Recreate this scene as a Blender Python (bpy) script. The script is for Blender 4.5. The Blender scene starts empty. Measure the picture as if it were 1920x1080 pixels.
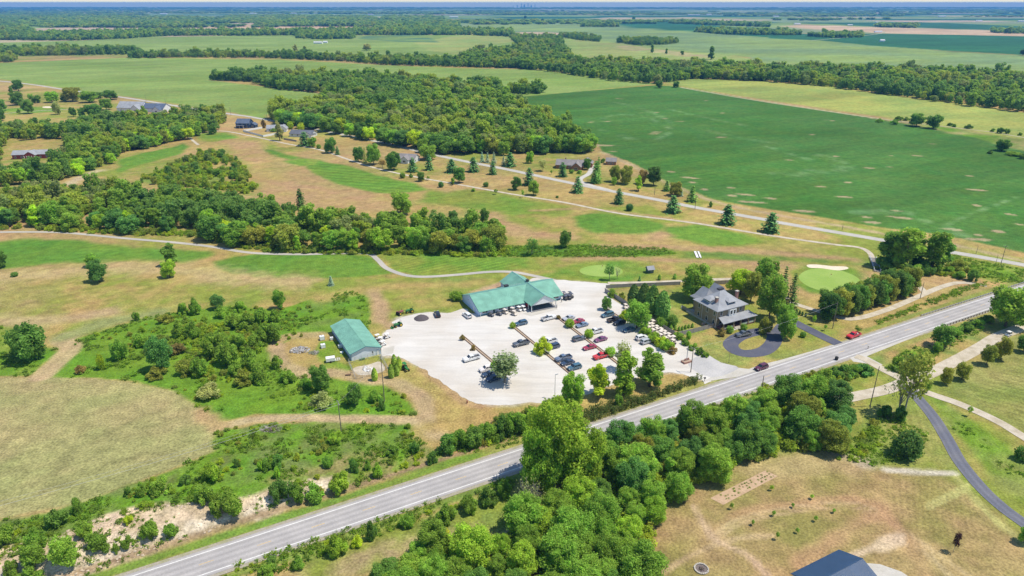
import bpy, bmesh, math, random
import numpy as np
from mathutils import Vector, Matrix

# ------------------------------------------------------------------ camera, sky, sun, exposure
scene = bpy.context.scene
CH = 113.0                              # camera height over the lot, metres
PITCH = math.radians(22.67)
FPX = 1280.0                            # focal length in pixels of the 1920 px photograph
SP, CP = math.sin(PITCH), math.cos(PITCH)
cam_data = bpy.data.cameras.new('camera'); cam = bpy.data.objects.new('camera', cam_data)
scene.collection.objects.link(cam)
cam.location = (0, 0, CH); cam.rotation_euler = (math.pi/2 - PITCH, 0, 0)
cam_data.sensor_width = 36; cam_data.lens = 24; cam_data.clip_start = 1; cam_data.clip_end = 80000
scene.camera = cam

SUN_EL = math.radians(65)
SUN_DIR = Vector((math.cos(SUN_EL)*0.996, math.cos(SUN_EL)*-0.09, math.sin(SUN_EL)))   # towards the sun
world = bpy.data.worlds.new('World'); scene.world = world; world.use_nodes = True
wn = world.node_tree.nodes; wl = world.node_tree.links
sky = wn.new('ShaderNodeTexSky'); sky.sky_type = 'NISHITA'; sky.sun_disc = False
sky.sun_elevation = SUN_EL; sky.sun_rotation = math.atan2(SUN_DIR.x, SUN_DIR.y)
sky.altitude = 250; sky.air_density = 1.0; sky.dust_density = 0.2; sky.ozone_density = 2.0
bg = wn['Background']; bg.inputs['Strength'].default_value = 0.135
tn = wn.new('ShaderNodeMix'); tn.data_type = 'RGBA'; tn.blend_type = 'MULTIPLY'; tn.inputs[0].default_value = 1; tn.inputs[7].default_value = (.92, .99, 1.06, 1)   # clear summer blue over the whole dome
wl.new(sky.outputs[0], tn.inputs[6]); wl.new(tn.outputs[2], bg.inputs[0])
sun_data = bpy.data.lights.new('sun', 'SUN'); sun_data.energy = 4.6; sun_data.angle = math.radians(0.53)
sun_data.color = (1.0, 0.93, 0.80)
sun = bpy.data.objects.new('sun', sun_data); scene.collection.objects.link(sun)
sun.rotation_euler = SUN_DIR.to_track_quat('Z', 'Y').to_euler()
scene.view_settings.view_transform = 'Standard'; scene.view_settings.look = 'None'
scene.view_settings.exposure = 0.10; scene.view_settings.gamma = 1.0
scene.render.resolution_x = 1024; scene.render.resolution_y = 576
scene.cycles.max_bounces = 6; scene.cycles.transparent_max_bounces = 8
scene.cycles.volume_bounces = 0

COL = scene.collection
rng = np.random.default_rng(7)
random.seed(7)

# ------------------------------------------------------------------ terrain height and pixel -> place
HW_A = np.array([-45.0, 126.3]); HW_D = np.array([0.0, 0.0])      # set below, highway axis

def unproj(px, py, z=0.0):
    u = (px-960)/FPX; v = (540-py)/FPX
    dz = v*CP - SP; t = (z-CH)/dz
    return np.array([u*t, (v*SP + CP)*t])
_a, _b = unproj(495, 1019), unproj(1620, 645.5)
HW_A = _a; HW_D = (_b-_a)/np.linalg.norm(_b-_a); HW_N = np.array([-HW_D[1], HW_D[0]])
def sstep(a, b, x):
    t = np.clip((x-a)/(b-a), 0, 1); return t*t*(3-2*t)
def HGT(x, y):
    """ground height: the road cut on the near left, flat elsewhere"""
    rx = x-HW_A[0]; ry = y-HW_A[1]
    s = rx*HW_D[0]+ry*HW_D[1]; d = rx*HW_N[0]+ry*HW_N[1]
    rise = sstep(7.5, 17, d)*3.4*(1-sstep(26, 75, d))
    return rise*(1-sstep(-5, 45, s)) - 0.5*np.exp(-((d+9)/3.0)**2)*(1-sstep(20, 60, s))
def P(px, py):
    z = 0.0
    for _ in range(12):
        p = unproj(px, py, z); z = float(HGT(p[0], p[1]))
    return p
def P3(px, py):
    p = P(px, py); return Vector((p[0], p[1], float(HGT(p[0], p[1]))))
def depth(p, z=0.0):
    return p[1]*CP + (CH-z)*SP
def HT(px, pyb, pyt):
    """height of an upright thing whose foot is at row pyb and whose top is at row pyt"""
    p = P(px, pyb); v = (540-pyt)/FPX; z0 = float(HGT(p[0], p[1]))
    return CH + p[1]*(v*CP-SP)/(CP+v*SP) - z0
def MPP(px, py):
    return depth(P(px, py))/FPX        # metres per photo pixel across the view

# ------------------------------------------------------------------ noise
def _hash(ix, iy, seed):
    n = (ix.astype(np.int64)*374761393 + iy.astype(np.int64)*668265263 + seed*1442695041) & 0xffffffff
    n = ((n ^ (n >> 13))*1274126177) & 0xffffffff
    return ((n ^ (n >> 16)) & 0xffff)/65535.0
def vnoise(x, y, scale, seed=0):
    x = x/scale; y = y/scale; ix = np.floor(x); iy = np.floor(y); fx = x-ix; fy = y-iy
    fx = fx*fx*(3-2*fx); fy = fy*fy*(3-2*fy)
    a = _hash(ix, iy, seed); b = _hash(ix+1, iy, seed); c = _hash(ix, iy+1, seed); d = _hash(ix+1, iy+1, seed)
    return (a*(1-fx)+b*fx)*(1-fy) + (c*(1-fx)+d*fx)*fy
def fbm(x, y, scale, seed=0, oct=4):
    s = 0; a = 1; t = 0
    for k in range(oct):
        s = s + a*vnoise(x+k*17.3, y-k*9.1, scale/2**k, seed+k); t += a; a *= 0.55
    return s/t                       # 0..1

# ------------------------------------------------------------------ polygons
def inside_sd(poly, x, y):
    """signed distance, negative inside"""
    d2 = np.full(x.shape, 1e18); ins = np.zeros(x.shape, bool); n = len(poly)
    for i in range(n):
        ax, ay = poly[i]; bx, by = poly[(i+1) % n]; ex, ey = bx-ax, by-ay
        wx, wy = x-ax, y-ay
        t = np.clip((wx*ex+wy*ey)/max(ex*ex+ey*ey, 1e-9), 0, 1)
        d2 = np.minimum(d2, (wx-ex*t)**2+(wy-ey*t)**2)
        c = ((ay <= y) & (by > y)) | ((by <= y) & (ay > y))
        if abs(ey) > 1e-9:
            ins ^= c & (wx < ex*(wy/ey))
    d = np.sqrt(d2); return np.where(ins, -d, d)
def line_d(pts, x, y):
    d2 = np.full(x.shape, 1e18)
    for (ax, ay), (bx, by) in zip(pts[:-1], pts[1:]):
        ex, ey = bx-ax, by-ay; wx, wy = x-ax, y-ay
        t = np.clip((wx*ex+wy*ey)/max(ex*ex+ey*ey, 1e-9), 0, 1)
        d2 = np.minimum(d2, (wx-ex*t)**2+(wy-ey*t)**2)
    return np.sqrt(d2)
def smooth(pts, n=6, closed=False):
    """Catmull-Rom through 2D points"""
    pts = [np.array(p, float) for p in pts]; out = []
    N = len(pts); rngi = range(N) if closed else range(N-1)
    for i in rngi:
        p1, p2 = pts[i], pts[(i+1) % N]
        p0 = pts[i-1] if (closed or i > 0) else 2*p1-p2
        p3 = pts[(i+2) % N] if (closed or i+2 < N) else 2*p2-p1
        for k in range(n):
            t = k/n
            out.append(0.5*((2*p1)+(-p0+p2)*t+(2*p0-5*p1+4*p2-p3)*t*t+(-p0+3*p1-3*p2+p3)*t**3))
    if not closed: out.append(pts[-1])
    return out
def PX(pts, n=0, closed=True):
    w = [P(*p) for p in pts]
    return smooth(w, n, closed) if n else w
def ell(cx, cy, rx, ry, n=28, wob=0.0, seed=0):
    r = random.Random(seed); ph = [r.uniform(0, 6.28) for _ in range(3)]
    return [(cx+rx*math.cos(a)*(1+wob*math.sin(2*a+ph[0])+wob*.6*math.sin(3*a+ph[1])),
             cy+ry*math.sin(a)*(1+wob*math.sin(2*a+ph[0])+wob*.6*math.sin(3*a+ph[1]))) for a in [2*math.pi*k/n for k in range(n)]]

# ------------------------------------------------------------------ materials
def mat(name):
    m = bpy.data.materials.new(name); m.use_nodes = True
    return m, m.node_tree.nodes, m.node_tree.links
MATS = {}
def plain(name, col, rough=0.6, metal=0.0, vary=0.12, scale=3.0, spec=0.4, bump=0.0):
    """paint, metal, wood: a colour with fine uneven wear"""
    if name in MATS: return MATS[name]
    m, n, l = mat(name); b = n['Principled BSDF']
    tc = n.new('ShaderNodeTexCoord'); nz = n.new('ShaderNodeTexNoise')
    nz.inputs['Scale'].default_value = scale; nz.inputs['Detail'].default_value = 4
    mp = n.new('ShaderNodeMapRange'); mp.inputs[1].default_value = .3; mp.inputs[2].default_value = .7
    mp.inputs[3].default_value = 1-vary; mp.inputs[4].default_value = 1+vary
    mx = n.new('ShaderNodeMix'); mx.data_type = 'RGBA'; mx.blend_type = 'MULTIPLY'; mx.inputs[0].default_value = 1
    mx.inputs[6].default_value = (*col, 1)
    l.new(tc.outputs['Object'], nz.inputs['Vector']); l.new(nz.outputs['Fac'], mp.inputs[0])
    l.new(mp.outputs[0], mx.inputs[7]); l.new(mx.outputs[2], b.inputs['Base Color'])
    b.inputs['Roughness'].default_value = rough; b.inputs['Metallic'].default_value = metal
    b.inputs['Specular IOR Level'].default_value = spec
    if bump:
        bp = n.new('ShaderNodeBump'); bp.inputs['Strength'].default_value = bump; bp.inputs['Distance'].default_value = .05
        l.new(nz.outputs['Fac'], bp.inputs['Height']); l.new(bp.outputs[0], b.inputs['Normal'])
    MATS[name] = m; return m

# ------------------------------------------------------------------ mesh helpers
def tag(o, label=None, cat=None, group=None, kind=None):
    if label: o['label'] = label
    if cat: o['category'] = cat
    if group: o['group'] = group
    if kind: o['kind'] = kind
    return o
def mk(name, verts, faces, m=None, parent=None, smooth_=False):
    me = bpy.data.meshes.new(name); me.from_pydata([tuple(v) for v in verts], [], faces); me.update()
    return link(name, me, m, parent, smooth_)
def link(name, me, m=None, parent=None, smooth_=False):
    if m is not None and not me.materials: me.materials.append(m)
    if smooth_: me.polygons.foreach_set('use_smooth', [True]*len(me.polygons))
    o = bpy.data.objects.new(name, me); COL.objects.link(o)
    if parent is not None: o.parent = parent; KID.setdefault(parent, []).append(o)
    return o
KID = {}
def empty(name, loc=(0, 0, 0), rz=0.0, sc=1.0):
    e = bpy.data.objects.new(name, None); COL.objects.link(e); e.empty_display_size = .5
    e.location = loc; e.rotation_euler = (0, 0, rz)
    e.scale = (sc, sc, sc) if not isinstance(sc, (tuple, list)) else sc
    return e
def npmesh(name, v, f, mats=()):
    """fast mesh from arrays; f is (n,3) or (n,4)"""
    me = bpy.data.meshes.new(name); k = f.shape[1]
    me.vertices.add(len(v)); me.vertices.foreach_set('co', np.asarray(v, np.float32).ravel())
    me.loops.add(f.size); me.loops.foreach_set('vertex_index', f.astype(np.int32).ravel())
    me.polygons.add(len(f)); me.polygons.foreach_set('loop_start', np.arange(0, f.size, k, dtype=np.int32))
    me.polygons.foreach_set('loop_total', np.full(len(f), k, np.int32))
    for m in mats: me.materials.append(m)
    me.update(calc_edges=True); return me
class MB:
    """collects boxes, prisms and tubes into one mesh"""
    def __init__(s): s.v = []; s.f = []; s.mi = []
    def add(s, v, f, mi=0):
        k = len(s.v); s.v += [tuple(p) for p in v]; s.f += [tuple(i+k for i in q) for q in f]; s.mi += [mi]*len(f); return s
    def box(s, x0, x1, y0, y1, z0, z1, mi=0, M=None):
        v = [Vector((x, y, z)) for z in (z0, z1) for y in (y0, y1) for x in (x0, x1)]
        if M is not None: v = [M @ p for p in v]
        return s.add(v, [(0, 2, 3, 1), (4, 5, 7, 6), (0, 1, 5, 4), (2, 6, 7, 3), (0, 4, 6, 2), (1, 3, 7, 5)], mi)
    def cbox(s, c, d, mi=0, M=None):
        return s.box(c[0]-d[0]/2, c[0]+d[0]/2, c[1]-d[1]/2, c[1]+d[1]/2, c[2]-d[2]/2, c[2]+d[2]/2, mi, M)
    def tube(s, p, q, r, n=6, r2=None, mi=0):
        p = Vector(p); q = Vector(q); r2 = r if r2 is None else r2
        a = (q-p).normalized(); t = a.orthogonal().normalized(); b = a.cross(t)
        v = [c+(t*math.cos(2*math.pi*k/n)+b*math.sin(2*math.pi*k/n))*rr for c, rr in ((p, r), (q, r2)) for k in range(n)]
        f = [(k, (k+1) % n, n+(k+1) % n, n+k) for k in range(n)]+[tuple(range(n-1, -1, -1)), tuple(range(n, 2*n))]
        return s.add(v, f, mi)
    def prism(s, poly, axis, a, b, mi=0):
        """poly: 2D outline; axis x: (y,z) outline swept a..b along x; y: (x,z); z: (x,y)"""
        def pt(p, t): return {'x': (t, p[0], p[1]), 'y': (p[0], t, p[1]), 'z': (p[0], p[1], t)}[axis]
        n = len(poly); v = [pt(p, a) for p in poly]+[pt(p, b) for p in poly]
        f = [(k, (k+1) % n, n+(k+1) % n, n+k) for k in range(n)]+[tuple(range(n-1, -1, -1)), tuple(range(n, 2*n))]
        return s.add(v, f, mi)
    def me(s, name, mats):
        m = bpy.data.meshes.new(name); m.from_pydata(s.v, [], s.f)
        for q in (mats if isinstance(mats, (list, tuple)) else [mats]): m.materials.append(q)
        m.polygons.foreach_set('material_index', s.mi)
        bm = bmesh.new(); bm.from_mesh(m); bmesh.ops.recalc_face_normals(bm, faces=bm.faces); bm.to_mesh(m); bm.free()
        m.update(); return m
    def build(s, name, mats, parent=None, smooth_=False):
        return link(name, s.me(name, mats), None, parent, smooth_)
def clone(root, loc, rz, sc=None, label=None, group=None, color=None):
    """a copy of a thing with copies of its parts and sub-parts (mesh data shared)"""
    made = []
    def cp(o, par):
        c = o.copy(); COL.objects.link(c); c.parent = par; made.append(c)
        for ch in KID.get(o, ()): cp(ch, c)
        return c
    r = cp(root, None); r.location = loc; r.rotation_euler = (0, 0, rz)
    if sc is not None: r.scale = sc if isinstance(sc, (tuple, list)) else (sc, sc, sc)
    if label: r['label'] = label
    if group: r['group'] = group
    if color is not None:
        for ch in made: ch.color = color
    return r
def drop(root):
    """remove a prototype once its copies stand"""
    for ch in KID.get(root, ()): drop(ch)
    bpy.data.objects.remove(root)
# ------------------------------------------------------------------ the ground: one sheet, vertex colour from what grows there and painted field shading
DRY = (.36, .262, .092); PINK = (.375, .245, .12); DULL = (.21, .245, .042); FAIR = (.13, .235, .03)
LUSH = (.12, .235, .018); LUSH2 = (.155, .25, .024); SOY = (.06, .15, .022); CORN = (.185, .265, .055)
CORN2 = (.225, .30, .075); YEL = (.31, .325, .075); STUB = (.335, .282, .125); ROCK = (.60, .46, .32); SOIL = (.40, .30, .19)
WOODF = (.035, .06, .018); DKG = (.03, .115, .045); TANF = (.48, .33, .19); FAIRD = (.10, .205, .025)
REG = [   # outline in photo pixels (placed on the ground), colour, soft edge m, wobble m, second colour, its patch size m
 # mid and far farmland
 ([(-400,120),(0,118),(240,108),(520,112),(720,122),(860,128),(1000,130),(1100,142),(1230,157),(1080,172),(970,182),(900,160),(640,150),(390,150),(640,180),(500,215),(498,226),(440,212),(300,190),(100,163),(0,148),(-400,120)], CORN, 3, 2, CORN2, 90),
 ([(975,182),(1080,172),(1230,160),(1275,163),(1440,192),(1640,222),(1680,228),(1740,240),(1840,260),(1920,282),(2300,360),(2300,560),(1920,474),(1800,447),(1740,437),(1640,425),(1530,405),(1440,392),(1340,374),(1250,340),(1180,303),(1130,285),(1120,270),(1060,240),(1000,208)], SOY, 1.5, 1, (.07,.165,.03), 60),
 ([(1190,143),(1270,145),(1440,153),(1560,163),(1700,183),(1920,211),(2400,270),(2400,350),(1920,262),(1760,235),(1660,220),(1440,188),(1330,170),(1275,160)], YEL, 3, 2, (.24,.30,.07), 70),
 ([(1640,222),(1700,228),(1800,242),(1920,262),(2200,300),(2200,340),(1920,282),(1840,262),(1740,240)], (.30,.25,.10), 4, 5, LUSH, 25),
 ([(-600,104),(0,106),(240,102),(500,101),(690,110),(860,112),(960,92),(975,72),(960,64),(740,66),(480,66),(280,70),(150,76),(0,80),(-600,80)], CORN2, 4, 3, CORN, 160),
 ([(780,80),(860,66),(950,64),(1000,72),(900,88),(860,102),(800,95)], (.29,.31,.085), 8, 10, CORN2, 120),
 ([(690,66),(790,64),(825,80),(740,78),(670,72)], (.10,.19,.085), 4, 3, CORN, 100),
 ([(1040,92),(1080,74),(1130,78),(1230,88),(1330,98),(1400,108),(1440,116),(1300,122),(1180,116),(1060,112)], (.27,.29,.085), 8, 8, CORN2, 90),
 ([(1140,88),(1170,82),(1230,92),(1340,105),(1330,111),(1220,100)], (.36,.29,.14), 8, 10, CORN2, 40),
 ([(900,48),(1100,40),(1440,68),(1560,76),(1780,97),(2400,130),(2400,160),(1920,135),(1700,125),(1440,124),(1400,106),(1270,94),(1150,80),(1060,62),(960,58)], (.175,.255,.10), 4, 4, CORN2, 260),
 ([(1440,72),(1540,76),(1640,86),(1780,95),(1920,103),(2500,128),(2500,88),(1920,68),(1640,63),(1540,65),(1440,60)], DKG, 5, 3, (.035,.14,.05), 200),
 ([(1165,46),(1200,53),(1440,70),(1445,55),(1300,43),(1165,38)], DKG, 5, 3, (.035,.14,.05), 200),
 ([(1460,50),(1640,62),(1920,68),(2500,84),(2500,74),(1640,51),(1500,46)], TANF, 10, 5, (.55,.40,.25), 45),
 ([(375,53),(480,55),(610,56),(700,55),(702,48),(620,46),(480,46),(400,49)], (.52,.33,.20), 12, 15, (.55,.42,.24), 150),
 ([(1110,37),(1440,40),(1445,36),(1300,33),(1110,34)], (.45,.33,.22), 15, 10, CORN2, 200),
 ([(850,43),(960,44),(960,36),(820,38)], DKG, 15, 10, (.05,.15,.06), 300),
 ([(895,50),(960,49),(960,45),(890,46)], CORN2, 15, 10, CORN, 300),
 # golf course and verges
 ([(420,262),(480,266),(505,285),(500,318),(560,345),(620,358),(690,368),(745,378),(740,394),(690,398),(620,384),(540,366),(495,352),(475,318),(440,285)], PINK, 6, 5, DRY, 25),
 ([(565,305),(587,299),(620,305),(670,315),(705,327),(745,337),(780,345),(803,356),(768,361),(735,364),(705,362),(655,350),(620,340),(585,324)], FAIR, 2.5, 2, FAIRD, 35),
 ([(800,352),(835,364),(875,354),(930,356),(960,370),(1010,378),(1060,386),(1080,396),(1060,406),(1000,400),(950,398),(890,392),(830,386),(790,379),(795,366)], FAIR, 4, 4, DULL, 30),
 ([(1073,406),(1110,399),(1160,403),(1220,413),(1252,423),(1230,435),(1180,441),(1120,436),(1080,426)], FAIR, 3, 3, FAIRD, 25),
 ([(1250,425),(1300,421),(1360,430),(1420,445),(1442,456),(1400,463),(1330,463),(1262,447),(1240,436)], FAIR, 3, 3, FAIRD, 25),
 ([(490,278),(520,284),(565,296),(545,300),(505,289)], FAIRD, 3, 3, FAIR, 15),
 ([(530,302),(570,298),(600,300),(590,310),(560,312)], FAIR, 3, 3, DULL, 15),
 ([(370,250),(430,248),(450,258),(400,266),(370,262)], FAIR, 3, 3, DULL, 18),
 ([(215,300),(260,288),(320,276),(345,268),(360,275),(330,292),(280,305),(225,322)], FAIR, 3, 3, FAIRD, 18),
 ([(-80,460),(80,446),(150,451),(250,464),(330,467),(398,471),(402,479),(340,493),(250,489),(200,496),(120,491),(60,501),(-80,507)], FAIR, 3, 3, FAIRD, 20),
 ([(400,490),(440,480),(520,475),(600,476),(660,478),(702,482),(714,500),(737,513),(690,518),(600,521),(500,522),(430,513),(400,501)], FAIR, 1.5, 1.5, FAIRD, 14),
 ([(712,476),(800,474),(900,479),(985,484),(990,500),(940,512),(860,516),(790,517),(745,509),(722,490)], FAIR, 1.5, 1.5, DULL, 12),
 ([(735,528),(860,521),(935,516),(925,523),(800,535)], (.15,.22,.05), 3, 3, DULL, 12),
 ([(1010,520),(1060,500),(1150,487),(1220,494),(1215,512),(1180,526),(1080,526)], FAIR, 3, 3, DULL, 10),
 ([(930,462),(1100,459),(1250,466),(1268,476),(1200,483),(1050,481),(940,482)], LUSH, 1.5, 2, (.06,.13,.018), 7),
 ([(1268,470),(1460,478),(1640,490),(1640,498),(1460,490),(1270,484)], (.13,.21,.04), 2, 2, DULL, 8),
 ([(1480,510),(1510,498),(1590,500),(1630,515),(1625,535),(1580,550),(1520,548),(1490,530)], FAIR, 2, 2, DULL, 10),
 ([(1740,470),(1920,505),(1920,530),(1860,530),(1790,500)], LUSH, 3, 3, DULL, 8),
 ([(0,200),(120,195),(220,205),(260,230),(240,250),(100,250),(0,260),(-100,250),(-100,200)], DULL, 6, 6, DRY, 25),
 ([(0,205),(60,200),(130,202),(110,210),(20,214)], FAIR, 4, 4, DULL, 20),
 ([(-300,165),(0,170),(120,185),(110,195),(0,190),(-300,185)], DULL, 5, 5, DRY, 30),
 ([(245,348),(300,315),(350,296),(400,283),(450,298),(490,345),(480,368),(400,364),(300,356)], (.17,.235,.045), 4, 4, DRY, 14),
 # rough growth round the barn
 ([(92,708),(140,637),(275,595),(337,585),(420,575),(520,580),(600,556),(665,545),(690,560),(697,592),(690,620),(640,620),(600,626),(545,636),(516,655),(528,684),(560,704),(640,712),(720,722),(768,752),(782,778),(640,780),(480,776),(415,790),(370,762),(320,730),(250,716),(180,708)], LUSH, .7, .8, (.13,.23,.022), 12),
 ([(540,590),(600,566),(660,556),(690,585),(640,610),(560,615)], (.14,.205,.04), 3, 4, LUSH, 9),
 ([(-80,606),(30,614),(60,638),(114,660),(55,705),(-80,706)], LUSH, .8, .8, DULL, 9),
 ([(620,668),(660,690),(650,700),(610,690),(590,660),(600,640),(640,640),(655,670)], LUSH, .8, 1, DULL, 5),
 ([(-90,706),(180,709),(250,717),(328,735),(378,764),(412,795),(402,812),(404,846),(300,886),(150,943),(0,972),(-120,1000),(-300,1000),(-300,706)], STUB, .6, .5, (.28,.27,.105), 18),
 ([(-200,1050),(0,972),(100,962),(200,925),(300,888),(402,848),(404,808),(480,795),(640,790),(762,796),(790,832),(830,855),(930,850),(960,838),(700,905),(600,935),(420,990),(300,1030),(150,1080),(0,1130),(-200,1190)], LUSH, 1, 1.4, (.15,.19,.05), 5),
 ([(500,905),(640,862),(780,826),(850,860),(760,890),(640,915),(540,935)], (.24,.21,.08), 2, 2.5, LUSH, 5),
 ([(-200,1100),(0,1028),(100,1008),(200,965),(300,945),(440,936),(560,902),(640,890),(650,905),(580,935),(480,966),(340,1017),(200,1064),(100,1110),(-200,1200)], ROCK, .8, 1.6, (.36,.28,.17), 3.0),
 ([(-200,1130),(0,1062),(120,1035),(240,990),(340,975),(450,955),(560,920),(640,895),(650,905),(580,935),(480,966),(340,1017),(200,1064),(100,1110),(-200,1200)], (.60,.51,.39), 1.2, 2.0, (.38,.31,.21), 1.6),
 ([(712,640),(722,622),(742,612),(735,604),(760,594),(800,586),(850,588),(880,600),(985,570),(1000,522),(1040,524),(1142,533),(1136,548),(1180,578),(1260,630),(1340,676),(1372,690),(1322,718),(1275,700),(1240,700),(1190,708),(1130,728),(1080,745),(1035,752),(960,758),(905,757),(880,752),(830,718),(790,690),(745,668),(718,668)], (.50,.45,.38), 1.6, 2.2, (.42,.35,.24), 4),
 # south of the highway
 ([(560,1040),(700,990),(860,940),(965,895),(975,990),(800,1020),(640,1080),(560,1120)], DULL, 2, 2, (.15,.21,.05), 8),
 ([(560,1075),(700,1025),(830,985),(900,985),(880,1010),(760,1040),(680,1090)], (.33,.25,.13), 2, 3, DULL, 6),
 ([(1180,1080),(1240,960),(1300,900),(1420,860),(1560,850),(1640,870),(1760,880),(1900,990),(2000,1100),(1180,1200)], (.335,.235,.105), 3, 3, (.24,.205,.065), 9),
 ([(1580,860),(1570,838),(1640,780),(1680,770),(1740,810),(1740,850),(1640,880)], (.16,.23,.04), 2, 3, (.22,.24,.05), 6),
 ([(1620,770),(1700,745),(1720,740),(1800,860),(1790,880),(1740,858),(1700,872),(1650,830)], (.27,.26,.075), 2, 2, (.20,.24,.05), 5),
 ([(1735,740),(1760,745),(1850,810),(1920,855),(2000,900),(2000,1000),(1920,945),(1850,890),(1790,810)], (.21,.24,.06), 2, 2, LUSH2, 7),
 ([(1760,735),(1870,640),(1920,620),(2100,560),(2100,900),(1920,820)], (.27,.25,.08), 3, 3, (.19,.22,.05), 14),
 ([(1600,660),(1700,660),(1860,600),(1920,580),(2000,580),(1880,630),(1760,690),(1680,700),(1630,680)], (.18,.23,.055), 2, 2, DRY, 9),
 ([(1720,640),(1760,625),(1830,600),(1860,600),(1780,640),(1740,660),(1700,665)], DRY, 2, 2, PINK, 6),
 ([(1655,690),(1690,660),(1760,650),(1770,660),(1720,690),(1680,705)], LUSH, 1.5, 2, DULL, 5),
 # round the lot and the house
 ([(1260,640),(1330,618),(1400,650),(1460,668),(1560,640),(1600,640),(1480,690),(1380,690),(1330,672)], (.22,.25,.06), 2, 2, DRY, 6),
 ([(1240,560),(1290,590),(1320,620),(1260,635),(1200,600),(1225,570)], (.19,.26,.05), 1.5, 1.5, DRY, 6),
 ([(1140,545),(1200,540),(1260,545),(1240,570),(1200,590),(1165,570)], (.21,.23,.06), 1.5, 2, DRY, 5),
 ([(1465,690),(1610,640),(1700,600),(1720,600),(1600,660),(1480,705)], FAIR, 1, 1, DULL, 4),
]
def w(px): return PX(px)
STROKE = [  # polyline px, width m, colour, soft
 ([(80,704),(110,676),(132,652),(118,637),(128,630)], 7.5, (.42,.31,.17), .8),
 ([(405,802),(440,794),(480,786),(560,783),(640,785),(700,786),(770,788),(800,800)], 4.2, (.42,.32,.18), 1.0),
 ([(378,772),(392,790),(410,800)], 6.0, PINK, 2),
 ([(516,655),(522,640),(550,630),(600,628)], 5.0, (.37,.27,.13), 1),
 ([(520,650),(524,672),(545,690),(585,704),(640,700),(690,712),(740,716),(790,745),(800,790),(820,815)], 5.5, (.38,.28,.15), 1.3),
 ([(700,545),(712,575),(716,600),(735,612)], 6, (.38,.265,.14), 2),
 ([(790,690),(830,722),(870,752),(900,762)], 3.2, PINK, .8),
 ([(800,800),(900,785),(1000,770),(1080,765),(1180,745),(1300,705)], 5, DRY, 2.5),
 ([(1340,1000),(1380,965),(1450,950),(1540,938),(1600,935),(1650,950),(1680,985)], 2.6, PINK, 1.0),
 ([(1330,1010),(1380,975),(1450,957),(1540,944),(1600,942),(1640,955)], .9, (.44,.32,.17), .5), ([(1330,1022),(1385,984),(1450,966),(1540,953),(1600,951),(1640,964)], .9, (.44,.32,.17), .5), ([(1240,1075),(1300,1040),(1380,1010),(1450,1005)], 1.2, (.43,.31,.17), .6), ([(1690,1010),(1740,1040),(1790,1090)], 1.3, (.42,.31,.17), .7), ([(1680,985),(1760,1040),(1830,1090)], 1.2, (.42,.31,.16), .7), ([(1790,890),(1850,960),(1920,1020)], 1.6, (.36,.33,.12), .7), ([(1740,955),(1800,925),(1830,910)], .7, (.40,.37,.14), .4), ([(1735,948),(1795,918),(1825,903)], .7, (.40,.37,.14), .4),
 ([(1420,880),(1500,865),(1580,870)], 9, (.36,.27,.13), 4),
 ([(1500,1060),(1580,1000),(1650,970),(1690,1000),(1720,1050),(1750,1090)], 3.4, PINK, 1.6),
 ([(1300,950),(1340,1010),(1400,1040),(1440,1080)], 1.4, (.45,.32,.2), .6),
 ([(1650,1030),(1690,1015)], 2.0, (.52,.40,.26), .6), ([(1600,1042),(1640,1026),(1660,1014),(1690,1004)], 2.2, (.52,.40,.26), .6),
 ([(1660,880),(1720,885),(1790,888)], 2.0, (.5,.45,.36), .6),
 ([(1570,845),(1600,855),(1620,870)], 5, (.42,.34,.24), 2),
 ([(960,1000),(985,994)], 4, (.5,.42,.32), 1.0),
 ([(1060,486),(1150,484),(1250,488),(1380,492),(1480,500)], 5, PINK, 3),
 ([(1120,462),(1240,463),(1380,470),(1500,478),(1600,486)], 6, PINK, 3.5),
 ([(960,430),(1000,440),(1060,444)], 12, PINK, 6), ([(900,400),(960,425),(970,440)], 10, PINK, 5),
 ([(1225,447),(1240,440)], 10, PINK, 4),
 ([(600,560),(700,540),(800,535),(900,532)], 8, DRY, 5),
 ([(895,548),(940,535)], 6, (.43,.28,.18), 2),
 ([(0,520),(80,515),(180,505),(330,505),(460,525),(560,528)], 14, (.40,.30,.14), 8),
 ([(0,600),(60,605),(110,600),(200,585)], 9, (.40,.30,.15), 4),
 ([(120,632),(200,605),(300,585)], 8, (.23,.25,.09), 3),
 ([(1640,520),(1720,540),(1740,530),(1800,525)], 12, PINK, 5),
 ([(1000,395),(1100,392),(1200,402),(1330,420)], 3, PINK, 2),
 ([(1128,285),(1180,308),(1250,343),(1340,378),(1440,400),(1600,428),(1700,447),(1800,462),(1920,490)], 4, (.38,.29,.16), 2),
 ([(1275,163),(1440,190),(1640,222)], 3, (.42,.38,.2), 1),
 ([(130,345),(160,328),(185,320)], 8, (.45,.36,.22), 3),
]
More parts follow.
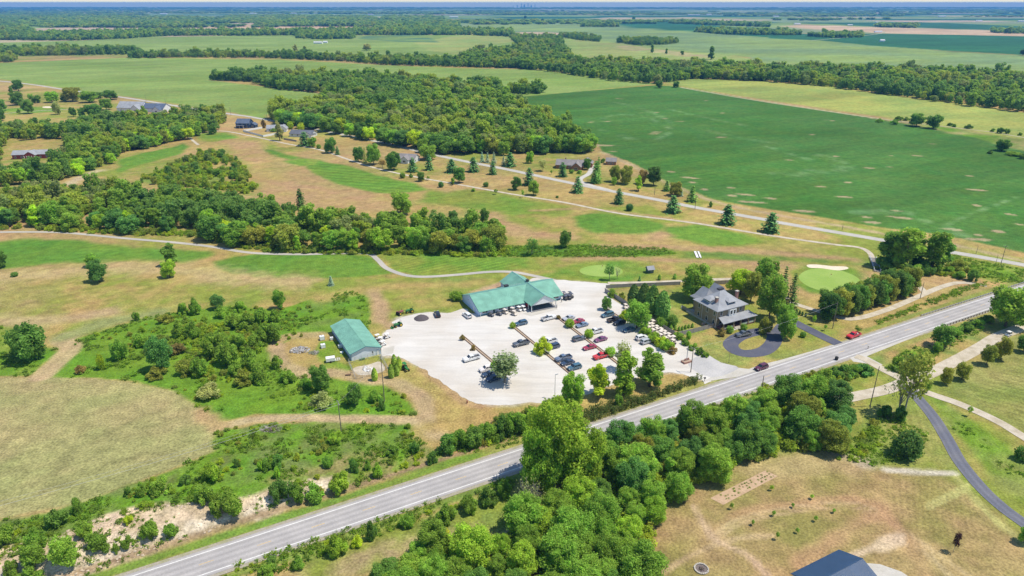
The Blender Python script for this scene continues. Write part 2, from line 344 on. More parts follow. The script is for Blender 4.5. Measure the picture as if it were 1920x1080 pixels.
# streaks in the soybean field: pale arcs and bare patches
SOYP = [(1120,272,46,3),(1240,222,14,1.6),(1205,212,4,1.2),(1232,211,7,1.2),(1140,228,9,1.2),(1325,189,6,1.2),(1355,212,7,1.2),
 (1350,257,14,2),(1110,229,5,1),(1560,226,9,1.5),(1225,247,12,1.5),(1230,251,12,1.5),(1275,228,7,1),(1160,185,5,1),(1150,284,10,1),
 (1630,315,13,2.2),(1668,313,9,1.8),(1720,292,13,2),(1672,292,5,1.2),(1567,293,6,1.2),(1818,330,9,1.8),(1830,356,26,4),(1830,385,10,2.5),
 (1580,369,20,2),(1540,350,14,2),(1590,342,7,1.5),(1508,396,24,3),(1625,407,14,3),(1690,408,24,5),(1680,395,16,3),(1632,417,20,2.5),(1780,430,28,5),
 (1895,402,16,5),(1912,421,12,4),(1870,434,12,2.5),(1835,441,12,2.5),(1830,449,30,3),(1290,333,20,3.5),(1298,342,8,1.5),(1320,355,7,1.8),(1370,352,14,3),
 (1400,365,18,3.5),(1375,367,12,2.5),(1410,379,30,3.5),(1445,372,14,2),(1258,322,10,1.5),(1750,270,10,1.5),(1480,300,10,1.2),(1520,252,9,1.2)]
ARCS = [([(1155,192),(1190,200),(1215,208),(1245,222),(1258,230)], 5), ([(1132,222),(1150,216),(1180,215),(1215,221),(1240,232),(1257,242),(1250,252),(1230,261)], 5),
 ([(1330,245),(1370,255),(1420,264),(1470,270)], 5), ([(1165,255),(1180,260)], 10), ([(1540,292),(1570,302),(1582,318),(1540,322)], 10), ([(1455,325),(1500,328),(1520,320)], 8),
 ([(1440,275),(1520,300)], 6), ([(1255,205),(1320,220),(1400,236)], 4), ([(1120,242),(1135,246)], 4), ([(1780,420),(1850,390),(1905,370)], 3), ([(1600,398),(1700,400),(1800,440)], 8)]
STRIPE = [([(712,476),(800,474),(900,479),(985,484),(990,500),(940,512),(860,516),(790,517),(745,509),(722,490)], (-.55, .83), 3.0),
 ([(565,305),(587,299),(620,305),(670,315),(705,327),(745,337),(780,345),(803,356),(768,361),(735,364),(705,362),(655,350),(620,340),(585,324)], (.3, .95), 7.0),
 ([(1620,770),(1700,745),(1720,740),(1800,860),(1790,880),(1740,858),(1700,872),(1650,830)], (.95, .3), 1.7),
 ([(1640,880),(1790,890),(1900,1000),(1800,1080),(1650,960)], (.8, .6), 2.1),
 ([(1790,740),(1920,640),(2050,640),(2050,900),(1900,810)], (.6, .8), 3.0), ([(780,690),(870,755),(900,770),(810,800),(790,750)], (.85, .5), 2.0)]
def parcels(x, y):
    """distant farmland: rectangular parcels of crops"""
    a = .12; u = x*math.cos(a)+y*math.sin(a); v = -x*math.sin(a)+y*math.cos(a)
    iu = np.floor(u/820.0+.35*_hash(np.zeros_like(u), np.floor(v/430.0), 5)); iv = np.floor(v/430.0)
    h = _hash(iu, iv, 11)
    pal = np.array([CORN, CORN2, DKG, (.20,.27,.11), (.45,.34,.22), (.12,.21,.09), CORN, (.22,.27,.12), (.38,.32,.18), DKG])
    return pal[np.minimum((h*10).astype(int), 9)]
def paint(x, y):
    far = sstep(1500, 2100, y)[:, None]
    n1 = fbm(x, y, 38, 1, 4); n2 = fbm(x, y, 9, 2, 4); n3 = fbm(x, y, 120, 3, 3)
    t = np.clip((n1-.5)*3.2+(n2-.5)*2.2+.36, 0, 1)[:, None]
    c = np.array(DULL)*t+np.array(DRY)*(1-t)
    pk = np.clip((n3-.53)*5+(n2-.5)*2, 0, 1)[:, None]*.7; c = c*(1-pk)+np.array(PINK)*pk
    c = c*(1-far)+parcels(x, y)*far
    tex = np.full(x.shape, .5)
    def clipbox(poly, m):
        a = np.array(poly); return (x > a[:, 0].min()-m) & (x < a[:, 0].max()+m) & (y > a[:, 1].min()-m) & (y < a[:, 1].max()+m)
    for k, (px, col, soft, wob, col2, ps) in enumerate(REG):
        poly = w(px); s = clipbox(poly, soft+wob+2)
        if not s.any(): continue
        xs, ys = x[s], y[s]
        sd = inside_sd(poly, xs, ys)+(fbm(xs, ys, max(6, wob*5), 40+k, 3)-.5)*2.4*wob
        m = (1-sstep(-soft, soft, sd))[:, None]
        q = np.clip((fbm(xs, ys, ps, 80+k, 4)-.5)*3.0+.42, 0, 1)[:, None]
        cc = np.array(col)*(1-q)+np.array(col2)*q
        c[s] = c[s]*(1-m)+cc*m
    for k, (px, wd, col, soft) in enumerate(STROKE):
        ln = smooth(PX(px), 5); s = clipbox(ln, wd+soft+2)
        if not s.any(): continue
        xs, ys = x[s], y[s]
        d = line_d(ln, xs, ys)+(fbm(xs, ys, 5, 140+k, 3)-.5)*soft*1.6
        m = (1-sstep(wd/2-soft, wd/2+soft, d))[:, None]*.92
        c[s] = c[s]*(1-m)+np.array(col)*m
    for k, (d0, s0_, s1_, wd, col) in enumerate([(6.6, -170, 60, 2.6, FAIR), (-6.4, -170, 130, 2.4, (.16,.23,.04)), (6.8, 60, 140, 3.0, (.27,.26,.07)), (7.0, 215, 330, 2.5, (.2,.24,.05)), (-6.6, 130, 330, 2.5, (.26,.26,.07)), (9.6, -120, 70, 1.6, (.30,.21,.12))]):
        rx_ = x-HW_A[0]; ry_ = y-HW_A[1]; sv = rx_*HW_D[0]+ry_*HW_D[1]; dv = rx_*HW_N[0]+ry_*HW_N[1]
        m = ((1-sstep(wd/2-.5, wd/2+.5, np.abs(dv-d0)+(fbm(x, y, 5, 170+k, 2)-.5)))*sstep(s0_-4, s0_+4, sv)*(1-sstep(s1_-4, s1_+4, sv)))[:, None]*.9
        c = c*(1-m)+np.array(col)*m
    for k, (cx, cy, rx, ry) in enumerate(SOYP):
        a, b = P(cx-rx, cy-ry*.5), P(cx+rx, cy+ry*.5); mid = (a+b)/2; half = np.linalg.norm(b-a)/2; wid = max(1.5, half*.16)
        s = (np.abs(x-mid[0]) < half*2+5) & (np.abs(y-mid[1]) < half*2+8)
        if not s.any(): continue
        e = (b-a)/np.linalg.norm(b-a); u = (x[s]-mid[0])*e[0]+(y[s]-mid[1])*e[1]; v = -(x[s]-mid[0])*e[1]+(y[s]-mid[1])*e[0]
        r = np.sqrt((u/half)**2+(v/wid/1.6)**2)+(fbm(x[s], y[s], 6, 200+k, 3)-.5)*1.1
        m = (1-sstep(.55, 1.05, r))[:, None]*.75
        c[s] = c[s]*(1-m)+np.array((.42,.31,.19))*m
    for k, (px, wd) in enumerate(ARCS):
        ln = smooth(PX(px), 5); s = clipbox(ln, wd*2+3)
        if not s.any(): continue
        d = line_d(ln, x[s], y[s]); q = fbm(x[s], y[s], 8, 260+k, 3)
        m = ((1-sstep(wd*.2, wd, d))*np.clip((q-.36)*3.5, 0, 1))[:, None]*.45
        c[s] = c[s]*(1-m)+np.array((.20,.31,.13))*m
    for k, (px, dr, per) in enumerate(STRIPE):
        poly = w(px); s = clipbox(poly, 3)
        if not s.any(): continue
        sd = inside_sd(poly, x[s], y[s]); m = 1-sstep(-6, 0, sd)
        ph = (x[s]*dr[0]+y[s]*dr[1]+3*fbm(x[s], y[s], 40, 300+k, 2))*2*math.pi/per
        c[s] = c[s]*(1+.17*np.sin(ph)*m)[:, None]
    for px in (REG[27][0],): pass
    st = w([(-90,706),(180,709),(250,717),(328,735),(378,764),(412,795),(402,812),(404,846),(300,886),(150,943),(0,972),(-120,1000),(-300,1000),(-300,706)])
    s = clipbox(st, 2); tex[s] = np.where(inside_sd(st, x[s], y[s]) < 0, .62, tex[s])
    ca, sa = math.cos(.47), math.sin(.47); u = x*ca+y*sa; v = -x*sa+y*ca       # crops are sown parallel to the highway
    fld = sstep(330, 420, y+.55*x)
    c = c*(1+((fbm(u/14, v, 3.5, 500, 3)-.5)*.34+(fbm(u/5, v, 26, 510, 3)-.5)*.42+(fbm(x/3.5, y, 75, 515, 3)-.5)*.38)*fld)[:, None]  # fine row streaks; broad bands paint the shading of rolling land into colour
    near = 1-fld; wig = fbm(x, y, 60, 520, 2)*30
    c = c*(1+near*(fbm((u+wig)/9, v+wig*.4, 1.6, 530, 3)-.5)*.17)[:, None]
    c = c*(1+(fbm(x, y, 3.0, 9, 2)-.5)*.30)[:, None]
    return np.clip(c, .005, .9), tex

def build_ground():
    V = []; F = []; k = 0
    bands = [(70, 300, -250, 330, 1.0), (300, 600, -520, 560, 1.75), (600, 1400, -1300, 1300, 4.5), (1400, 3000, -2700, 2700, 12.0), (3000, 19800, -19800, 19800, 90.0)]
    for (y0, y1, x0, x1, r) in bands:
        nx = int(round((x1-x0)/r)); ny = int(round((y1-y0)/r))
        gx, gy = np.meshgrid(np.linspace(x0, x1, nx+1), np.linspace(y0, y1, ny+1))
        gx = gx.ravel(); gy = gy.ravel(); idx = (np.arange((nx+1)*(ny+1))).reshape(ny+1, nx+1)+k
        V.append(np.stack([gx, gy, HGT(gx, gy)], 1))
        F.append(np.stack([idx[:-1, :-1], idx[:-1, 1:], idx[1:, 1:], idx[1:, :-1]], -1).reshape(-1, 4)); k += len(gx)
        # plain skirts outside the detailed band so that the sheet has no holes
        for (a, b) in ((-19800, x0), (x1, 19800)):
            if b-a > 1:
                q = np.array([(a, y0, 0), (b, y0, 0), (b, y1, 0), (a, y1, 0)], float); V.append(q)
                F.append(np.array([[k, k+1, k+2, k+3]])); k += 4
    q = np.array([(-19800, -3000, 0), (19800, -3000, 0), (19800, 70, 0), (-19800, 70, 0)], float); V.append(q); F.append(np.array([[k, k+1, k+2, k+3]])); k += 4
    V = np.concatenate(V); F = np.concatenate(F)
    c, tex = paint(V[:, 0], V[:, 1])
    m, n, l = mat('grass_and_fields'); b = n['Principled BSDF']
    at = n.new('ShaderNodeAttribute'); at.attribute_name = 'alb'
    ax = n.new('ShaderNodeAttribute'); ax.attribute_name = 'tex'
    geo = n.new('ShaderNodeNewGeometry')
    def nz(sc, det, rough=.6):
        t = n.new('ShaderNodeTexNoise'); t.inputs['Scale'].default_value = sc; t.inputs['Detail'].default_value = det
        t.inputs['Roughness'].default_value = rough; l.new(geo.outputs['Position'], t.inputs['Vector']); return t
    fine = nz(1.6, 3); mid = nz(.28, 3); big = nz(.05, 2)
    mr = n.new('ShaderNodeMapRange'); mr.inputs[1].default_value = .3; mr.inputs[2].default_value = .7
    amp = n.new('ShaderNodeMath'); amp.operation = 'MULTIPLY_ADD'; amp.inputs[1].default_value = .45; amp.inputs[2].default_value = .12
    l.new(ax.outputs['Fac'], amp.inputs[0])
    lo = n.new('ShaderNodeMath'); lo.operation = 'SUBTRACT'; lo.inputs[0].default_value = 1; l.new(amp.outputs[0], lo.inputs[1])
    hi = n.new('ShaderNodeMath'); hi.operation = 'ADD'; hi.inputs[0].default_value = 1; l.new(amp.outputs[0], hi.inputs[1])
    l.new(fine.outputs['Fac'], mr.inputs[0]); l.new(lo.outputs[0], mr.inputs[3]); l.new(hi.outputs[0], mr.inputs[4])
    m2 = n.new('ShaderNodeMapRange'); m2.inputs[1].default_value = .3; m2.inputs[2].default_value = .7; m2.inputs[3].default_value = .8; m2.inputs[4].default_value = 1.2
    l.new(mid.outputs['Fac'], m2.inputs[0])
    mu = n.new('ShaderNodeMath'); mu.operation = 'MULTIPLY'; l.new(mr.outputs[0], mu.inputs[0]); l.new(m2.outputs[0], mu.inputs[1])
    x1 = n.new('ShaderNodeMix'); x1.data_type = 'RGBA'; x1.blend_type = 'MULTIPLY'; x1.inputs[0].default_value = 1
    l.new(at.outputs['Color'], x1.inputs[6]); l.new(mu.outputs[0], x1.inputs[7])
    hs = n.new('ShaderNodeHueSaturation'); m3 = n.new('ShaderNodeMapRange'); m3.inputs[1].default_value = .3; m3.inputs[2].default_value = .7
    m3.inputs[3].default_value = .485; m3.inputs[4].default_value = .515; l.new(big.outputs['Fac'], m3.inputs[0]); l.new(m3.outputs[0], hs.inputs['Hue'])
    l.new(x1.outputs[2], hs.inputs['Color']); l.new(hs.outputs[0], b.inputs['Base Color'])
    b.inputs['Roughness'].default_value = .95; b.inputs['Specular IOR Level'].default_value = .1
    bp = n.new('ShaderNodeBump'); bp.inputs['Strength'].default_value = .7; bp.inputs['Distance'].default_value = .25
    l.new(fine.outputs['Fac'], bp.inputs['Height']); l.new(bp.outputs[0], b.inputs['Normal'])
    me = npmesh('ground', V, F, [m])
    a = me.attributes.new('alb', 'FLOAT_COLOR', 'POINT'); a.data.foreach_set('color', np.concatenate([c, np.ones((len(c), 1))], 1).astype(np.float32).ravel())
    a = me.attributes.new('tex', 'FLOAT', 'POINT'); a.data.foreach_set('value', tex.astype(np.float32))
    o = link('ground', me); tag(o, 'dry and green grassland with crop fields reaching to the horizon', 'ground', kind='structure')
build_ground()

# ------------------------------------------------------------------ roads, paths and hard surfaces
PAR0 = math.atan2(HW_D[1], HW_D[0])
def surf(name, col, scale=.6, vary=.15, col2=None, sc2=.12, rough=.95, tracks=None, spec=.15, lanes=False):
    m, n, l = mat(name); b = n['Principled BSDF']; geo = n.new('ShaderNodeNewGeometry')
    t = n.new('ShaderNodeTexNoise'); t.inputs['Scale'].default_value = scale; t.inputs['Detail'].default_value = 6; l.new(geo.outputs['Position'], t.inputs['Vector'])
    mr = n.new('ShaderNodeMapRange'); mr.inputs[1].default_value = .3; mr.inputs[2].default_value = .7; mr.inputs[3].default_value = 1-vary; mr.inputs[4].default_value = 1+vary
    l.new(t.outputs['Fac'], mr.inputs[0])
    x = n.new('ShaderNodeMix'); x.data_type = 'RGBA'; x.inputs[6].default_value = (*col, 1); x.inputs[7].default_value = (*(col2 or col), 1)
    t2 = n.new('ShaderNodeTexNoise'); t2.inputs['Scale'].default_value = sc2; t2.inputs['Detail'].default_value = 5; l.new(geo.outputs['Position'], t2.inputs['Vector'])
    m2 = n.new('ShaderNodeMapRange'); m2.inputs[1].default_value = .42; m2.inputs[2].default_value = .66; l.new(t2.outputs['Fac'], m2.inputs[0]); l.new(m2.outputs[0], x.inputs[0])
    x2 = n.new('ShaderNodeMix'); x2.data_type = 'RGBA'; x2.blend_type = 'MULTIPLY'; x2.inputs[0].default_value = 1
    l.new(x.outputs[2], x2.inputs[6]); l.new(mr.outputs[0], x2.inputs[7]); out = x2.outputs[2]
    if tracks:                                         # wear along the wheel paths, by distance across the road
        uv = n.new('ShaderNodeUVMap'); uv.uv_map = 'across'; sp = n.new('ShaderNodeSeparateXYZ'); l.new(uv.outputs[0], sp.inputs[0])
        s = n.new('ShaderNodeMath'); s.operation = 'MULTIPLY'; s.inputs[1].default_value = 2*math.pi/tracks; l.new(sp.outputs[0], s.inputs[0])
        c = n.new('ShaderNodeMath'); c.operation = 'COSINE'; l.new(s.outputs[0], c.inputs[0])
        ma = n.new('ShaderNodeMath'); ma.operation = 'MULTIPLY_ADD'; ma.inputs[1].default_value = .10; ma.inputs[2].default_value = 1.0; l.new(c.outputs[0], ma.inputs[0])
        x3 = n.new('ShaderNodeMix'); x3.data_type = 'RGBA'; x3.blend_type = 'MULTIPLY'; x3.inputs[0].default_value = 1
        l.new(out, x3.inputs[6]); l.new(ma.outputs[0], x3.inputs[7]); out = x3.outputs[2]
    if lanes:                                          # tyre-swept lanes: long streaks along and across the rows
        for rot, k in ((PAR0+.12, .035), (PAR0+math.pi/2-.1, .045)):
            mp = n.new('ShaderNodeMapping'); mp.inputs['Rotation'].default_value = (0, 0, -rot); mp.inputs['Scale'].default_value = (.05, .35, 1); l.new(geo.outputs['Position'], mp.inputs['Vector'])
            tn = n.new('ShaderNodeTexNoise'); tn.inputs['Scale'].default_value = 1.0; tn.inputs['Detail'].default_value = 5; tn.inputs['Distortion'].default_value = 1.2; l.new(mp.outputs[0], tn.inputs['Vector'])
            mr3 = n.new('ShaderNodeMapRange'); mr3.inputs[1].default_value = .38; mr3.inputs[2].default_value = .66; mr3.inputs[3].default_value = 1+k*.4; mr3.inputs[4].default_value = 1-k*1.6; l.new(tn.outputs['Fac'], mr3.inputs[0])
            xl = n.new('ShaderNodeMix'); xl.data_type = 'RGBA'; xl.blend_type = 'MULTIPLY'; xl.inputs[0].default_value = 1; l.new(out, xl.inputs[6]); l.new(mr3.outputs[0], xl.inputs[7]); out = xl.outputs[2]
    l.new(out, b.inputs['Base Color']); b.inputs['Roughness'].default_value = rough; b.inputs['Specular IOR Level'].default_value = spec
    bp = n.new('ShaderNodeBump'); bp.inputs['Strength'].default_value = .3; bp.inputs['Distance'].default_value = .03; l.new(t.outputs['Fac'], bp.inputs['Height']); l.new(bp.outputs[0], b.inputs['Normal'])
    return m
def ribbon(name, pts, width, z, m, parent=None, off=0.0, closed=False):
    """a strip along world points, offset sideways by off"""
    pts = [np.array(p, float) for p in pts]; n = len(pts); vs = []; us = []; s = 0
    for i in range(n):
        a = pts[max(i-1, 0)]; b = pts[min(i+1, n-1)]
        if closed and i in (0, n-1): a, b = pts[n-2], pts[1]
        d = (b-a)/np.linalg.norm(b-a); nn = np.array([-d[1], d[0]])
        if i: s += np.linalg.norm(pts[i]-pts[i-1])
        wd = width(i/(n-1)) if callable(width) else width
        for q in (-1, 1):
            p = pts[i]+nn*(off+q*wd/2); vs.append((p[0], p[1], z+(float(HGT(p[0], p[1])) if z < .2 and p[1] < 260 and p[0] < 0 and width != 0 and name.endswith('path') else 0))); us.append((off+q*wd/2, s))
    f = [(2*i, 2*i+2, 2*i+3, 2*i+1) for i in range(n-1)]
    o = mk(name, vs, f, m, parent); uv = o.data.uv_layers.new(name='across')
    for lp in o.data.loops: uv.data[lp.index].uv = us[lp.vertex_index]
    if o.data.polygons[0].normal.z < 0: o.data.flip_normals()
    return o
def sheet(name, poly, z, m, parent=None):
    bm = bmesh.new(); vs = [bm.verts.new((p[0], p[1], z)) for p in poly]; f = bm.faces.new(vs)
    bmesh.ops.recalc_face_normals(bm, faces=[f]); bmesh.ops.triangulate(bm, faces=[f])
    me = bpy.data.meshes.new(name); bm.to_mesh(me); bm.free()
    if me.polygons[0].normal.z < 0: me.flip_normals()
    return link(name, me, m, parent)
M_ASPH = surf('old_asphalt', (.36, .34, .33), 2.5, .10, (.42, .395, .38), .18, tracks=1.75)
M_SHLD = surf('gravel_shoulder', (.36, .32, .26), 3, .2, (.30, .29, .17), .5)
M_GRAV = surf('white_gravel', (.625, .595, .55), 2.2, .08, (.55, .50, .435), .05, lanes=True)
M_CONC = surf('concrete', (.52, .49, .44), 2, .08, (.46, .43, .37), .2)
M_PATHC = surf('crushed_stone', (.54, .475, .375), 2.5, .12, (.42, .36, .26), .3)
M_PATHA = surf('grey_path', (.40, .375, .335), 2.5, .1, (.48, .44, .38), .06)
M_ROADC = surf('chip_seal', (.47, .445, .395), 1.5, .08, (.42, .395, .35), .1, tracks=2.7)
M_BLK = surf('sealed_asphalt', (.095, .10, .135), 2.5, .12, (.125, .125, .15), .2)
M_BLK2 = surf('grey_asphalt_drive', (.14, .145, .175), 2.5, .12, (.17, .17, .19), .2, tracks=1.8)
M_WHT = surf('road_paint', (.78, .77, .74), 4, .06, (.66, .65, .62), 1.5)
M_YEL = surf('yellow_road_paint', (.64, .43, .14), 4, .1, (.50, .37, .20), 1.5)
M_GREEN = surf('putting_green_turf', (.25, .37, .075), 1.5, .06, (.29, .40, .095), .12)
M_SAND = surf('bunker_sand', (.72, .62, .47), 3, .06, (.66, .56, .42), .3)

def hw(s, d=0.0): return HW_A+HW_D*s+HW_N*d
hwl = [hw(s) for s in np.arange(-170, 560, 10.0)]
road = ribbon('highway', hwl, 8.6, .045, M_ASPH); tag(road, 'two-lane grey highway crossing the picture from lower left to right', 'road', kind='structure')
sh = ribbon('shoulder', hwl, 10.6, .02, M_SHLD, road)
for d in (3.35, -3.35):
    ribbon('edge_line', hwl, .20, .053, M_WHT, road, d)
s0 = -12.19*9-1.5
for k in range(52):
    a = s0+k*12.19; ribbon('centre_dash', [hw(a), hw(a+3.05)], .17, .053, M_YEL, road, 0.0)

def path(name, px, width, m, z, label, n=6, cat='path'):
    ZC[0] += .003; o = ribbon(name, smooth([P(*p) for p in px], n), width, ZC[0], m); return tag(o, label, cat, kind='structure')
ZC = [.055]
path('country_road', [(-300,123),(-40,148),(60,158.5),(115,167),(225,182),(275,189.5),(370,205),(462,218),(480,221),(555,235),(630,250),(730,270),(780,282),(855,299),(955,318.5),(1060,341),(1145,358),(1235,375),(1310,390),(1430,411),(1465,418),(1647,449),(1727,464),(1815,478),(1915,496),(2100,530)], 5.4, M_ROADC, .03, 'pale country road running past the houses and beside the soybean field', cat='road')
path('cart_path', [(-60,436),(60,435),(130,437),(235,447),(330,455),(400,463),(470,474),(560,477),(640,475),(690,476),(708,487),(725,503),(760,516),(800,519),(860,515),(915,510),(960,510),(1000,517),(1040,526)], 2.6, M_PATHA, .03, 'grey cart path winding past the tree belt to the clubhouse')
path('cart_path', [(350,258),(385,248),(420,246),(470,255),(540,270),(600,281),(650,298),(700,314),(770,330),(860,346),(960,364),(1060,380),(1160,400),(1300,418),(1440,441),(1560,458),(1610,464),(1630,474),(1636,486)], 2.6, M_PATHC, .03, 'long tan cart path along the fairways below the country road')
path('cart_path', [(1643,508),(1660,512),(1690,518),(1722,536),(1735,550)], 2.6, M_PATHC, .03, 'short cart path leading from the footbridge to the hedge')
path('cart_path', [(1480,566),(1500,573),(1560,591),(1600,598),(1660,582),(1720,557),(1760,540),(1800,530),(1850,536)], 2.8, M_PATHC, .03, 'cart path between the dark hedge and the highway')
path('cart_path', [(1140,531),(1200,530),(1260,528),(1320,525),(1385,524),(1440,536),(1480,562)], 2.6, M_PATHC, .03, 'cart path behind the wooden fence of the brick house')
path('cart_path', [(355,256),(360,262),(372,272)], 2.4, M_PATHC, .034, 'stub of cart path at the bend near the tree belt')
path('cart_path', [(-40,216),(20,212),(70,208),(130,205)], 2.4, M_PATHC, .03, 'far cart path on the golf hole by the left edge')
path('gravel_drive', [(1572,750),(1610,742),(1660,731),(1700,716),(1740,702),(1800,672),(1840,650),(1870,632),(1920,612),(2000,580)], 4.6, M_PATHC, .034, 'gravel drive running east beside the young trees', cat='drive')
path('gravel_drive', [(1604,668),(1622,674),(1660,695),(1700,715),(1735,735),(1800,758),(1870,790),(1920,820),(2000,868)], 3.4, M_PATHC, .038, 'gravel drive crossing down to the lower right edge', cat='drive')
path('asphalt_drive', [(1700,722),(1722,748),(1750,782),(1775,822),(1800,866),(1840,915),(1880,952),(1925,985),(2000,1040)], 3.6, M_BLK2, .042, 'curving dark asphalt drive on the right', cat='drive')
path('driveway', [(1147,358),(1088,340),(1105,325),(1112,310)], 4.0, M_CONC, .036, 'pale driveway of the log house by the country road', cat='drive')
path('field_track', [(1275,164),(1360,179),(1440,192),(1560,210),(1660,224),(1760,236),(1860,248),(1920,258),(2100,285)], 3.0, surf('field_track', (.42,.38,.24), 1, .1), .05, 'pale farm track between the soybean field and the yellow hay field')
path('field_track', [(1520,76),(1600,69),(1650,63),(1660,60)], 8.0, MATS.setdefault('ft2', surf('far_track', (.34,.36,.22), .2, .1)), .2, 'far farm track slanting over the dark green field')

LOT = [(712,640),(722,622),(742,612),(735,604),(760,594),(800,586),(850,586),(872,578),(892,588),(985,568),(990,540),(1000,522),(1040,524),(1100,529),(1142,533),(1136,548),(1150,560),(1180,578),(1215,602),(1260,630),(1300,652),(1340,676),(1372,690),(1322,718),(1316,712),(1275,700),(1240,700),(1190,708),(1130,728),(1080,745),(1035,752),(960,758),(905,757),(880,752),(830,718),(790,690),(770,680),(745,668),(718,668),(716,655)]
def ragged(poly, amp, sc, seed):
    a = np.array(poly); nx = fbm(a[:, 0], a[:, 1], sc, seed, 3)-.5; ny = fbm(a[:, 0]+99, a[:, 1]-50, sc, seed+1, 3)-.5
    return [np.array([p[0]+amp*2*i, p[1]+amp*2*j]) for p, i, j in zip(a, nx, ny)]
lot = sheet('parking_lot', ragged(smooth([P(*p) for p in LOT], 14, True), 1.1, 3.5, 610), .024, M_GRAV); tag(lot, 'white gravel parking lot in front of the green-roofed clubhouse', 'parking lot', kind='structure')
ap = sheet('entrance_apron', [P(1318,716),P(1340,703),P(1372,688),P(1404,692),P(1425,684),P(1460,676),hw(206,4.4),hw(150,4.4)], .036, M_CONC); tag(ap, 'pale concrete apron where the lot meets the highway', 'driveway', kind='structure')
ap = sheet('entrance_drive', smooth([P(1335,708),P(1290,684),P(1320,664),P(1352,680),P(1385,690)], 3, True), .04, surf('worn_entrance', (.42,.41,.40), 2, .1, (.5,.48,.46), .15)); tag(ap, 'grey asphalt entrance drive at the right end of the lot', 'driveway', kind='structure')
ap = sheet('side_road_apron', [hw(213,-4.2),P(1590,668),P(1600,678),P(1628,682),P(1640,688),P(1655,684),P(1625,668),hw(243,-4.2)], .03, M_CONC); tag(ap, 'pale gravel mouth of the side drive across the highway', 'driveway', kind='structure')

loop_c = smooth([P(*p) for p in [(1370,645),(1385,632),(1410,624),(1436,621),(1452,628),(1448,645),(1430,659),(1400,663),(1378,657)]], 5, True)
o = ribbon('loop_drive', loop_c+[loop_c[0]], 5.4, .036, M_BLK, closed=True); tag(o, 'dark asphalt teardrop driveway in front of the brick house', 'driveway', kind='structure')
path('house_drive', [(1452,634),(1464,616),(1480,602),(1502,611),(1530,625),(1555,637),(1572,645)], 4.6, M_BLK, .044, 'dark asphalt driveway joining the highway by the red pickup', cat='driveway')
path('house_drive', [(1478,622),(1472,604),(1462,590),(1455,575)], 3.6, M_BLK, .04, 'dark asphalt spur beside the tall tree by the brick house', cat='driveway')
o = sheet('front_walk', [P(1376,610),P(1384,616),P(1372,622),P(1364,615)], .06, M_CONC); tag(o, 'pale concrete front walk of the brick house', 'walkway', kind='structure')

g = sheet('putting_green', smooth([P(*p) for p in ell(1128, 508, 39, 11.5, 18, .05, 1)], 3, True), .03, M_GREEN); tag(g, 'small pale putting green behind the clubhouse with two trees beside it', 'putting green', kind='structure')
g = sheet('putting_green', smooth([P(*p) for p in [(1497,520),(1512,507),(1540,503),(1575,507),(1600,516),(1612,526),(1600,536),(1570,545),(1540,545),(1512,535)]], 4, True), .03, M_GREEN); tag(g, 'large pale putting green with a white sand bunker behind it', 'putting green', kind='structure')
g = sheet('sand_bunker', smooth([P(*p) for p in [(1513,497),(1530,496),(1560,499),(1585,500),(1590,504),(1570,507),(1540,503),(1518,502)]], 4, True), .045, M_SAND); tag(g, 'white sand bunker behind the large green', 'bunker', kind='structure')
g = sheet('sand_bunker', smooth([P(*p) for p in ell(90, 201, 11, 1.6, 10)], 3, True), .045, M_SAND); tag(g, 'tiny far sand bunker near the left edge', 'bunker', kind='structure')
g = sheet('concrete_pad', [P(715,655),P(740,648),P(737,662),P(715,668)], .06, M_CONC); tag(g, 'square concrete pad beside the barn', 'slab', kind='structure')
g = sheet('porch_terrace', [P(980,588),P(996,593),P(1046,580),P(1040,574)], .05, M_CONC); tag(g, 'concrete terrace edge in front of the clubhouse porch', 'terrace', kind='structure')
g = sheet('concrete_yard', [P(1625,1056),P(1650,1058),P(1690,1072),P(1720,1092),P(1660,1110)], .03, M_CONC); tag(g, 'pale concrete apron beside the dark blue roof', 'driveway', kind='structure')
g = sheet('garden_bed', [P(1332,934),P(1356,947),P(1458,893),P(1435,882)], .04, surf('tilled_soil', (.50,.35,.23), 2, .15, (.42,.29,.18), .5)); tag(g, 'bare tilled garden bed in the dry lawn', 'garden bed', kind='structure')

# ------------------------------------------------------------------ haze
def haze():
    mb = MB().box(-19950, 19950, -3100, 19950, -1.5, 122); o = mb.build('haze', [])
    m = bpy.data.materials.new('haze_air'); m.use_nodes = True; n = m.node_tree.nodes; l = m.node_tree.links
    n.remove(n['Principled BSDF']); v = n.new('ShaderNodeVolumePrincipled')
    v.inputs['Color'].default_value = (.12, .44, 1.0, 1); v.inputs['Density'].default_value = 7.4e-5; v.inputs['Anisotropy'].default_value = 0.0
    l.new(v.outputs[0], n['Material Output'].inputs['Volume']); o.data.materials.append(m)
    tag(o, 'thin bluish summer haze over the far farmland', 'haze', kind='stuff')
haze()
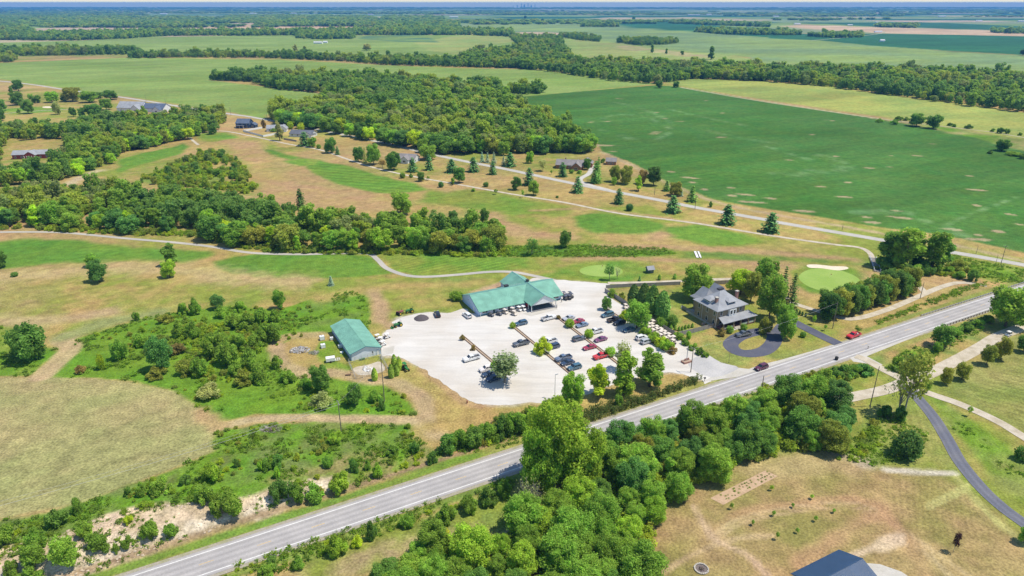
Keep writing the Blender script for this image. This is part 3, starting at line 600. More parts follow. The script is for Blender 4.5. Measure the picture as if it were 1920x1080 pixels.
# ------------------------------------------------------------------ foliage
def leafmat(name, base, use_color=True, vary=.35, trans=.58, rnd=.5):
    m, n, l = mat(name); n.remove(n['Principled BSDF'])
    oi = n.new('ShaderNodeObjectInfo'); geo = n.new('ShaderNodeNewGeometry'); tc = n.new('ShaderNodeTexCoord')
    if use_color: src = oi.outputs['Color']
    else:
        rg = n.new('ShaderNodeValToRGB'); rg.color_ramp.interpolation = 'LINEAR'
        els = rg.color_ramp.elements; els[0].position = 0; els[1].position = 1
        els[0].color = (*base[0], 1); els[1].color = (*base[-1], 1)
        for i, c in enumerate(base[1:-1]):
            e = els.new((i+1)/(len(base)-1)); e.color = (*c, 1)
        l.new(oi.outputs['Random'], rg.inputs[0]); src = rg.outputs[0]
    nz = n.new('ShaderNodeTexNoise'); nz.inputs['Scale'].default_value = .45; nz.inputs['Detail'].default_value = 3; l.new(tc.outputs['Object'], nz.inputs['Vector'])
    a = n.new('ShaderNodeMapRange'); a.inputs[1].default_value = .3; a.inputs[2].default_value = .7; a.inputs[3].default_value = 1-vary; a.inputs[4].default_value = 1+vary
    l.new(nz.outputs['Fac'], a.inputs[0])
    r = n.new('ShaderNodeMapRange'); r.inputs[3].default_value = 1-rnd*.5; r.inputs[4].default_value = 1+rnd*.6; l.new(geo.outputs['Random Per Island'], r.inputs[0])
    mu = n.new('ShaderNodeMath'); mu.operation = 'MULTIPLY'; l.new(a.outputs[0], mu.inputs[0]); l.new(r.outputs[0], mu.inputs[1])
    x = n.new('ShaderNodeMix'); x.data_type = 'RGBA'; x.blend_type = 'MULTIPLY'; x.inputs[0].default_value = 1; l.new(src, x.inputs[6]); l.new(mu.outputs[0], x.inputs[7])
    d = n.new('ShaderNodeBsdfDiffuse'); t = n.new('ShaderNodeBsdfTranslucent'); mix = n.new('ShaderNodeMixShader'); mix.inputs[0].default_value = trans
    l.new(x.outputs[2], d.inputs[0]); l.new(x.outputs[2], t.inputs[0]); l.new(d.outputs[0], mix.inputs[1]); l.new(t.outputs[0], mix.inputs[2])
    l.new(mix.outputs[0], n['Material Output'].inputs[0]); return m
M_LEAF = leafmat('leaves', None)
M_NEEDLE = leafmat('needles', None, vary=.25, trans=.12)
M_BARK = plain('bark', (.13, .10, .075), .9, vary=.3, scale=2)
M_BARKP = plain('pale_bark', (.30, .27, .23), .9, vary=.3, scale=2)
M_WOODS = [leafmat('woodland_leaves_%s' % nm, cols, False, vary=.3, rnd=.4) for nm, cols in (
    ('mid', [(0.281,0.441,0.065), (0.366,0.531,0.08), (0.317,0.475,0.08), (0.403,0.554,0.075)]), ('yellow', [(0.415,0.531,0.075), (0.488,0.576,0.085), (0.403,0.508,0.07), (0.476,0.52,0.11)]),
    ('dark', [(0.207,0.362,0.075), (0.268,0.429,0.09), (0.232,0.395,0.095), (0.293,0.429,0.1)]), ('grey', [(0.342,0.452,0.14), (0.403,0.441,0.15), (0.305,0.418,0.11), (0.329,0.407,0.12)]))]
M_WOOD = M_WOODS[0]
M_WEED = leafmat('weed_leaves', [(.20,.36,.04), (.26,.43,.045), (.32,.47,.05), (.27,.38,.07), (.19,.31,.05)], False, vary=.3)
M_CATT = leafmat('reed_leaves', [(.16,.23,.06), (.23,.29,.08), (.30,.31,.11)], False, vary=.3)

def quads(c, nrm, size, r, aspect=1.0, bend=.35):
    """leaf clumps: bent four-point faces at c facing nrm"""
    n = len(c); nrm = nrm/np.linalg.norm(nrm, axis=1, keepdims=True)
    t = r.normal(size=(n, 3)); t -= (t*nrm).sum(1, keepdims=True)*nrm; t /= np.linalg.norm(t, axis=1, keepdims=True)
    b = np.cross(nrm, t); s = size[:, None]*.5
    j = lambda: r.uniform(.6, 1.3, (n, 1))
    v = np.stack([c+t*s*j(), c+b*s*j()*aspect+nrm*s*bend, c-t*s*j(), c-b*s*j()*aspect+nrm*s*bend], 1).reshape(-1, 3)
    i = np.arange(n)[:, None]*4
    return v, np.concatenate([i+np.array([[0, 1, 2]]), i+np.array([[0, 2, 3]])], 0)
def lobes_crown(seed, lobes, nleaf, leaf, fill=.25, up=.75, flat=1.0):
    """leaves over the skin of many lobes (x,y,z,r,rz), deeper ones thinned out"""
    r = np.random.default_rng(seed); L = np.array(lobes); wgt = L[:, 3]*L[:, 4]; wgt = wgt/wgt.sum()
    k = r.choice(len(L), nleaf*2, p=wgt); d = r.normal(size=(nleaf*2, 3)); d /= np.linalg.norm(d, axis=1, keepdims=True)
    rad = np.where(r.uniform(size=nleaf*2) < fill, r.uniform(.45, .85, nleaf*2), np.clip(r.normal(1.0, .15, nleaf*2), .75, 1.42))[:, None]
    sc = np.stack([L[k, 3], L[k, 3], L[k, 4]], 1); c = L[k, :3]+d*rad*sc
    keep = np.ones(len(c), bool)
    for q in range(len(L)):
        e = (c-L[q, :3])/np.array([L[q, 3], L[q, 3], L[q, 4]]); keep &= ~(((e*e).sum(1) < .5) & (k != q))
    c, d = c[keep][:nleaf], d[keep][:nleaf]
    nr = d*.8+r.normal(size=d.shape)*.75; nr[:, 2] += up
    return quads(c, nr, leaf*r.uniform(.6, 1.35, len(c)), r, bend=.4)
def broad_lobes(r, H, W, base=.18, nl=16, top=.9, q0=.13, q1=.21):
    c = [(0, 0, H*(base+.42), W*.30, H*.30)]
    for i in range(nl):
        a = r.uniform(0, 6.28); z = r.uniform(base+.08, top); rr = W*.5*math.sqrt(max(.05, 1-((z-.5)/.55)**2))*r.uniform(.45, .78)
        q = r.uniform(q0, q1)*W
        c.append((math.cos(a)*rr, math.sin(a)*rr, H*z, q, q*r.uniform(.75, 1.0)))
    return c
def limbs(r, H, W, base=.2, n=6, thick=.028):
    mb = MB(); rt = H*thick
    mb.tube((0, 0, -.3), (r.uniform(-.02, .02)*H, r.uniform(-.02, .02)*H, H*.45), rt, 7, rt*.6)
    for i in range(n):
        a = 6.28*i/n+r.uniform(-.4, .4); z0 = H*r.uniform(base, .42); z1 = H*r.uniform(.5, .78); q = W*r.uniform(.2, .36)
        mb.tube((0, 0, z0), (math.cos(a)*q*.5, math.sin(a)*q*.5, (z0+z1)/2), rt*.45, 5, rt*.3)
        mb.tube((math.cos(a)*q*.5, math.sin(a)*q*.5, (z0+z1)/2), (math.cos(a)*q, math.sin(a)*q, z1), rt*.3, 4, rt*.1)
    return mb
PROTO = {}
def proto(kind, name, crown, trunk_mb, leafm, barkm, H, W):
    me = npmesh(name+'_crown', crown[0], crown[1], [leafm]); tm = trunk_mb.me(name+'_trunk', barkm)
    PROTO.setdefault(kind, []).append((name, me, tm, H, W))
for i in range(6):            # broadleaf, 12 m high, 10 m wide
    r = random.Random(100+i); H, W = 12, 10
    proto('broad', 'broadleaf_tree', lobes_crown(i, broad_lobes(r, H, W, .10, 30, .92, .10, .18), 6200, .56), limbs(r, H, W), M_LEAF, M_BARK, H, W)
for i in range(4):            # large foreground trees, 20 m high, 18 m wide
    r = random.Random(150+i); H, W = 20, 18
    proto('big', 'large_tree', lobes_crown(10+i, broad_lobes(r, H, W, .08, 60, .93, .07, .135), 17000, .56, .3), limbs(r, H, W, .15, 9), M_LEAF, M_BARK, H, W)
for i in range(4):            # tall narrow: cottonwood, poplar
    r = random.Random(200+i); H, W = 14, 6
    lb = [(0, 0, 7.5, 1.5, 4.5)]
    for k in range(20):
        z = r.uniform(.14, .97); rr = W*.5*(.35+.65*math.sin(min(1, (1-z)*1.5+.1)*1.57))*r.uniform(.3, .8); a = r.uniform(0, 6.28); q = r.uniform(.6, 1.15)
        lb.append((math.cos(a)*rr, math.sin(a)*rr, H*z, q, q*1.2))
    proto('tall', 'tall_tree', lobes_crown(20+i, lb, 4200, .52), limbs(r, H, W, .12), M_LEAF, M_BARK, H, W)
def conifer(seed, H, W, levels=15, per=10, droop=.25, dens=9, leaf=.5, sharp=.9):
    r = np.random.default_rng(seed); C = []; N = []
    for k in range(levels):
        f = .05+.95*k/levels; R = W*.5*((1-f)**sharp)*r.uniform(.8, 1.12)+.12; z = H*f
        nb = max(4, int(per*(.5+.6*(1-f))))
        for b in range(nb):
            a = 2*math.pi*(b+r.uniform(-.3, .3))/nb+k*1.1; q = R*r.uniform(.75, 1.15)
            for s in range(max(3, int(dens*(.35+R/W*1.3)))):
                t = r.uniform(.15, 1.0); sp = .16*W*t*r.normal()*.35
                C.append((math.cos(a)*q*t-math.sin(a)*sp, math.sin(a)*q*t+math.cos(a)*sp, z-droop*q*t*t+r.normal()*.07+.12*q*t))
                N.append((math.cos(a)*.35+r.normal()*.35, math.sin(a)*.35+r.normal()*.35, 1))
    C = np.array(C); N = np.array(N, float); return quads(C, N, leaf*r.uniform(.7, 1.4, len(C)), r, .7, .15)
for i in range(4):            # pines and spruces, 10 m high, 6.6 m wide
    H, W = 10, 6.6; mb = MB().tube((0, 0, -.3), (0, 0, H*.93), .19, 7, .03)
    proto('pine', 'pine_tree', conifer(300+i, H, W, 13, 12, .18, 11, .85, .62), mb, M_NEEDLE, M_BARK, H, W)
for i in range(2):            # narrow spruce
    H, W = 12, 5; mb = MB().tube((0, 0, -.3), (0, 0, H*.95), .2, 7, .03)
    proto('spruce', 'spruce_tree', conifer(320+i, H, W, 20, 11, .35, 9, .55, .85), mb, M_NEEDLE, M_BARK, H, W)
for i in range(2):            # clipped arborvitae, 4 m high, 1.6 m wide
    r = np.random.default_rng(340+i); n = 1500; z = r.uniform(0.02, 1, n); a = r.uniform(0, 6.28, n)
    R = .8*np.clip(np.sin(np.pi*np.clip(z*.78+.20, 0, 1)), 0, 1)**.7*r.uniform(.85, 1.05, n)
    c = np.stack([np.cos(a)*R, np.sin(a)*R, z*4], 1); nr = np.stack([np.cos(a), np.sin(a), .3+0*a], 1)+r.normal(size=(n, 3))*.35
    proto('arbor', 'arborvitae', quads(c, nr, .30*r.uniform(.7, 1.3, n), r), MB().tube((0, 0, -.2), (0, 0, 3.2), .07, 6, .02), M_NEEDLE, M_BARK, 4, 1.6)
for i in range(7):            # shrubs, 3 m high, 3.4 m wide
    r = random.Random(400+i); H, W = 3, 3.4; lb = []
    for k in range(19):
        a = r.uniform(0, 6.28); rr = r.uniform(.05, .46)*W; q = r.uniform(.09, .20)*W; lb.append((math.cos(a)*rr, math.sin(a)*rr, H*r.uniform(.12, .84)*(1.12-rr/W), q, q*1.05))
    mb = MB()
    for k in range(5):
        a = r.uniform(0, 6.28); mb.tube((0, 0, -.15), (math.cos(a)*W*.25, math.sin(a)*W*.25, H*.6), .05, 5, .015)
    proto('shrub', 'shrub', lobes_crown(40+i, lb, 3000, .25, .35), mb, M_LEAF, M_BARK, H, W)
for i in range(2):            # clipped round bush
    r = random.Random(430+i); lb = [(0, 0, .95, .95, .9)]+[(math.cos(k)*.35, math.sin(k)*.35, .9+.15*math.sin(k*3), .65, .6) for k in range(6)]
    proto('round', 'round_bush', lobes_crown(60+i, lb, 1300, .22), MB().tube((0, 0, -.1), (0, 0, .9), .08, 6, .03), M_LEAF, M_BARK, 2, 2.1)
for i in range(2):            # thin tree with see-through crown
    r = random.Random(440+i); H, W = 8, 5
    proto('thin', 'thin_tree', lobes_crown(70+i, broad_lobes(r, H, W, .3, 15), 950, .42, .4), limbs(r, H, W, .25, 9, .018), M_LEAF, M_BARKP, H, W)
for i in range(2):            # sapling
    r = random.Random(450+i); H, W = 3, 1.6
    proto('sapling', 'sapling', lobes_crown(80+i, broad_lobes(r, H, W, .3, 8), 420, .22, .3), MB().tube((0, 0, -.15), (0, 0, 2.2), .035, 5, .015), M_LEAF, M_BARK, H, W)
for i in range(2):            # bare grey tree
    r = random.Random(460+i); H, W = 8, 7; mb = limbs(r, H, W, .1, 12, .022)
    for k in range(60):
        a = r.uniform(0, 6.28); z = r.uniform(.25, .7)*H; q = W*r.uniform(.1, .3); p = Vector((math.cos(a)*q, math.sin(a)*q, z)); mb.tube(p, p+Vector((math.cos(a)*r.uniform(.3, 1.4), math.sin(a)*r.uniform(.3, 1.4), r.uniform(.2, 1.6))), .04, 4, .012)
    proto('bare', 'bare_tree', lobes_crown(90+i, broad_lobes(r, H, W, .3, 10), 160, .3), mb, M_LEAF, M_BARKP, H, W)

TINT = dict(mid=(0.339,0.53,0.0808), dark=(0.234,0.408,0.0808), deep=(0.139,0.246,0.0593), bright=(0.433,0.636,0.076), lime=(0.591,0.746,0.0593), olive=(0.405,0.447,0.084),
            teal=(0.218,0.419,0.104), pine=(0.156,0.337,0.0988), blue=(0.373,0.523,0.346), gold=(0.778,0.746,0.0593), purple=(0.0877,0.0424,0.0475), grey=(0.515,0.552,0.198), brown=(0.45,0.359,0.119))
_tr = random.Random(99)
LAB = {'broad': 'tree', 'big': 'tree', 'tall': 'tree', 'pine': 'pine tree', 'spruce': 'spruce tree', 'arbor': 'arborvitae', 'shrub': 'shrub', 'round': 'bush', 'thin': 'tree', 'sapling': 'sapling', 'bare': 'tree'}
def plant(kind, loc, h, wd, tint, label, group=None, name=None, var=None, leanr=0.0):
    ps = PROTO[kind]; nm, me, tm, H, W = ps[_tr.randrange(len(ps)) if var is None else var]
    c = TINT[tint] if isinstance(tint, str) else tint; j = _tr.uniform(.85, 1.18); g = _tr.uniform(.92, 1.08)
    e = empty(name or nm, loc, _tr.uniform(0, 6.28), (wd/W, wd/W, h/H))
    t = bpy.data.objects.new('trunk' if kind not in ('shrub', 'round') else 'stem', tm); COL.objects.link(t); t.parent = e
    k = bpy.data.objects.new('crown' if kind not in ('shrub', 'round') else 'foliage', me); COL.objects.link(k); k.parent = e
    k.color = (c[0]*j*g, c[1]*j, c[2]*j, 1)
    tag(e, label, LAB[kind], group); return e
def T(kind, px, pyb, pyt, wpx, tint, label, group=None, name=None):
    """a plant whose foot stands at (px, pyb) in the photo, top at row pyt, wpx wide"""
    p = P3(px, pyb); return plant(kind, p, max(.5, HT(px, pyb, pyt)), wpx*MPP(px, pyb), tint, label, group, name)

# ---- woodland masses seen as one body: instanced trees, one object per wood
def inst_tree(name, seed, H, W, nleaf, leaf, nl=12, q0=.13, q1=.21, m=None):
    r = random.Random(seed); v, f = lobes_crown(seed, broad_lobes(r, H, W, .05, nl, .88, q0, q1), nleaf, leaf, .15); me = npmesh(name, v, f, [m or M_WOOD]); return bpy.data.objects.new(name, me)
def collection(name, objs):
    c = bpy.data.collections.new(name)
    for o in objs: c.objects.link(o)
    return c
C_MID = collection('woodland_kinds', [inst_tree('woodland_tree', 500+i, 12+i % 3, 9+i % 4, 1500, .95, 18, .09+.01*(i % 3), .17, M_WOODS[[0, 0, 2, 2, 0, 1, 1, 3, 0, 2][i]]) for i in range(10)])
C_FAR = collection('far_wood_kinds', [inst_tree('far_woodland_tree', 520+i, 14, 14, 240, 3.0, 9, m=M_WOODS[[0, 2, 0, 2, 1][i]]) for i in range(5)])
def inst_clump(name, seed, wd, n, leaf, h, m, tall=False):
    r = np.random.default_rng(seed); c = np.stack([r.normal(size=n)*wd*.3, r.normal(size=n)*wd*.3, r.uniform(.05, 1, n)*h], 1)
    nr = r.normal(size=(n, 3))*.7; nr[:, 2] += .1 if tall else .7
    v, f = quads(c, nr, leaf*r.uniform(.6, 1.4, n), r, .35 if tall else 1, .3); return bpy.data.objects.new(name, npmesh(name, v, f, [m]))
C_WEED = collection('weed_kinds', [inst_clump('weed_clump', 540+i, 1.6, 46, .42, .75, M_WEED) for i in range(5)])
C_REED = collection('reed_kinds', [inst_clump('reed_clump', 550+i, 1.1, 60, .55, 1.9, M_CATT, True) for i in range(3)])
def inst_bush(name, seed, H, W, n, leaf):
    r = random.Random(seed); lb = []
    for k in range(14): a = r.uniform(0, 6.28); rr = r.uniform(0, .45)*W; q = r.uniform(.10, .22)*W; lb.append((math.cos(a)*rr, math.sin(a)*rr, H*r.uniform(.1, .8)*(1.1-rr/W), q, q))
    v, f = lobes_crown(seed, lb, n, leaf, .3); return bpy.data.objects.new(name, npmesh(name, v, f, [M_BUSH]))
M_BUSH = leafmat('thicket_leaves', [(0.27,0.402,0.0522), (0.414,0.566,0.0575), (0.341,0.462,0.0731), (0.52,0.641,0.0522), (0.431,0.447,0.0836), (0.288,0.402,0.0836)], False, vary=.3)
C_BUSH = collection('thicket_kinds', [inst_bush('thicket_bush', 560+i, 2.2, 3.2, 800, .31) for i in range(6)])
def scatter_tree(coll):
    g = bpy.data.node_groups.new('scatter_'+coll.name, 'GeometryNodeTree')
    g.interface.new_socket('Geometry', in_out='INPUT', socket_type='NodeSocketGeometry'); g.interface.new_socket('Geometry', in_out='OUTPUT', socket_type='NodeSocketGeometry')
    n = g.nodes; l = g.links; i = n.new('NodeGroupInput'); o = n.new('NodeGroupOutput')
    ip = n.new('GeometryNodeInstanceOnPoints'); ci = n.new('GeometryNodeCollectionInfo'); ci.inputs['Collection'].default_value = coll
    ci.inputs['Separate Children'].default_value = True; ci.inputs['Reset Children'].default_value = True; ip.inputs['Pick Instance'].default_value = True
    def at(nm, ty):
        a = n.new('GeometryNodeInputNamedAttribute'); a.data_type = ty; a.inputs['Name'].default_value = nm; return a.outputs['Attribute']
    cr = n.new('ShaderNodeCombineXYZ'); l.new(at('rz', 'FLOAT'), cr.inputs['Z'])
    l.new(i.outputs[0], ip.inputs['Points']); l.new(ci.outputs[0], ip.inputs['Instance']); l.new(at('kind_id', 'INT'), ip.inputs['Instance Index'])
    l.new(cr.outputs[0], ip.inputs['Rotation']); l.new(at('sz', 'FLOAT_VECTOR'), ip.inputs['Scale']); l.new(ip.outputs[0], o.inputs[0]); return g
GN = {}
def scatter(name, pts, sz, coll, label, cat, kinds=None):
    if len(pts) == 0: return None
    if coll.name not in GN: GN[coll.name] = scatter_tree(coll)
    me = bpy.data.meshes.new(name); me.from_pydata([tuple(p) for p in pts], [], []); N = len(pts)
    me.attributes.new('rz', 'FLOAT', 'POINT').data.foreach_set('value', rng.uniform(0, 6.28, N).astype(np.float32))
    me.attributes.new('kind_id', 'INT', 'POINT').data.foreach_set('value', (rng.integers(0, len(coll.objects), N) if kinds is None else kinds).astype(np.int32))
    me.attributes.new('sz', 'FLOAT_VECTOR', 'POINT').data.foreach_set('vector', np.asarray(sz, np.float32).ravel())
    o = bpy.data.objects.new(name, me); COL.objects.link(o); md = o.modifiers.new('scatter', 'NODES'); md.node_group = GN[coll.name]
    return tag(o, label, cat, kind='stuff')
def fillpoly(poly, sp, seed, jit=.42):
    a = np.array(poly); r = np.random.default_rng(seed)
    gx, gy = np.meshgrid(np.arange(a[:, 0].min(), a[:, 0].max()+sp, sp), np.arange(a[:, 1].min(), a[:, 1].max()+sp, sp))
    x = gx.ravel()+r.uniform(-jit, jit, gx.size)*sp; y = gy.ravel()+r.uniform(-jit, jit, gx.size)*sp
    k = inside_sd(poly, x, y) < 0; return np.stack([x[k], y[k]], 1)
def wood(px, sp, label, coll=None, smin=.6, smax=1.25, hs=1.0, seed=0, name='woodland'):
    pts = fillpoly([P(*p) for p in px], sp, seed, .49); r = np.random.default_rng(seed+1); pts = pts[r.uniform(size=len(pts)) > .05]
    s = np.clip((smin+smax)/2*np.exp(r.normal(size=len(pts))*.24), smin*.75, smax*1.25); coll = coll or C_MID
    t = fbm(pts[:, 0], pts[:, 1], 70, seed+3, 3)+r.normal(size=len(pts))*.09; order = np.argsort(np.argsort(t))/max(1, len(t))    # species grow in drifts
    kinds = None if len(coll.objects) != 10 else np.array([2, 3, 9, 0, 4, 1, 8, 7, 5, 6])[np.clip((order*10+r.normal(size=len(t))*.9).astype(int), 0, 9)]
    sz = np.stack([s*r.uniform(.85, 1.2, len(s)), s*r.uniform(.85, 1.2, len(s)), s*hs*r.uniform(.85, 1.2, len(s))], 1)
    return scatter(name, np.concatenate([pts, np.zeros((len(pts), 1))], 1), sz, coll, label, 'woodland', kinds)
wood([(392,150),(470,154),(520,168),(600,174),(640,188),(575,208),(505,218),(502,226),(545,232),(605,240),(700,258),(800,280),(905,288),(1000,288),(1112,286),(1112,276),(1055,247),(998,216),(955,196),(940,170),(895,164),(840,165),(780,156),(690,150),(560,147),(450,145)], 7.0, 'dense green wood in the middle distance behind the country road', seed=1)
wood([(955,176),(985,178),(1012,176),(1020,172),(985,169),(955,170)], 8, 'small clump of trees at the corner of the corn field', seed=41)
wood([(242,110),(340,108),(500,109),(640,115),(720,122),(860,126),(950,128),(1000,130),(1000,119),(900,117),(800,113),(690,113),(600,108),(500,105),(340,104),(242,105)], 9, 'long hedgerow of trees between two corn fields', seed=2, smax=1.15)
wood([(862,124),(950,128),(1010,132),(1080,142),(1150,152),(1232,158),(1300,148),(1440,153),(1440,132),(1330,127),(1240,123),(1100,120),(1062,116),(1070,104),(1060,96),(990,92),(890,100),(865,110)], 10, 'broad belt of trees running across the far fields', seed=3, smax=1.35)
wood([(1050,70),(1090,76),(1122,79),(1128,75),(1080,67),(1050,66)], 11, 'short row of trees beyond the belt', seed=4)
wood([(985,92),(1060,96),(1055,84),(1050,72),(985,70),(955,70),(970,85)], 12, 'tree belt reaching back between the pale fields', seed=42)
wood([(1158,80),(1200,86),(1250,84),(1274,80),(1268,77),(1200,76),(1160,77)], 11, 'isolated oval wood in the pale green field', seed=5)
wood([(1300,147),(1440,153),(1560,164),(1700,183),(1800,198),(1920,211),(2150,240),(2150,165),(1920,150),(1850,142),(1720,136),(1600,134),(1440,133),(1300,126)], 10, 'wide wood along the right behind the yellow hay field', seed=6, smax=1.3)
wood([(-160,106),(60,105),(150,104),(262,102),(266,99),(230,97),(130,97),(0,96),(-160,94)], 10, 'dark wood at the far left behind the corn field', seed=7, smax=1.4)
wood([(-60,119),(10,118),(30,115),(30,111),(0,110),(-60,110)], 10, 'small wood cut by the left edge', seed=8)
# ---- farther woods
FW = [([(-100,74),(60,76),(150,76),(230,73),(300,68),(400,67),(480,67),(480,62),(300,61),(200,64),(60,66),(-100,64)], 16), ([(480,67),(560,66),(720,66),(880,66),(960,69),(960,60),(860,59),(700,59),(560,61),(480,62)], 16),
 ([(555,72),(600,74),(665,73),(664,69),(600,68),(560,69)], 15), ([(480,50),(600,50),(720,51),(720,46),(600,44),(480,44)], 24), ([(700,60),(860,58),(860,45),(760,43),(705,47)], 24), ([(1090,50),(1160,51),(1158,48),(1095,47)], 20), ([(1255,44),(1330,47),(1440,51),(1440,48),(1330,44),(1255,41)], 22),
 ([(1300,60),(1360,65),(1440,66),(1500,66),(1500,63),(1420,61),(1330,58)], 18), ([(1510,68),(1560,72),(1618,70),(1615,66),(1560,67)], 18), ([(70,50),(200,52),(300,53),(380,52),(380,46),(230,45),(70,46)], 24), ([(0,62),(60,64),(60,56),(0,54)], 20), ([(0,46),(120,47),(250,45),(380,42),(380,35),(240,33),(0,34)], 40), ([(420,42),(560,44),(720,42),(700,33),(560,31),(420,32)], 40), ([(720,40),(830,40),(830,33),(720,32)], 40), ([(1860,62),(2000,66),(2000,62),(1860,59)], 20), ([(1640,51),(1720,53),(1720,50),(1640,49)], 25)]
FWL = ['far wood band above the left corn fields', 'far wood band above the yellow field', 'small far wood inside the pale field', 'far wood just above the pink stubble field', 'far wood right of the pink stubble field', 'tiny far tree row at the centre right', 'far tree row above the dark green strip', 'far tree row on the dark green strip', 'far farmstead trees beside the striped tan field', 'far wood left of the pink stubble field', 'far wood at the left edge under the horizon', 'hazy blue wood in the upper left', 'hazy blue wood left of the middle', 'hazy blue wood at the middle', 'far tree row at the right edge', 'tiny far tree row above the striped tan field']
for k, (px, sp) in enumerate(FW):
    wood(px, sp, FWL[k], C_FAR, sp/15*.85, sp/15*1.2, 15/sp*1.05, 60+k, 'far_woodland')
def horizon_woods():
    r = np.random.default_rng(77); N = 17000; y = 3600*np.exp(r.uniform(0, 1, N)*math.log(19500/3600)); x = r.uniform(-.86, .86, N)*y
    n = fbm(x/3.2, y, 900, 31, 3); thr = np.where(x < 0, .50, .53)-.10*sstep(8000, 15000, y); k = n > thr
    x, y = x[k], y[k]; s = 1.3+y/4200; sz = np.stack([s*r.uniform(1.2, 2.6, len(s)), s, r.uniform(.8, 1.25, len(s))], 1)
    scatter('horizon_woodland', np.stack([x, y, 0*x], 1), sz, C_FAR, 'hazy blue woods and hedges merging below the horizon', 'woodland')
horizon_woods()
# ---- rough weeds
def RG(a, b): return next(r[0] for r in REG if r[0][0] == (a, b))
def weeds(px, sp, label, seed, coll=None, s0=.4, s1=1.1, name='tall_weeds', thr=.42, ns=7):
    pts = fillpoly([P(*p) for p in px], sp, seed); r = np.random.default_rng(seed)
    if thr: pts = pts[fbm(pts[:, 0], pts[:, 1], ns, seed, 3)+r.uniform(-.06, .06, len(pts)) > thr]
    s = r.uniform(s0, s1, len(pts)); z = HGT(pts[:, 0], pts[:, 1])
    return scatter(name, np.concatenate([pts, z[:, None]], 1), np.stack([s, s, s*r.uniform(.7, 1.3, len(s))], 1), coll or C_WEED, label, 'weeds')
weeds(RG(92,708), 1.7, 'rank green weeds covering the rough ground left of the barn', 700, thr=.57)
weeds(RG(-80,606), 1.7, 'green weeds round the bushy tree at the left edge', 701, thr=.5)
weeds([(-200,1050),(0,972),(100,962),(200,925),(300,888),(402,848),(404,808),(480,795),(640,790),(762,796),(790,832),(830,855),(700,905),(600,925),(520,900),(420,930),(300,955),(150,1005),(0,1050),(-200,1190)], 1.5, 'weedy strip between the stubble field and the rocky cut', 702, thr=.53)
weeds(RG(-200,1100), 2.4, 'scattered weeds growing on the pale rocky cut', 703, thr=.60, ns=5)
weeds(RG(930,462), 1.6, 'weedy creek bed below the fairway', 704, thr=.3)
weeds([(560,1060),(700,1010),(860,960),(965,915),(960,890),(860,925),(700,975),(560,1022),(440,1062),(380,1090),(500,1090)], 1.4, 'weedy ditch along the near side of the highway', 705, thr=.40, ns=6)
weeds([(1100,775),(1130,765),(1200,748),(1260,728),(1300,712),(1316,708),(1314,716),(1250,742),(1190,765),(1130,785),(1080,800),(1070,790)], 1.0, 'tall reeds in the ditch between the lot and the highway', 706, C_REED, .7, 1.3, 'reeds', 0)
weeds([(1120,840),(1250,790),(1400,740),(1520,700),(1600,685),(1640,690),(1560,720),(1440,755),(1300,800),(1150,860)], 1.6, 'weeds along the far side of the tree row by the highway', 707, thr=.42)
weeds([(1570,845),(1640,790),(1680,775),(1740,815),(1735,850),(1640,878)], 1.6, 'weedy patch beside the big tree group on the right', 708, thr=.45)
weeds([(1655,695),(1690,660),(1760,640),(1840,605),(1840,620),(1760,665),(1700,700)], 1.5, 'weedy ditch beyond the side drive', 709, thr=.42)
weeds([(1740,470),(1920,505),(1920,530),(1860,532),(1790,505)], 1.6, 'weeds at the far right below the country road', 710, thr=.42)
weeds([(1600,612),(1660,595),(1720,572),(1800,540),(1850,528),(1850,535),(1780,560),(1700,590),(1610,622)], 1.3, 'weedy ditch between the hedge path and the guardrail', 711, thr=.35)
weeds([(900,850),(960,836),(1000,815),(1060,790),(1000,780),(930,805),(840,828),(820,842)], 1.3, 'dark brushy verge left of the tall tree', 712, thr=.32)
weeds([(1780,800),(1830,835),(1900,900),(1960,960),(1960,920),(1880,850),(1800,790)], 1.6, 'green weedy swale right of the asphalt drive', 713, thr=.45)
weeds([(245,350),(300,318),(350,298),(400,284),(445,298),(486,345),(478,372),(400,368),(300,358)], 7.5, 'scrubby trees in the clearing of the tree belt', 714, C_MID, .22, .55, 'scrub', .46, 22)
weeds(RG(92,708), 3.4, 'low merged thicket in the rough ground left of the barn', 720, C_BUSH, .25, .7, 'thicket', .62, 16)
weeds([(200,650),(300,600),(420,600),(520,600),(540,640),(520,690),(480,720),(400,720),(300,700)], 2.8, 'denser thicket in the middle of the rough ground', 721, C_BUSH, .4, 1.0, 'thicket', .52, 12)
weeds([(-200,1050),(0,972),(100,962),(200,925),(300,888),(402,848),(404,808),(480,795),(640,790),(762,796),(790,832),(830,855),(700,905),(600,925),(520,900),(420,930),(300,955),(150,1005),(0,1050),(-200,1190)], 2.6, 'low thicket between the stubble field and rocky cut', 722, C_BUSH, .25, .75, 'thicket', .56, 9)
weeds([(800,850),(860,845),(960,820),(1030,790),(1080,765),(1060,750),(980,775),(900,800),(840,825)], 1.9, 'brushy thicket left of the tall bright tree', 723, C_BUSH, .5, 1.2, 'thicket', .3)
weeds([(380,1090),(500,1050),(640,1010),(760,972),(860,940),(965,900),(965,915),(860,962),(700,1015),(560,1068),(470,1100)], 2.0, 'brushy thicket in the near highway ditch', 724, C_BUSH, .2, .6, 'thicket', .58, 8)
weeds([(1130,845),(1250,795),(1400,742),(1520,702),(1600,690),(1640,694),(1560,728),(1440,770),(1300,815),(1150,865)], 2.0, 'brushy thicket between the tree row and highway', 725, C_BUSH, .4, 1.1, 'thicket', .40, 9)
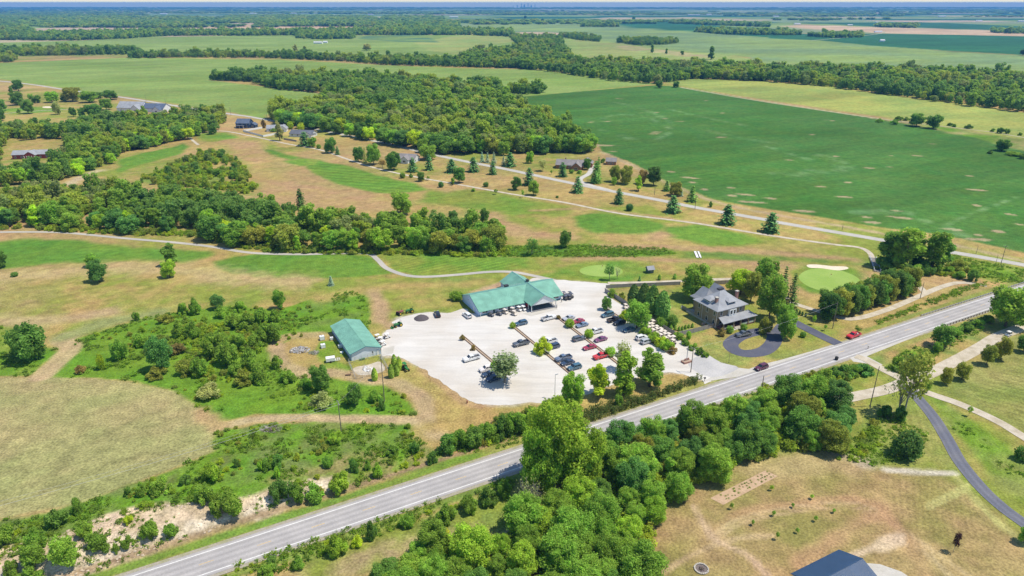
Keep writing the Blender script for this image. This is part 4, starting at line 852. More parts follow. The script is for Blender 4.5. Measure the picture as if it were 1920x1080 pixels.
weeds([(-30,434),(60,428),(120,436),(250,441),(372,444),(400,454),(480,470),(560,476),(690,477),(800,478),(900,482),(955,478),(950,468),(800,468),(600,468),(480,460),(372,436),(200,430),(-30,426)], 2.2, 'undergrowth along the front of the tree belt', 726, C_BUSH, .5, 1.4, 'undergrowth', .25)
weeds([(270,335),(340,300),(400,282),(440,298),(485,345),(470,365),(380,352),(300,348)], 3.5, 'scrub bushes in the clearing of the tree belt', 727, C_BUSH, .6, 1.7, 'undergrowth', .38, 14)
weeds([(1640,505),(1700,515),(1770,518),(1830,528),(1850,520),(1800,505),(1740,498),(1660,495)], 2.2, 'undergrowth below the tall footbridge trees', 728, C_BUSH, .4, 1.1, 'undergrowth', .40, 9)
weeds(RG(-200,1100), 1.6, 'small tufts rooted in the rocky cut', 729, C_WEED, .25, .7, 'weed_tufts', .50, 4)
weeds([(1560,865),(1600,830),(1640,790),(1660,800),(1640,850),(1600,870)], 2.2, 'thicket at the right end of the big tree row', 730, C_BUSH, .4, 1.0, 'thicket', .42, 8)
weeds([(1120,850),(1200,838),(1290,815),(1400,785),(1500,760),(1545,752),(1580,795),(1585,845),(1480,848),(1410,862),(1300,918),(1255,945),(1130,915),(1110,880)], 3.0, 'undergrowth beneath the tree row below the highway', 731, C_BUSH, .9, 1.8, 'undergrowth', 0)
weeds([(1005,965),(1060,940),(1120,930),(1180,935),(1230,960),(1222,1000),(1195,1090),(1180,1180),(650,1180),(670,1112),(745,1080),(805,1045),(905,1035),(980,1012)], 2.8, 'undergrowth beneath the bottom leafy mass', 732, C_BUSH, .8, 1.7, 'undergrowth', 0)
# ------------------------------------------------------------------ single trees and shrubs
ORD = ['first', 'second', 'third', 'fourth', 'fifth', 'sixth', 'seventh', 'eighth', 'ninth', 'tenth', 'eleventh', 'twelfth', 'thirteenth', 'fourteenth', 'fifteenth', 'sixteenth', 'seventeenth', 'eighteenth', 'nineteenth', 'twentieth',
       'twenty-first', 'twenty-second', 'twenty-third', 'twenty-fourth', 'twenty-fifth', 'twenty-sixth', 'twenty-seventh', 'twenty-eighth', 'twenty-ninth', 'thirtieth']
ORD += [t+'-'+o for t in ('thirty', 'forty', 'fifty') for o in ORD[:9]]
TW = dict(mid='green', dark='dark green', deep='very dark', bright='bright green', lime='yellowish green', olive='olive green', teal='bluish green', pine='dark', blue='blue-grey', gold='yellow', purple='purple', grey='grey-green', brown='brownish')
def row(what, where, group, lst, name=None):
    for i, (kind, px, pyb, pyt, wpx, tint) in enumerate(sorted(lst, key=lambda t: t[1])):
        lab = '%s %s %s, %s from the left' % (TW[tint], what, where, ORD[i])
        if len(lab.replace('-', ' ').split()) > 16: print('LONG', what, where)
        T(kind, px, pyb, pyt, wpx, tint, lab, group, name)
B, TL, PI_, SPR, AR, SH, RO, TH, SA, BA = 'broad', 'tall', 'pine', 'spruce', 'arbor', 'shrub', 'round', 'thin', 'sapling', 'bare'
T(B, 2, 502, 470, 28, 'dark', 'dark green tree cut off by the left edge beside the fairway')
T(RO, 28, 518, 510, 12, 'dark', 'small round bush on the dry grass near the left edge')
T(B, 175, 500, 477, 25, 'mid', 'low green tree right behind the dark tree on the dry grass')
T(B, 187, 528, 489, 36, 'teal', 'dark bluish-green tree alone on the dry grass at left')
T(TL, 322, 497, 455, 30, 'dark', 'taller dark tree of the pair on the left fairway edge')
T(B, 319, 520, 487, 28, 'bright', 'bright yellow-green tree of the pair on the left fairway edge')
T(SPR, 621, 535, 517, 14, 'blue', 'small blue spruce alone on the grass above the barn')
T(B, 525, 579, 545, 24, 'mid', 'green tree standing between the dry grass and the weedy patch')
T(SH, 856, 563, 545, 22, 'mid', 'green bush at the left end of the clubhouse')
T(SH, 58, 672, 606, 64, 'dark', 'big bushy tree in the green patch at the left edge')
T(SH, 35, 624, 610, 17, 'dark', 'dark bush behind the big bushy tree at the left edge')
row('shrub', 'in the weeds left of the barn', 'shrubs in the rough growth', [(SH,345,589,564,20,'mid'),(SH,367,589,561,22,'mid'),(B,410,579,553,25,'teal'),(SH,415,595,575,23,'mid'),(SH,452,582,562,24,'mid'),(SH,440,613,588,30,'mid'),(SH,466,616,588,34,'mid'),
 (SH,312,603,586,26,'olive'),(SH,338,633,604,26,'mid'),(SH,363,633,602,26,'mid'),(SH,265,650,622,28,'mid'),(SH,227,674,634,28,'mid'),(B,305,694,633,42,'teal'),(SH,350,702,672,28,'olive'),(SH,375,704,669,28,'mid'),(SH,408,668,622,42,'mid'),(SH,428,684,640,38,'mid'),
 (SH,191,692,662,14,'lime'),(SH,152,699,686,20,'brown'),(SH,292,707,690,36,'olive'),(SH,392,743,722,42,'grey'),(SH,256,601,584,12,'mid'),(SH,330,664,645,30,'brown')])
row('bush', 'just left of the dirt loop', 'bushes left of the dirt loop', [(SH,488,604,572,30,'mid'),(SH,506,642,604,38,'mid'),(SH,517,602,580,24,'mid'),(SH,491,714,676,36,'mid'),(SH,540,716,692,28,'mid'),(SH,470,690,655,34,'mid'),(SH,455,720,695,34,'olive'),(SH,478,652,625,30,'mid'),(SH,520,690,668,20,'mid'),(SH,450,655,622,32,'mid'),(SH,440,705,680,26,'mid')])
T(B, 602, 737, 683, 38, 'dark', 'dark tree below the dirt loop left of the fenced plot')
T(SH, 604, 760, 735, 42, 'grey', 'grey-green bush in front of the dark tree below the dirt loop')
T(SH, 575, 727, 708, 20, 'mid', 'small green bush left of the dark tree below the loop')
T(B, 666, 761, 722, 30, 'dark', 'dark green small tree in the weeds below the fenced plot')
T(SH, 700, 750, 728, 26, 'mid', 'green shrub right of the small dark tree below the fenced plot')
T(SH, 716, 768, 746, 14, 'dark', 'little dark shrub by the tall pole below the fenced plot')
row('clipped cone arborvitae', 'by the fenced plot', 'arborvitae by the fenced plot', [(AR,703,713,690,11,'bright'),(AR,734,708,683,11,'mid'),(AR,740,690,665,11,'bright'),(AR,744,704,685,10,'mid'),(AR,749,694,669,10,'bright')], 'arborvitae')
# parking lot
T(TH, 945, 717, 662, 58, (.36,.43,.20), 'pale leafy tree standing alone in the gravel lot'); T(TH, 948, 718, 670, 50, (.30,.40,.16), 'second stem of the pale leafy tree in the gravel lot')
T(B, 1073, 758, 699, 46, 'bright', 'round green tree at the lower edge of the lot, leftmost of the four')
T(TL, 1122, 742, 681, 44, 'lime', 'light green tree at the lower edge of the lot, second of four')
T(TL, 1167, 738, 664, 48, 'bright', 'tall green tree at the lower edge of the lot, third of four')
T(TL, 1217, 724, 656, 54, 'mid', 'tall green tree at the lower edge of the lot, rightmost of four')
T(TH, 1168, 694, 642, 34, 'grey', 'sparse pale tree behind the third tree of the lot edge')
T(SH, 1158, 765, 735, 18, 'mid', 'dark shrub in the reeds below the four lot trees')
row('low shrub', 'on the parking dividers', 'shrubs on the parking dividers', [(SH,867,638,628,10,'brown'),(SH,887,656,646,10,'brown'),(SH,927,693,677,18,'bright'),(RO,961,615,604,11,'bright'),(SH,1016,661,633,31,'lime'),(SH,1047,598,590,10,'brown'),(RO,1068,613,598,17,'bright'),(RO,1104,632,617,17,'bright'),(RO,1144,667,650,19,'bright'),(RO,1073,704,696,9,'mid')])
T(B, 1137, 581, 557, 19, 'dark', 'small dark tree at the head of the third parking row')
T(B, 1194, 615, 566, 50, 'mid', 'big green tree overhanging the dark cars by the golf cart row')
T(SH, 1172, 600, 583, 22, 'lime', 'yellowish bush at the left foot of the big overhanging tree')
row('hedge bush', 'beside the golf cart row', 'hedge beside the golf cart row', [(SH,1211,629,612,24,'bright'),(SH,1226,640,623,24,'bright'),(SH,1239,648,629,22,'lime'),(SH,1250,657,635,24,'bright'),(SH,1260,663,648,15,'brown')])
row('tall arborvitae', 'in the yard behind the golf cart row', 'tall evergreens in the yard', [(AR,1187,571,534,21,'deep'),(AR,1206,578,532,24,'deep'),(AR,1222,587,536,25,'dark'),(AR,1241,596,546,26,'dark')], 'arborvitae')
T(SH, 1150, 556, 540, 18, 'mid', 'green bush inside the far corner of the wooden fence'); T(SH, 1166, 560, 548, 14, 'olive', 'olive bush by the fence near the corner')
T(RO, 1259, 611, 589, 21, 'dark', 'dark round shrub on the lawn beside the house fence')
T(SH, 1240, 612, 596, 22, 'mid', 'green shrub against the wooden fence by the round shrub')
row('tiny arborvitae', 'inside the front wooden fence', 'young arborvitae by the fence', [(AR,1258,617,609,5,'mid'),(AR,1266,619,611,5,'mid'),(AR,1273,620,612,5,'mid'),(AR,1279,619,611,5,'mid'),(AR,1285,617,609,5,'mid'),(AR,1291,615,608,5,'mid'),(AR,1298,614,606,5,'mid')], 'arborvitae')
T(B, 1290, 641, 620, 10, 'bright', 'small lollipop tree on the lawn corner by the cart row')
row('hedge shrub', 'edging the lot at right', 'shrubs edging the lot', [(SH,1272,636,622,20,'mid'),(SH,1284,646,634,16,'mid'),(SH,1300,655,643,18,'mid'),(SH,1312,664,652,16,'dark'),(SH,1322,669,659,14,'mid')])
# round the brick house
T(B, 1304, 560, 499, 60, 'mid', 'big round tree behind the left corner of the brick house')
T(B, 1388, 552, 508, 50, 'lime', 'yellow-green tree behind the brick house'); T(B, 1407, 566, 512, 36, 'olive', 'olive tree close behind the right side of the brick house')
T(B, 1434, 540, 484, 48, 'mid', 'tall tree farthest behind the brick house'); T(B, 1441, 598, 516, 52, 'mid', 'tall leafy tree right of the brick house')
T(SPR, 1463, 580, 497, 30, 'deep', 'dark spruce behind the tall leafy tree by the house'); T(SPR, 1481, 585, 510, 34, 'deep', 'dark spruce at the right end of the house trees')
T(B, 1470, 633, 570, 38, 'mid', 'green tree on the island of the asphalt drive'); T(SH, 1430, 623, 590, 28, 'olive', 'weeping olive shrub at the right end of the porch')
T(RO, 1368, 624, 611, 13, 'mid', 'round clipped bush left of the porch steps'); T(RO, 1394, 619, 607, 12, 'mid', 'round clipped bush right of the porch steps'); T(SH, 1353, 630, 615, 14, 'brown', 'brownish shrub at the left corner of the porch')
T(RO, 1505, 632, 622, 11, 'dark', 'small dark bush on the lawn beside the house drive')
row('tiny conifer', 'above the house drive', 'young conifers above the drive', [(AR,1487,586,579,4,'deep'),(AR,1493,588,580,4,'deep'),(AR,1499,590,582,4,'deep'),(AR,1504,592,584,4,'deep'),(AR,1510,594,586,4,'deep')], 'arborvitae')
T(SA, 1525, 609, 592, 9, 'bright', 'sapling beside the pole above the house drive'); T(SA, 1546, 620, 609, 8, 'mid', 'small sapling near the highway above the house drive')
hx = [(1550,600),(1562,596),(1577,592),(1592,588),(1606,584),(1620,578),(1634,574),(1648,569),(1662,565),(1676,560),(1690,556),(1703,550)]
row('tree', 'in front rank of the dense hedge', 'dense tree row by the cart path', [(B,x,y,y-50+(i*5) % 9,36,['deep','dark','olive'][i % 3]) for i, (x, y) in enumerate(hx)])
row('tree', 'in back rank of the dense hedge', 'dense tree row by the cart path', [(B,x-6,y-12,y-58+(i*7) % 9,34,['dark','olive','deep'][i % 3]) for i, (x, y) in enumerate(hx)])
# group beyond the footbridge
row('tall tree', 'in the group by the footbridge', 'tall trees by the footbridge', [(TL,1662,500,427,44,'dark'),(TL,1694,507,420,54,'mid'),(TL,1718,502,448,30,'dark'),(TL,1745,508,436,48,'mid'),(TL,1764,502,440,32,'dark'),(TL,1680,506,450,34,'mid')])
row('shrub', 'by the footbridge trees', 'shrubs by the footbridge', [(SH,1660,508,490,26,'dark'),(SH,1715,512,492,30,'mid'),(SH,1735,514,495,26,'dark'),(SH,1795,508,484,30,'olive'),(SH,1800,522,508,22,'mid'),(SH,1822,526,505,20,'dark'),(SH,1780,512,498,20,'mid')])
T(B, 1885, 612, 540, 78, 'mid', 'large spreading tree at the right edge by the guardrail'); T(B, 1926, 600, 536, 60, 'mid', 'tree cut by the right edge behind the spreading tree'); T(SH, 1852, 605, 590, 26, 'mid', 'bush at the left foot of the spreading right-edge tree')
T(B, 1763, 650, 611, 40, 'dark', 'dark round tree in the ditch beyond the side drive'); T(SH, 1757, 660, 640, 18, 'mid', 'light bush at the foot of the dark round ditch tree')
row('bush', 'near the dark ditch tree', 'ditch bushes', [(SH,1790,630,612,24,'mid'),(SH,1810,622,605,26,'dark'),(SH,1832,614,598,24,'mid'),(SH,1688,695,665,26,'mid'),(SH,1705,690,662,28,'dark'),(SH,1722,682,658,22,'mid')])
row('young tree', 'along the right gravel drive', 'young trees along the gravel drive', [(B,1772,720,689,22,'olive'),(B,1803,712,681,26,'olive'),(B,1849,684,648,26,'olive'),(B,1876,674,632,27,'olive')])
T(B, 1737, 736, 714, 15, 'mid', 'small tree where the gravel drives meet'); T(SA, 1816, 780, 762, 11, 'bright', 'sapling between the asphalt drive and the gravel drive'); T(B, 1918, 660, 628, 26, 'dark', 'dark tree cut by the right edge above the gravel drive')
T(TH, 1694, 780, 655, 62, 'olive', 'tall ragged half-bare tree by the drive junction'); T(BA, 1683, 776, 680, 60, 'grey', 'grey half-bare trunk leaning in the ragged tree')
T(SH, 1660, 782, 758, 26, 'dark', 'dark bush left of the ragged tree'); T(SH, 1686, 788, 762, 24, 'dark', 'dark bush at the foot of the ragged tree')
T(RO, 1696, 856, 811, 49, 'deep', 'large dome-shaped dark bush on the mown lawn'); T(RO, 1915, 862, 838, 26, 'dark', 'dark bush cut by the right edge beside the swale')
T(TH, 1787, 1036, 998, 15, 'purple', 'small purple-leaved tree on the dry lawn'); T(B, 1920, 1018, 985, 24, 'mid', 'tree at the right edge above the dark blue roof')
row('knee-high sapling', 'planted in the dry lawn', 'lawn saplings', [(SA,1371,955,943,8,'mid'),(SA,1411,985,975,8,'mid'),(SA,1446,920,910,9,'bright'),(SA,1450,968,958,9,'mid'),(SA,1486,952,944,8,'mid'),(SA,1521,936,928,9,'bright'),(SA,1528,978,968,9,'mid'),(SA,1494,1000,990,8,'mid'),(SA,1563,962,954,8,'mid'),(SA,1457,1012,998,9,'mid')])
# rows south of the highway
# (trees south of the highway: see the belts below)

T(SH, 836, 1035, 998, 44, 'gold', 'yellow-flowered bush in the leafy mass at the bottom'); T(SH, 800, 1040, 1000, 46, 'mid', 'green bush left of the yellow-flowered bush')
T(BA, 988, 972, 888, 56, 'grey', 'bare grey-branched tree left of the tall bright tree'); T(BA, 1000, 968, 900, 50, 'grey', 'bare grey branches leaning on the tall bright tree')
row('bush', 'beside the highway near side drive', 'bushes beside the highway', [(SH,1545,716,692,36,'mid'),(SH,1562,712,690,30,'dark'),(SH,1582,706,684,36,'dark'),(SH,1600,702,684,28,'mid'),(SH,1618,699,678,34,'teal'),(SH,1525,725,704,30,'mid')])
# bank and ditch shrubs
row('shrub', 'on the rocky roadside cut', 'shrubs on the rocky cut', [(B,126,1062,1010,48,'mid'),(B,66,1062,1022,42,'mid'),(SH,22,1078,1048,22,'mid'),(SH,62,1092,1062,36,'mid'),(SH,72,1026,992,34,'mid'),(SH,183,1030,998,36,'mid'),(SH,432,964,922,48,'mid'),(SH,385,942,903,34,'mid'),(SH,403,966,938,15,'mid'),(SH,285,1008,974,34,'mid'),(SH,322,1006,980,26,'mid'),(SH,242,982,966,14,'lime'),(SH,160,1005,980,32,'mid'),(SH,10,1020,985,36,'mid'),(SH,240,1022,1005,22,'mid'),(SH,218,1034,1018,12,'mid')])
row('shrub', 'along the edge of the stubble field', 'shrubs by the stubble field', [(SH,266,927,903,20,'mid'),(SH,242,930,912,14,'dark'),(SH,303,922,893,34,'mid'),(SH,348,905,886,20,'dark'),(SH,398,900,868,32,'bright'),(SH,444,876,858,12,'dark'),(SH,150,960,930,24,'mid'),(SH,110,985,955,34,'dark')])
row('shrub', 'on the weedy slope above the highway', 'shrubs on the weedy slope', [(SH,530,936,898,36,'dark'),(SH,558,940,908,30,'mid'),(SH,500,880,858,20,'mid'),(SH,522,876,850,22,'dark'),(SH,490,882,862,14,'bright'),(SH,615,876,855,18,'mid'),(SH,663,884,858,17,'dark'),(SH,690,880,862,12,'mid'),(SH,708,894,870,20,'bright'),(SH,640,920,884,36,'bright'),(SH,590,935,905,34,'mid'),(SH,812,868,845,20,'dark'),(SH,778,850,827,18,'dark'),(SH,735,852,836,24,'mid'),(SH,520,895,870,12,'bright'),(SH,630,830,810,26,'bright')])
row('shrub', 'in the brush line above highway', 'brush line above the highway', [(SH,838,846,812,34,'dark'),(SH,865,838,806,34,'mid'),(SH,890,836,800,34,'dark'),(SH,915,826,790,36,'mid'),(SH,940,818,782,36,'dark'),(SH,965,812,772,36,'mid'),(SH,990,805,765,38,'bright'),(SH,1020,800,760,40,'mid')])
row('shrub', 'in the near highway ditch', 'shrubs in the near ditch', [(SH,632,1040,1008,38,'bright'),(SH,698,1012,980,20,'dark'),(SH,560,1066,1045,24,'mid'),(SH,510,1066,1042,24,'dark'),(SH,765,988,965,24,'mid'),(SH,835,975,948,36,'mid'),(SH,880,958,930,32,'mid'),(SH,915,945,915,34,'dark'),(SH,945,930,900,30,'mid'),(SH,670,1024,1004,20,'lime'),(SH,500,1082,1058,30,'mid')])
# between the cart path and the country road, left to right
row('tree', 'near the row of road houses', 'trees near the houses', [(PI_,572,273,246,30,'pine'),(B,586,276,257,17,'mid'),(RO,598,279,270,8,'mid'),(TL,525,264,226,15,'grey'),(B,621,287,257,23,'dark'),(PI_,633,290,273,11,'pine'),(B,672,303,274,21,'dark'),(SPR,685,305,275,13,'olive'),(B,701,309,271,29,'mid'),(TH,717,315,298,15,'brown'),(B,739,319,283,29,'dark'),(PI_,774,322,294,23,'pine'),(PI_,805,319,288,21,'pine'),(B,803,299,271,34,'mid'),(RO,545,242,227,11,'lime'),(RO,565,246,230,12,'lime'),(SH,495,240,225,10,'brown'),(SH,505,246,238,8,'dark'),(SH,514,247,240,12,'mid')])
row('pine', 'right of the taupe-roofed house', 'pines right of the grey-roofed house', [(PI_,847,323,297,28,'pine'),(PI_,888,322,293,27,'pine'),(PI_,924,327,301,19,'pine'),(B,861,343,314,25,'dark'),(PI_,956,312,284,28,'pine'),(PI_,992,347,313,28,'pine'),(PI_,1083,361,329,26,'pine'),(PI_,1160,382,352,24,'pine'),(RO,1180,395,381,13,'pine'),(PI_,1261,398,365,34,'pine'),(PI_,1363,420,382,38,'pine'),(PI_,1444,435,397,40,'pine'),(B,968,356,331,19,'dark'),(B,1000,366,339,21,'mid')])
row('little tree', 'beside the tan cart path', 'small trees along the tan cart path', [(B,789,340,321,15,'dark'),(RO,755,334,323,10,'mid'),(SH,771,333,325,7,'dark'),(SA,803,338,330,7,'mid'),(RO,827,351,340,10,'teal'),(TL,849,347,332,9,'bright'),(RO,911,350,341,10,'dark'),(SH,888,359,352,8,'mid'),(SA,930,365,355,9,'mid'),(SA,980,371,356,7,'bright'),(SH,1045,371,366,6,'dark')])
row('blue spruce', 'at the wood edge', 'blue spruces at the wood edge', [(SPR,904,304,284,12,'blue'),(SPR,914,305,285,12,'blue'),(SPR,926,306,284,13,'blue'),(SPR,944,310,291,11,'blue')])
row('tree', 'round the brown log house', 'trees round the log house', [(PI_,1055,331,303,22,'pine'),(TH,1018,321,299,20,'grey'),(B,994,306,283,16,'bright'),(PI_,1117,343,300,26,'dark'),(PI_,1121,338,292,16,'dark'),(B,1101,318,296,17,'dark'),(SH,1072,325,317,9,'mid'),(SH,1086,326,318,9,'mid'),(SA,1034,328,319,6,'mid'),(B,1152,341,310,22,'olive'),(B,1174,345,310,25,'olive'),(B,1151,347,332,11,'mid'),(TL,1197,358,329,15,'bright'),(B,1205,345,317,20,'brown'),(B,1225,348,313,29,'deep'),(PI_,1250,358,337,17,'dark'),(B,1266,367,341,25,'olive'),(SPR,1277,368,354,11,'blue'),(PI_,1297,378,347,22,'dark'),(SH,1332,388,378,8,'dark'),(SH,1131,305,296,9,'mid'),(SH,1184,318,312,6,'mid')])
# golf course singles
T(B, 1060, 464, 432, 25, 'dark', 'dark tree alone above the weedy creek'); T(TH, 997, 479, 446, 24, 'dark', 'sparse dark tree in the creek weeds'); T(B, 849, 416, 394, 18, 'teal', 'round dark tree on the dry fairway right of the belt')
T(TH, 882, 428, 392, 26, 'grey', 'sparse grey-green tree at the right end of the belt'); T(B, 909, 418, 391, 19, 'dark', 'dark small tree at the right end of the belt'); T(B, 752, 402, 359, 44, 'mid', 'flat-topped tree sticking up behind the belt'); T(PI_, 565, 392, 352, 24, 'deep', 'dark pine sticking up behind the belt')
T(TH, 1142, 525, 494, 19, 'dark', 'thin dark tree beside the small putting green'); T(BA, 1157, 524, 494, 16, 'grey', 'bare grey tree beside the small putting green')
row('tiny conifer', 'near the small putting green', 'tiny conifers on the grass', [(PI_,1199,527,517,7,'pine'),(AR,1236,525,515,6,'mid'),(AR,1265,523,513,6,'mid')])
row('tree', 'on the far upper left hole', 'trees on the far left golf hole', [(B,35,171,150,20,'dark'),(B,33,197,172,24,'dark'),(TL,25,190,162,9,'dark'),(B,0,208,186,26,'dark'),(B,2,226,200,22,'dark'),(B,53,213,187,23,'dark'),(B,70,193,178,17,'dark'),(B,58,186,176,10,'mid'),(B,98,192,170,24,'bright'),(B,122,190,178,16,'dark'),(B,137,190,162,34,'olive'),(B,168,192,171,32,'mid'),(B,208,187,169,27,'dark'),(B,187,184,172,20,'dark'),(B,175,218,194,32,'dark'),(B,200,206,185,24,'mid'),(B,138,219,201,13,'dark'),(B,155,219,201,13,'dark'),(SH,35,211,204,7,'mid'),(B,108,215,190,14,'grey'),(B,66,232,220,14,'dark')])
row('tree', 'on the farm track at right', 'trees on the field track', [(B,1718,237,213,30,'dark'),(B,1749,241,215,28,'dark'),(SH,1683,226,216,14,'mid'),(SH,1698,226,219,11,'mid'),(SH,1648,229,222,13,'mid'),(SH,1676,233,224,14,'mid'),(SH,1780,236,229,9,'dark'),(SH,1790,238,231,9,'mid'),(SH,1815,241,233,14,'dark'),(SH,1861,247,240,8,'mid'),(SH,1875,250,238,11,'dark'),(SH,1887,251,240,9,'mid'),(SH,1912,254,247,8,'mid'),(B,1878,283,260,28,'dark'),(SH,1856,288,281,9,'dark'),(SH,1900,292,284,22,'mid'),(SH,1918,298,288,14,'dark')])
row('lone tree', 'standing in the pale far fields', 'lone trees in the far fields', [(TL,555,101,83,11,'grey'),(TL,572,99,85,8,'olive'),(B,688,95,82,16,'grey'),(B,1017,43,35,7,'dark'),(B,985,35,29,6,'dark'),(TL,1333,112,87,13,'dark'),(TL,1223,99,84,8,'dark'),(TL,1249,101,91,6,'dark'),(TL,1279,103,94,9,'dark'),(B,553,68,61,12,'dark'),(B,1917,104,92,11,'deep'),(B,1188,38,30,7,'dark'),(B,1236,165,151,14,'dark'),(B,1268,164,152,13,'dark')])
# ---- tree belts, nearest ranks as single trees, the depth behind them as one mass
_bl = random.Random(5)
def belt(poly, sp, lo, hi, where, group, seed, tints=('mid','dark','bright','teal','olive','mid','lime','dark'), tall=.3, keep=None, maxn=90, bk='broad'):
    pts = fillpoly([P(*p) for p in poly], sp, seed); pts = pts[np.argsort(pts[:, 1])]
    if keep is not None: pts = np.array([p for p in pts if keep(p)])
    rows_ = {}
    for p in pts[:maxn]:
        t = _bl.choice(tints); k = 'tall' if _bl.random() < tall else bk; rows_.setdefault((t, k), []).append(p)
    for (t, k), ps_ in rows_.items():
        for i, p in enumerate(sorted(ps_, key=lambda q: q[0]/q[1])):
            h = _bl.uniform(lo, hi); wd = h*(_bl.uniform(.85, 1.25) if k != 'tall' else _bl.uniform(.5, .65))
            lab = '%s %s %s, %s from the left' % (TW[t], 'tree' if k != 'tall' else 'narrow tree', where, ORD[i])
            if len(lab.replace('-', ' ').split()) > 16: print('LONG', where)
            plant(k, (p[0], p[1], 0), h, wd, t, lab, group)
    return pts[maxn:]
rest = [belt([(-30,430),(60,424),(120,432),(250,438),(372,440),(400,450),(480,466),(480,452),(400,436),(300,425),(150,418),(60,412),(-30,415)], 7.5, 8, 13, 'in the left front belt', 'belt trees, left part', 801),
        belt([(480,466),(560,472),(690,473),(800,474),(900,477),(950,474),(940,464),(860,460),(760,458),(640,457),(540,454),(480,450)], 7.0, 8, 13, 'in the right front belt', 'belt trees, right part', 802, tall=.45)]
wood([(-60,416),(60,411),(150,416),(300,424),(400,434),(480,450),(540,453),(640,456),(760,457),(860,459),(935,462),(930,452),(880,440),(800,432),(740,430),(660,424),(590,420),(520,410),(480,395),(420,385),(300,375),(200,370),(100,374),(-60,376)], 6.5, 'deep part of the tree belt behind its front row', C_MID, .6, .95, 1.0, 803)
wood([(-60,376),(100,374),(200,370),(300,378),(420,390),(480,400),(470,386),(420,374),(300,366),(250,360),(180,358),(100,362),(-60,366)], 7.0, 'rear thicket of the tree belt on the left', C_MID, .4, .75, .9, 804)
wood([(-60,356),(20,350),(110,345),(140,328),(215,305),(230,285),(300,270),(345,258),(405,246),(425,228),(408,214),(370,216),(320,222),(300,226),(240,228),(190,230),(150,240),(128,262),(125,290),(128,312),(60,322),(-60,322)], 7.5, 'wooded slope round the red barn house', C_MID, .55, 1.0, 1.0, 805)
wood([(10,268),(60,262),(110,262),(120,252),(60,248),(10,250)], 8.0, 'trees behind the red barn house', C_MID, .6, .9, 1.0, 806)
wood([(-60,300),(-5,300),(8,262),(0,240),(-60,240)], 8.0, 'trees cut by the left edge beside the red barn house', C_MID, .6, 1.0, 1.0, 807)
belt([(215,306),(235,288),(305,272),(350,262),(408,250),(426,232),(410,236),(340,250),(262,262),(215,282)], 9, 8, 12, 'on the wooded slope edge', 'trees on the wooded slope', 809, maxn=40)
belt([(30,353),(110,346),(140,330),(215,308),(205,300),(150,315),(100,334),(30,342)], 9, 8, 12, 'below the red barn house', 'trees below the barn house', 810, maxn=24)
belt([(270,332),(330,318),(390,290),(440,300),(470,326),(480,345),(420,340),(330,345)], 17, 3.5, 6, 'in the scrubby clearing', 'clearing trees', 811, maxn=30, tall=.2)
belt([(505,232),(560,240),(620,252),(720,270),(800,288),(905,292),(1000,292),(1110,289),(1110,281),(1000,283),(900,282),(800,276),(700,255),(600,238),(530,228)], 11, 10, 15, 'edging the middle wood', 'edge trees of the middle wood', 812, maxn=70, tall=.1)

T('big', 1046, 906, 750, 132, 'bright', 'tall bright green tree hiding the highway at the bottom middle'); T('big', 1012, 925, 800, 84, 'bright', 'bright tree at the left flank of the tall highway tree'); T('big', 1095, 905, 800, 90, 'bright', 'bright tree at the right flank of the tall highway tree')
GT = ('mid','mid','bright','mid','dark','mid','mid')
belt([(1005,960),(1060,935),(1120,925),(1180,930),(1235,955),(1228,1000),(1200,1090),(1180,1180),(640,1180),(660,1110),(740,1075),(800,1040),(900,1030),(975,1010)], 6.0, 5.5, 10, 'in the bottom leafy mass', 'trees at the bottom middle', 820, GT, .05, None, 110, 'big')
belt([(1130,842),(1200,830),(1290,808),(1400,778),(1500,752),(1545,745),(1585,790),(1590,848),(1540,855),(1480,852),(1410,868),(1360,888),(1300,925),(1255,955),(1190,935),(1130,920),(1110,880)], 6.2, 6, 10.5, 'in the row below the highway', 'dense tree row south of the highway', 821, ('mid','dark','teal','mid','dark','olive','mid','teal'), .05, None, 110, 'big')
# ------------------------------------------------------------------ buildings
def roofmat(name, col, per, bump=.5, vary=.08, rough=.45, metal=0.0):
    """ribbed metal or shingle courses as fine relief"""
    m = plain(name, col, rough, metal, vary, .35, .35); n = m.node_tree.nodes; l = m.node_tree.links; b = n['Principled BSDF']
    uv = n.new('ShaderNodeTexCoord'); wv = n.new('ShaderNodeTexWave'); wv.inputs['Scale'].default_value = per; wv.inputs['Distortion'].default_value = 0.0
    l.new(uv.outputs['Object'], wv.inputs['Vector']); bp = n.new('ShaderNodeBump'); bp.inputs['Strength'].default_value = bump; bp.inputs['Distance'].default_value = .03
    l.new(wv.outputs['Fac'], bp.inputs['Height']); l.new(bp.outputs[0], b.inputs['Normal']); return m
def brickmat(name, c1, c2, mortar):
    m, n, l = mat(name); b = n['Principled BSDF']; tc = n.new('ShaderNodeTexCoord'); sp = n.new('ShaderNodeSeparateXYZ'); l.new(tc.outputs['Object'], sp.inputs[0])
    ad = n.new('ShaderNodeMath'); ad.operation = 'ADD'; l.new(sp.outputs[0], ad.inputs[0]); l.new(sp.outputs[1], ad.inputs[1])
    cb = n.new('ShaderNodeCombineXYZ'); l.new(ad.outputs[0], cb.inputs[0]); l.new(sp.outputs[2], cb.inputs[1])
    t = n.new('ShaderNodeTexBrick'); t.inputs['Scale'].default_value = 1; t.inputs['Brick Width'].default_value = .42; t.inputs['Row Height'].default_value = .16; t.inputs['Mortar Size'].default_value = .012
    t.inputs['Color1'].default_value = (*c1, 1); t.inputs['Color2'].default_value = (*c2, 1); t.inputs['Mortar'].default_value = (*mortar, 1)
    l.new(cb.outputs[0], t.inputs['Vector']); l.new(t.outputs['Color'], b.inputs['Base Color']); b.inputs['Roughness'].default_value = .9; return m
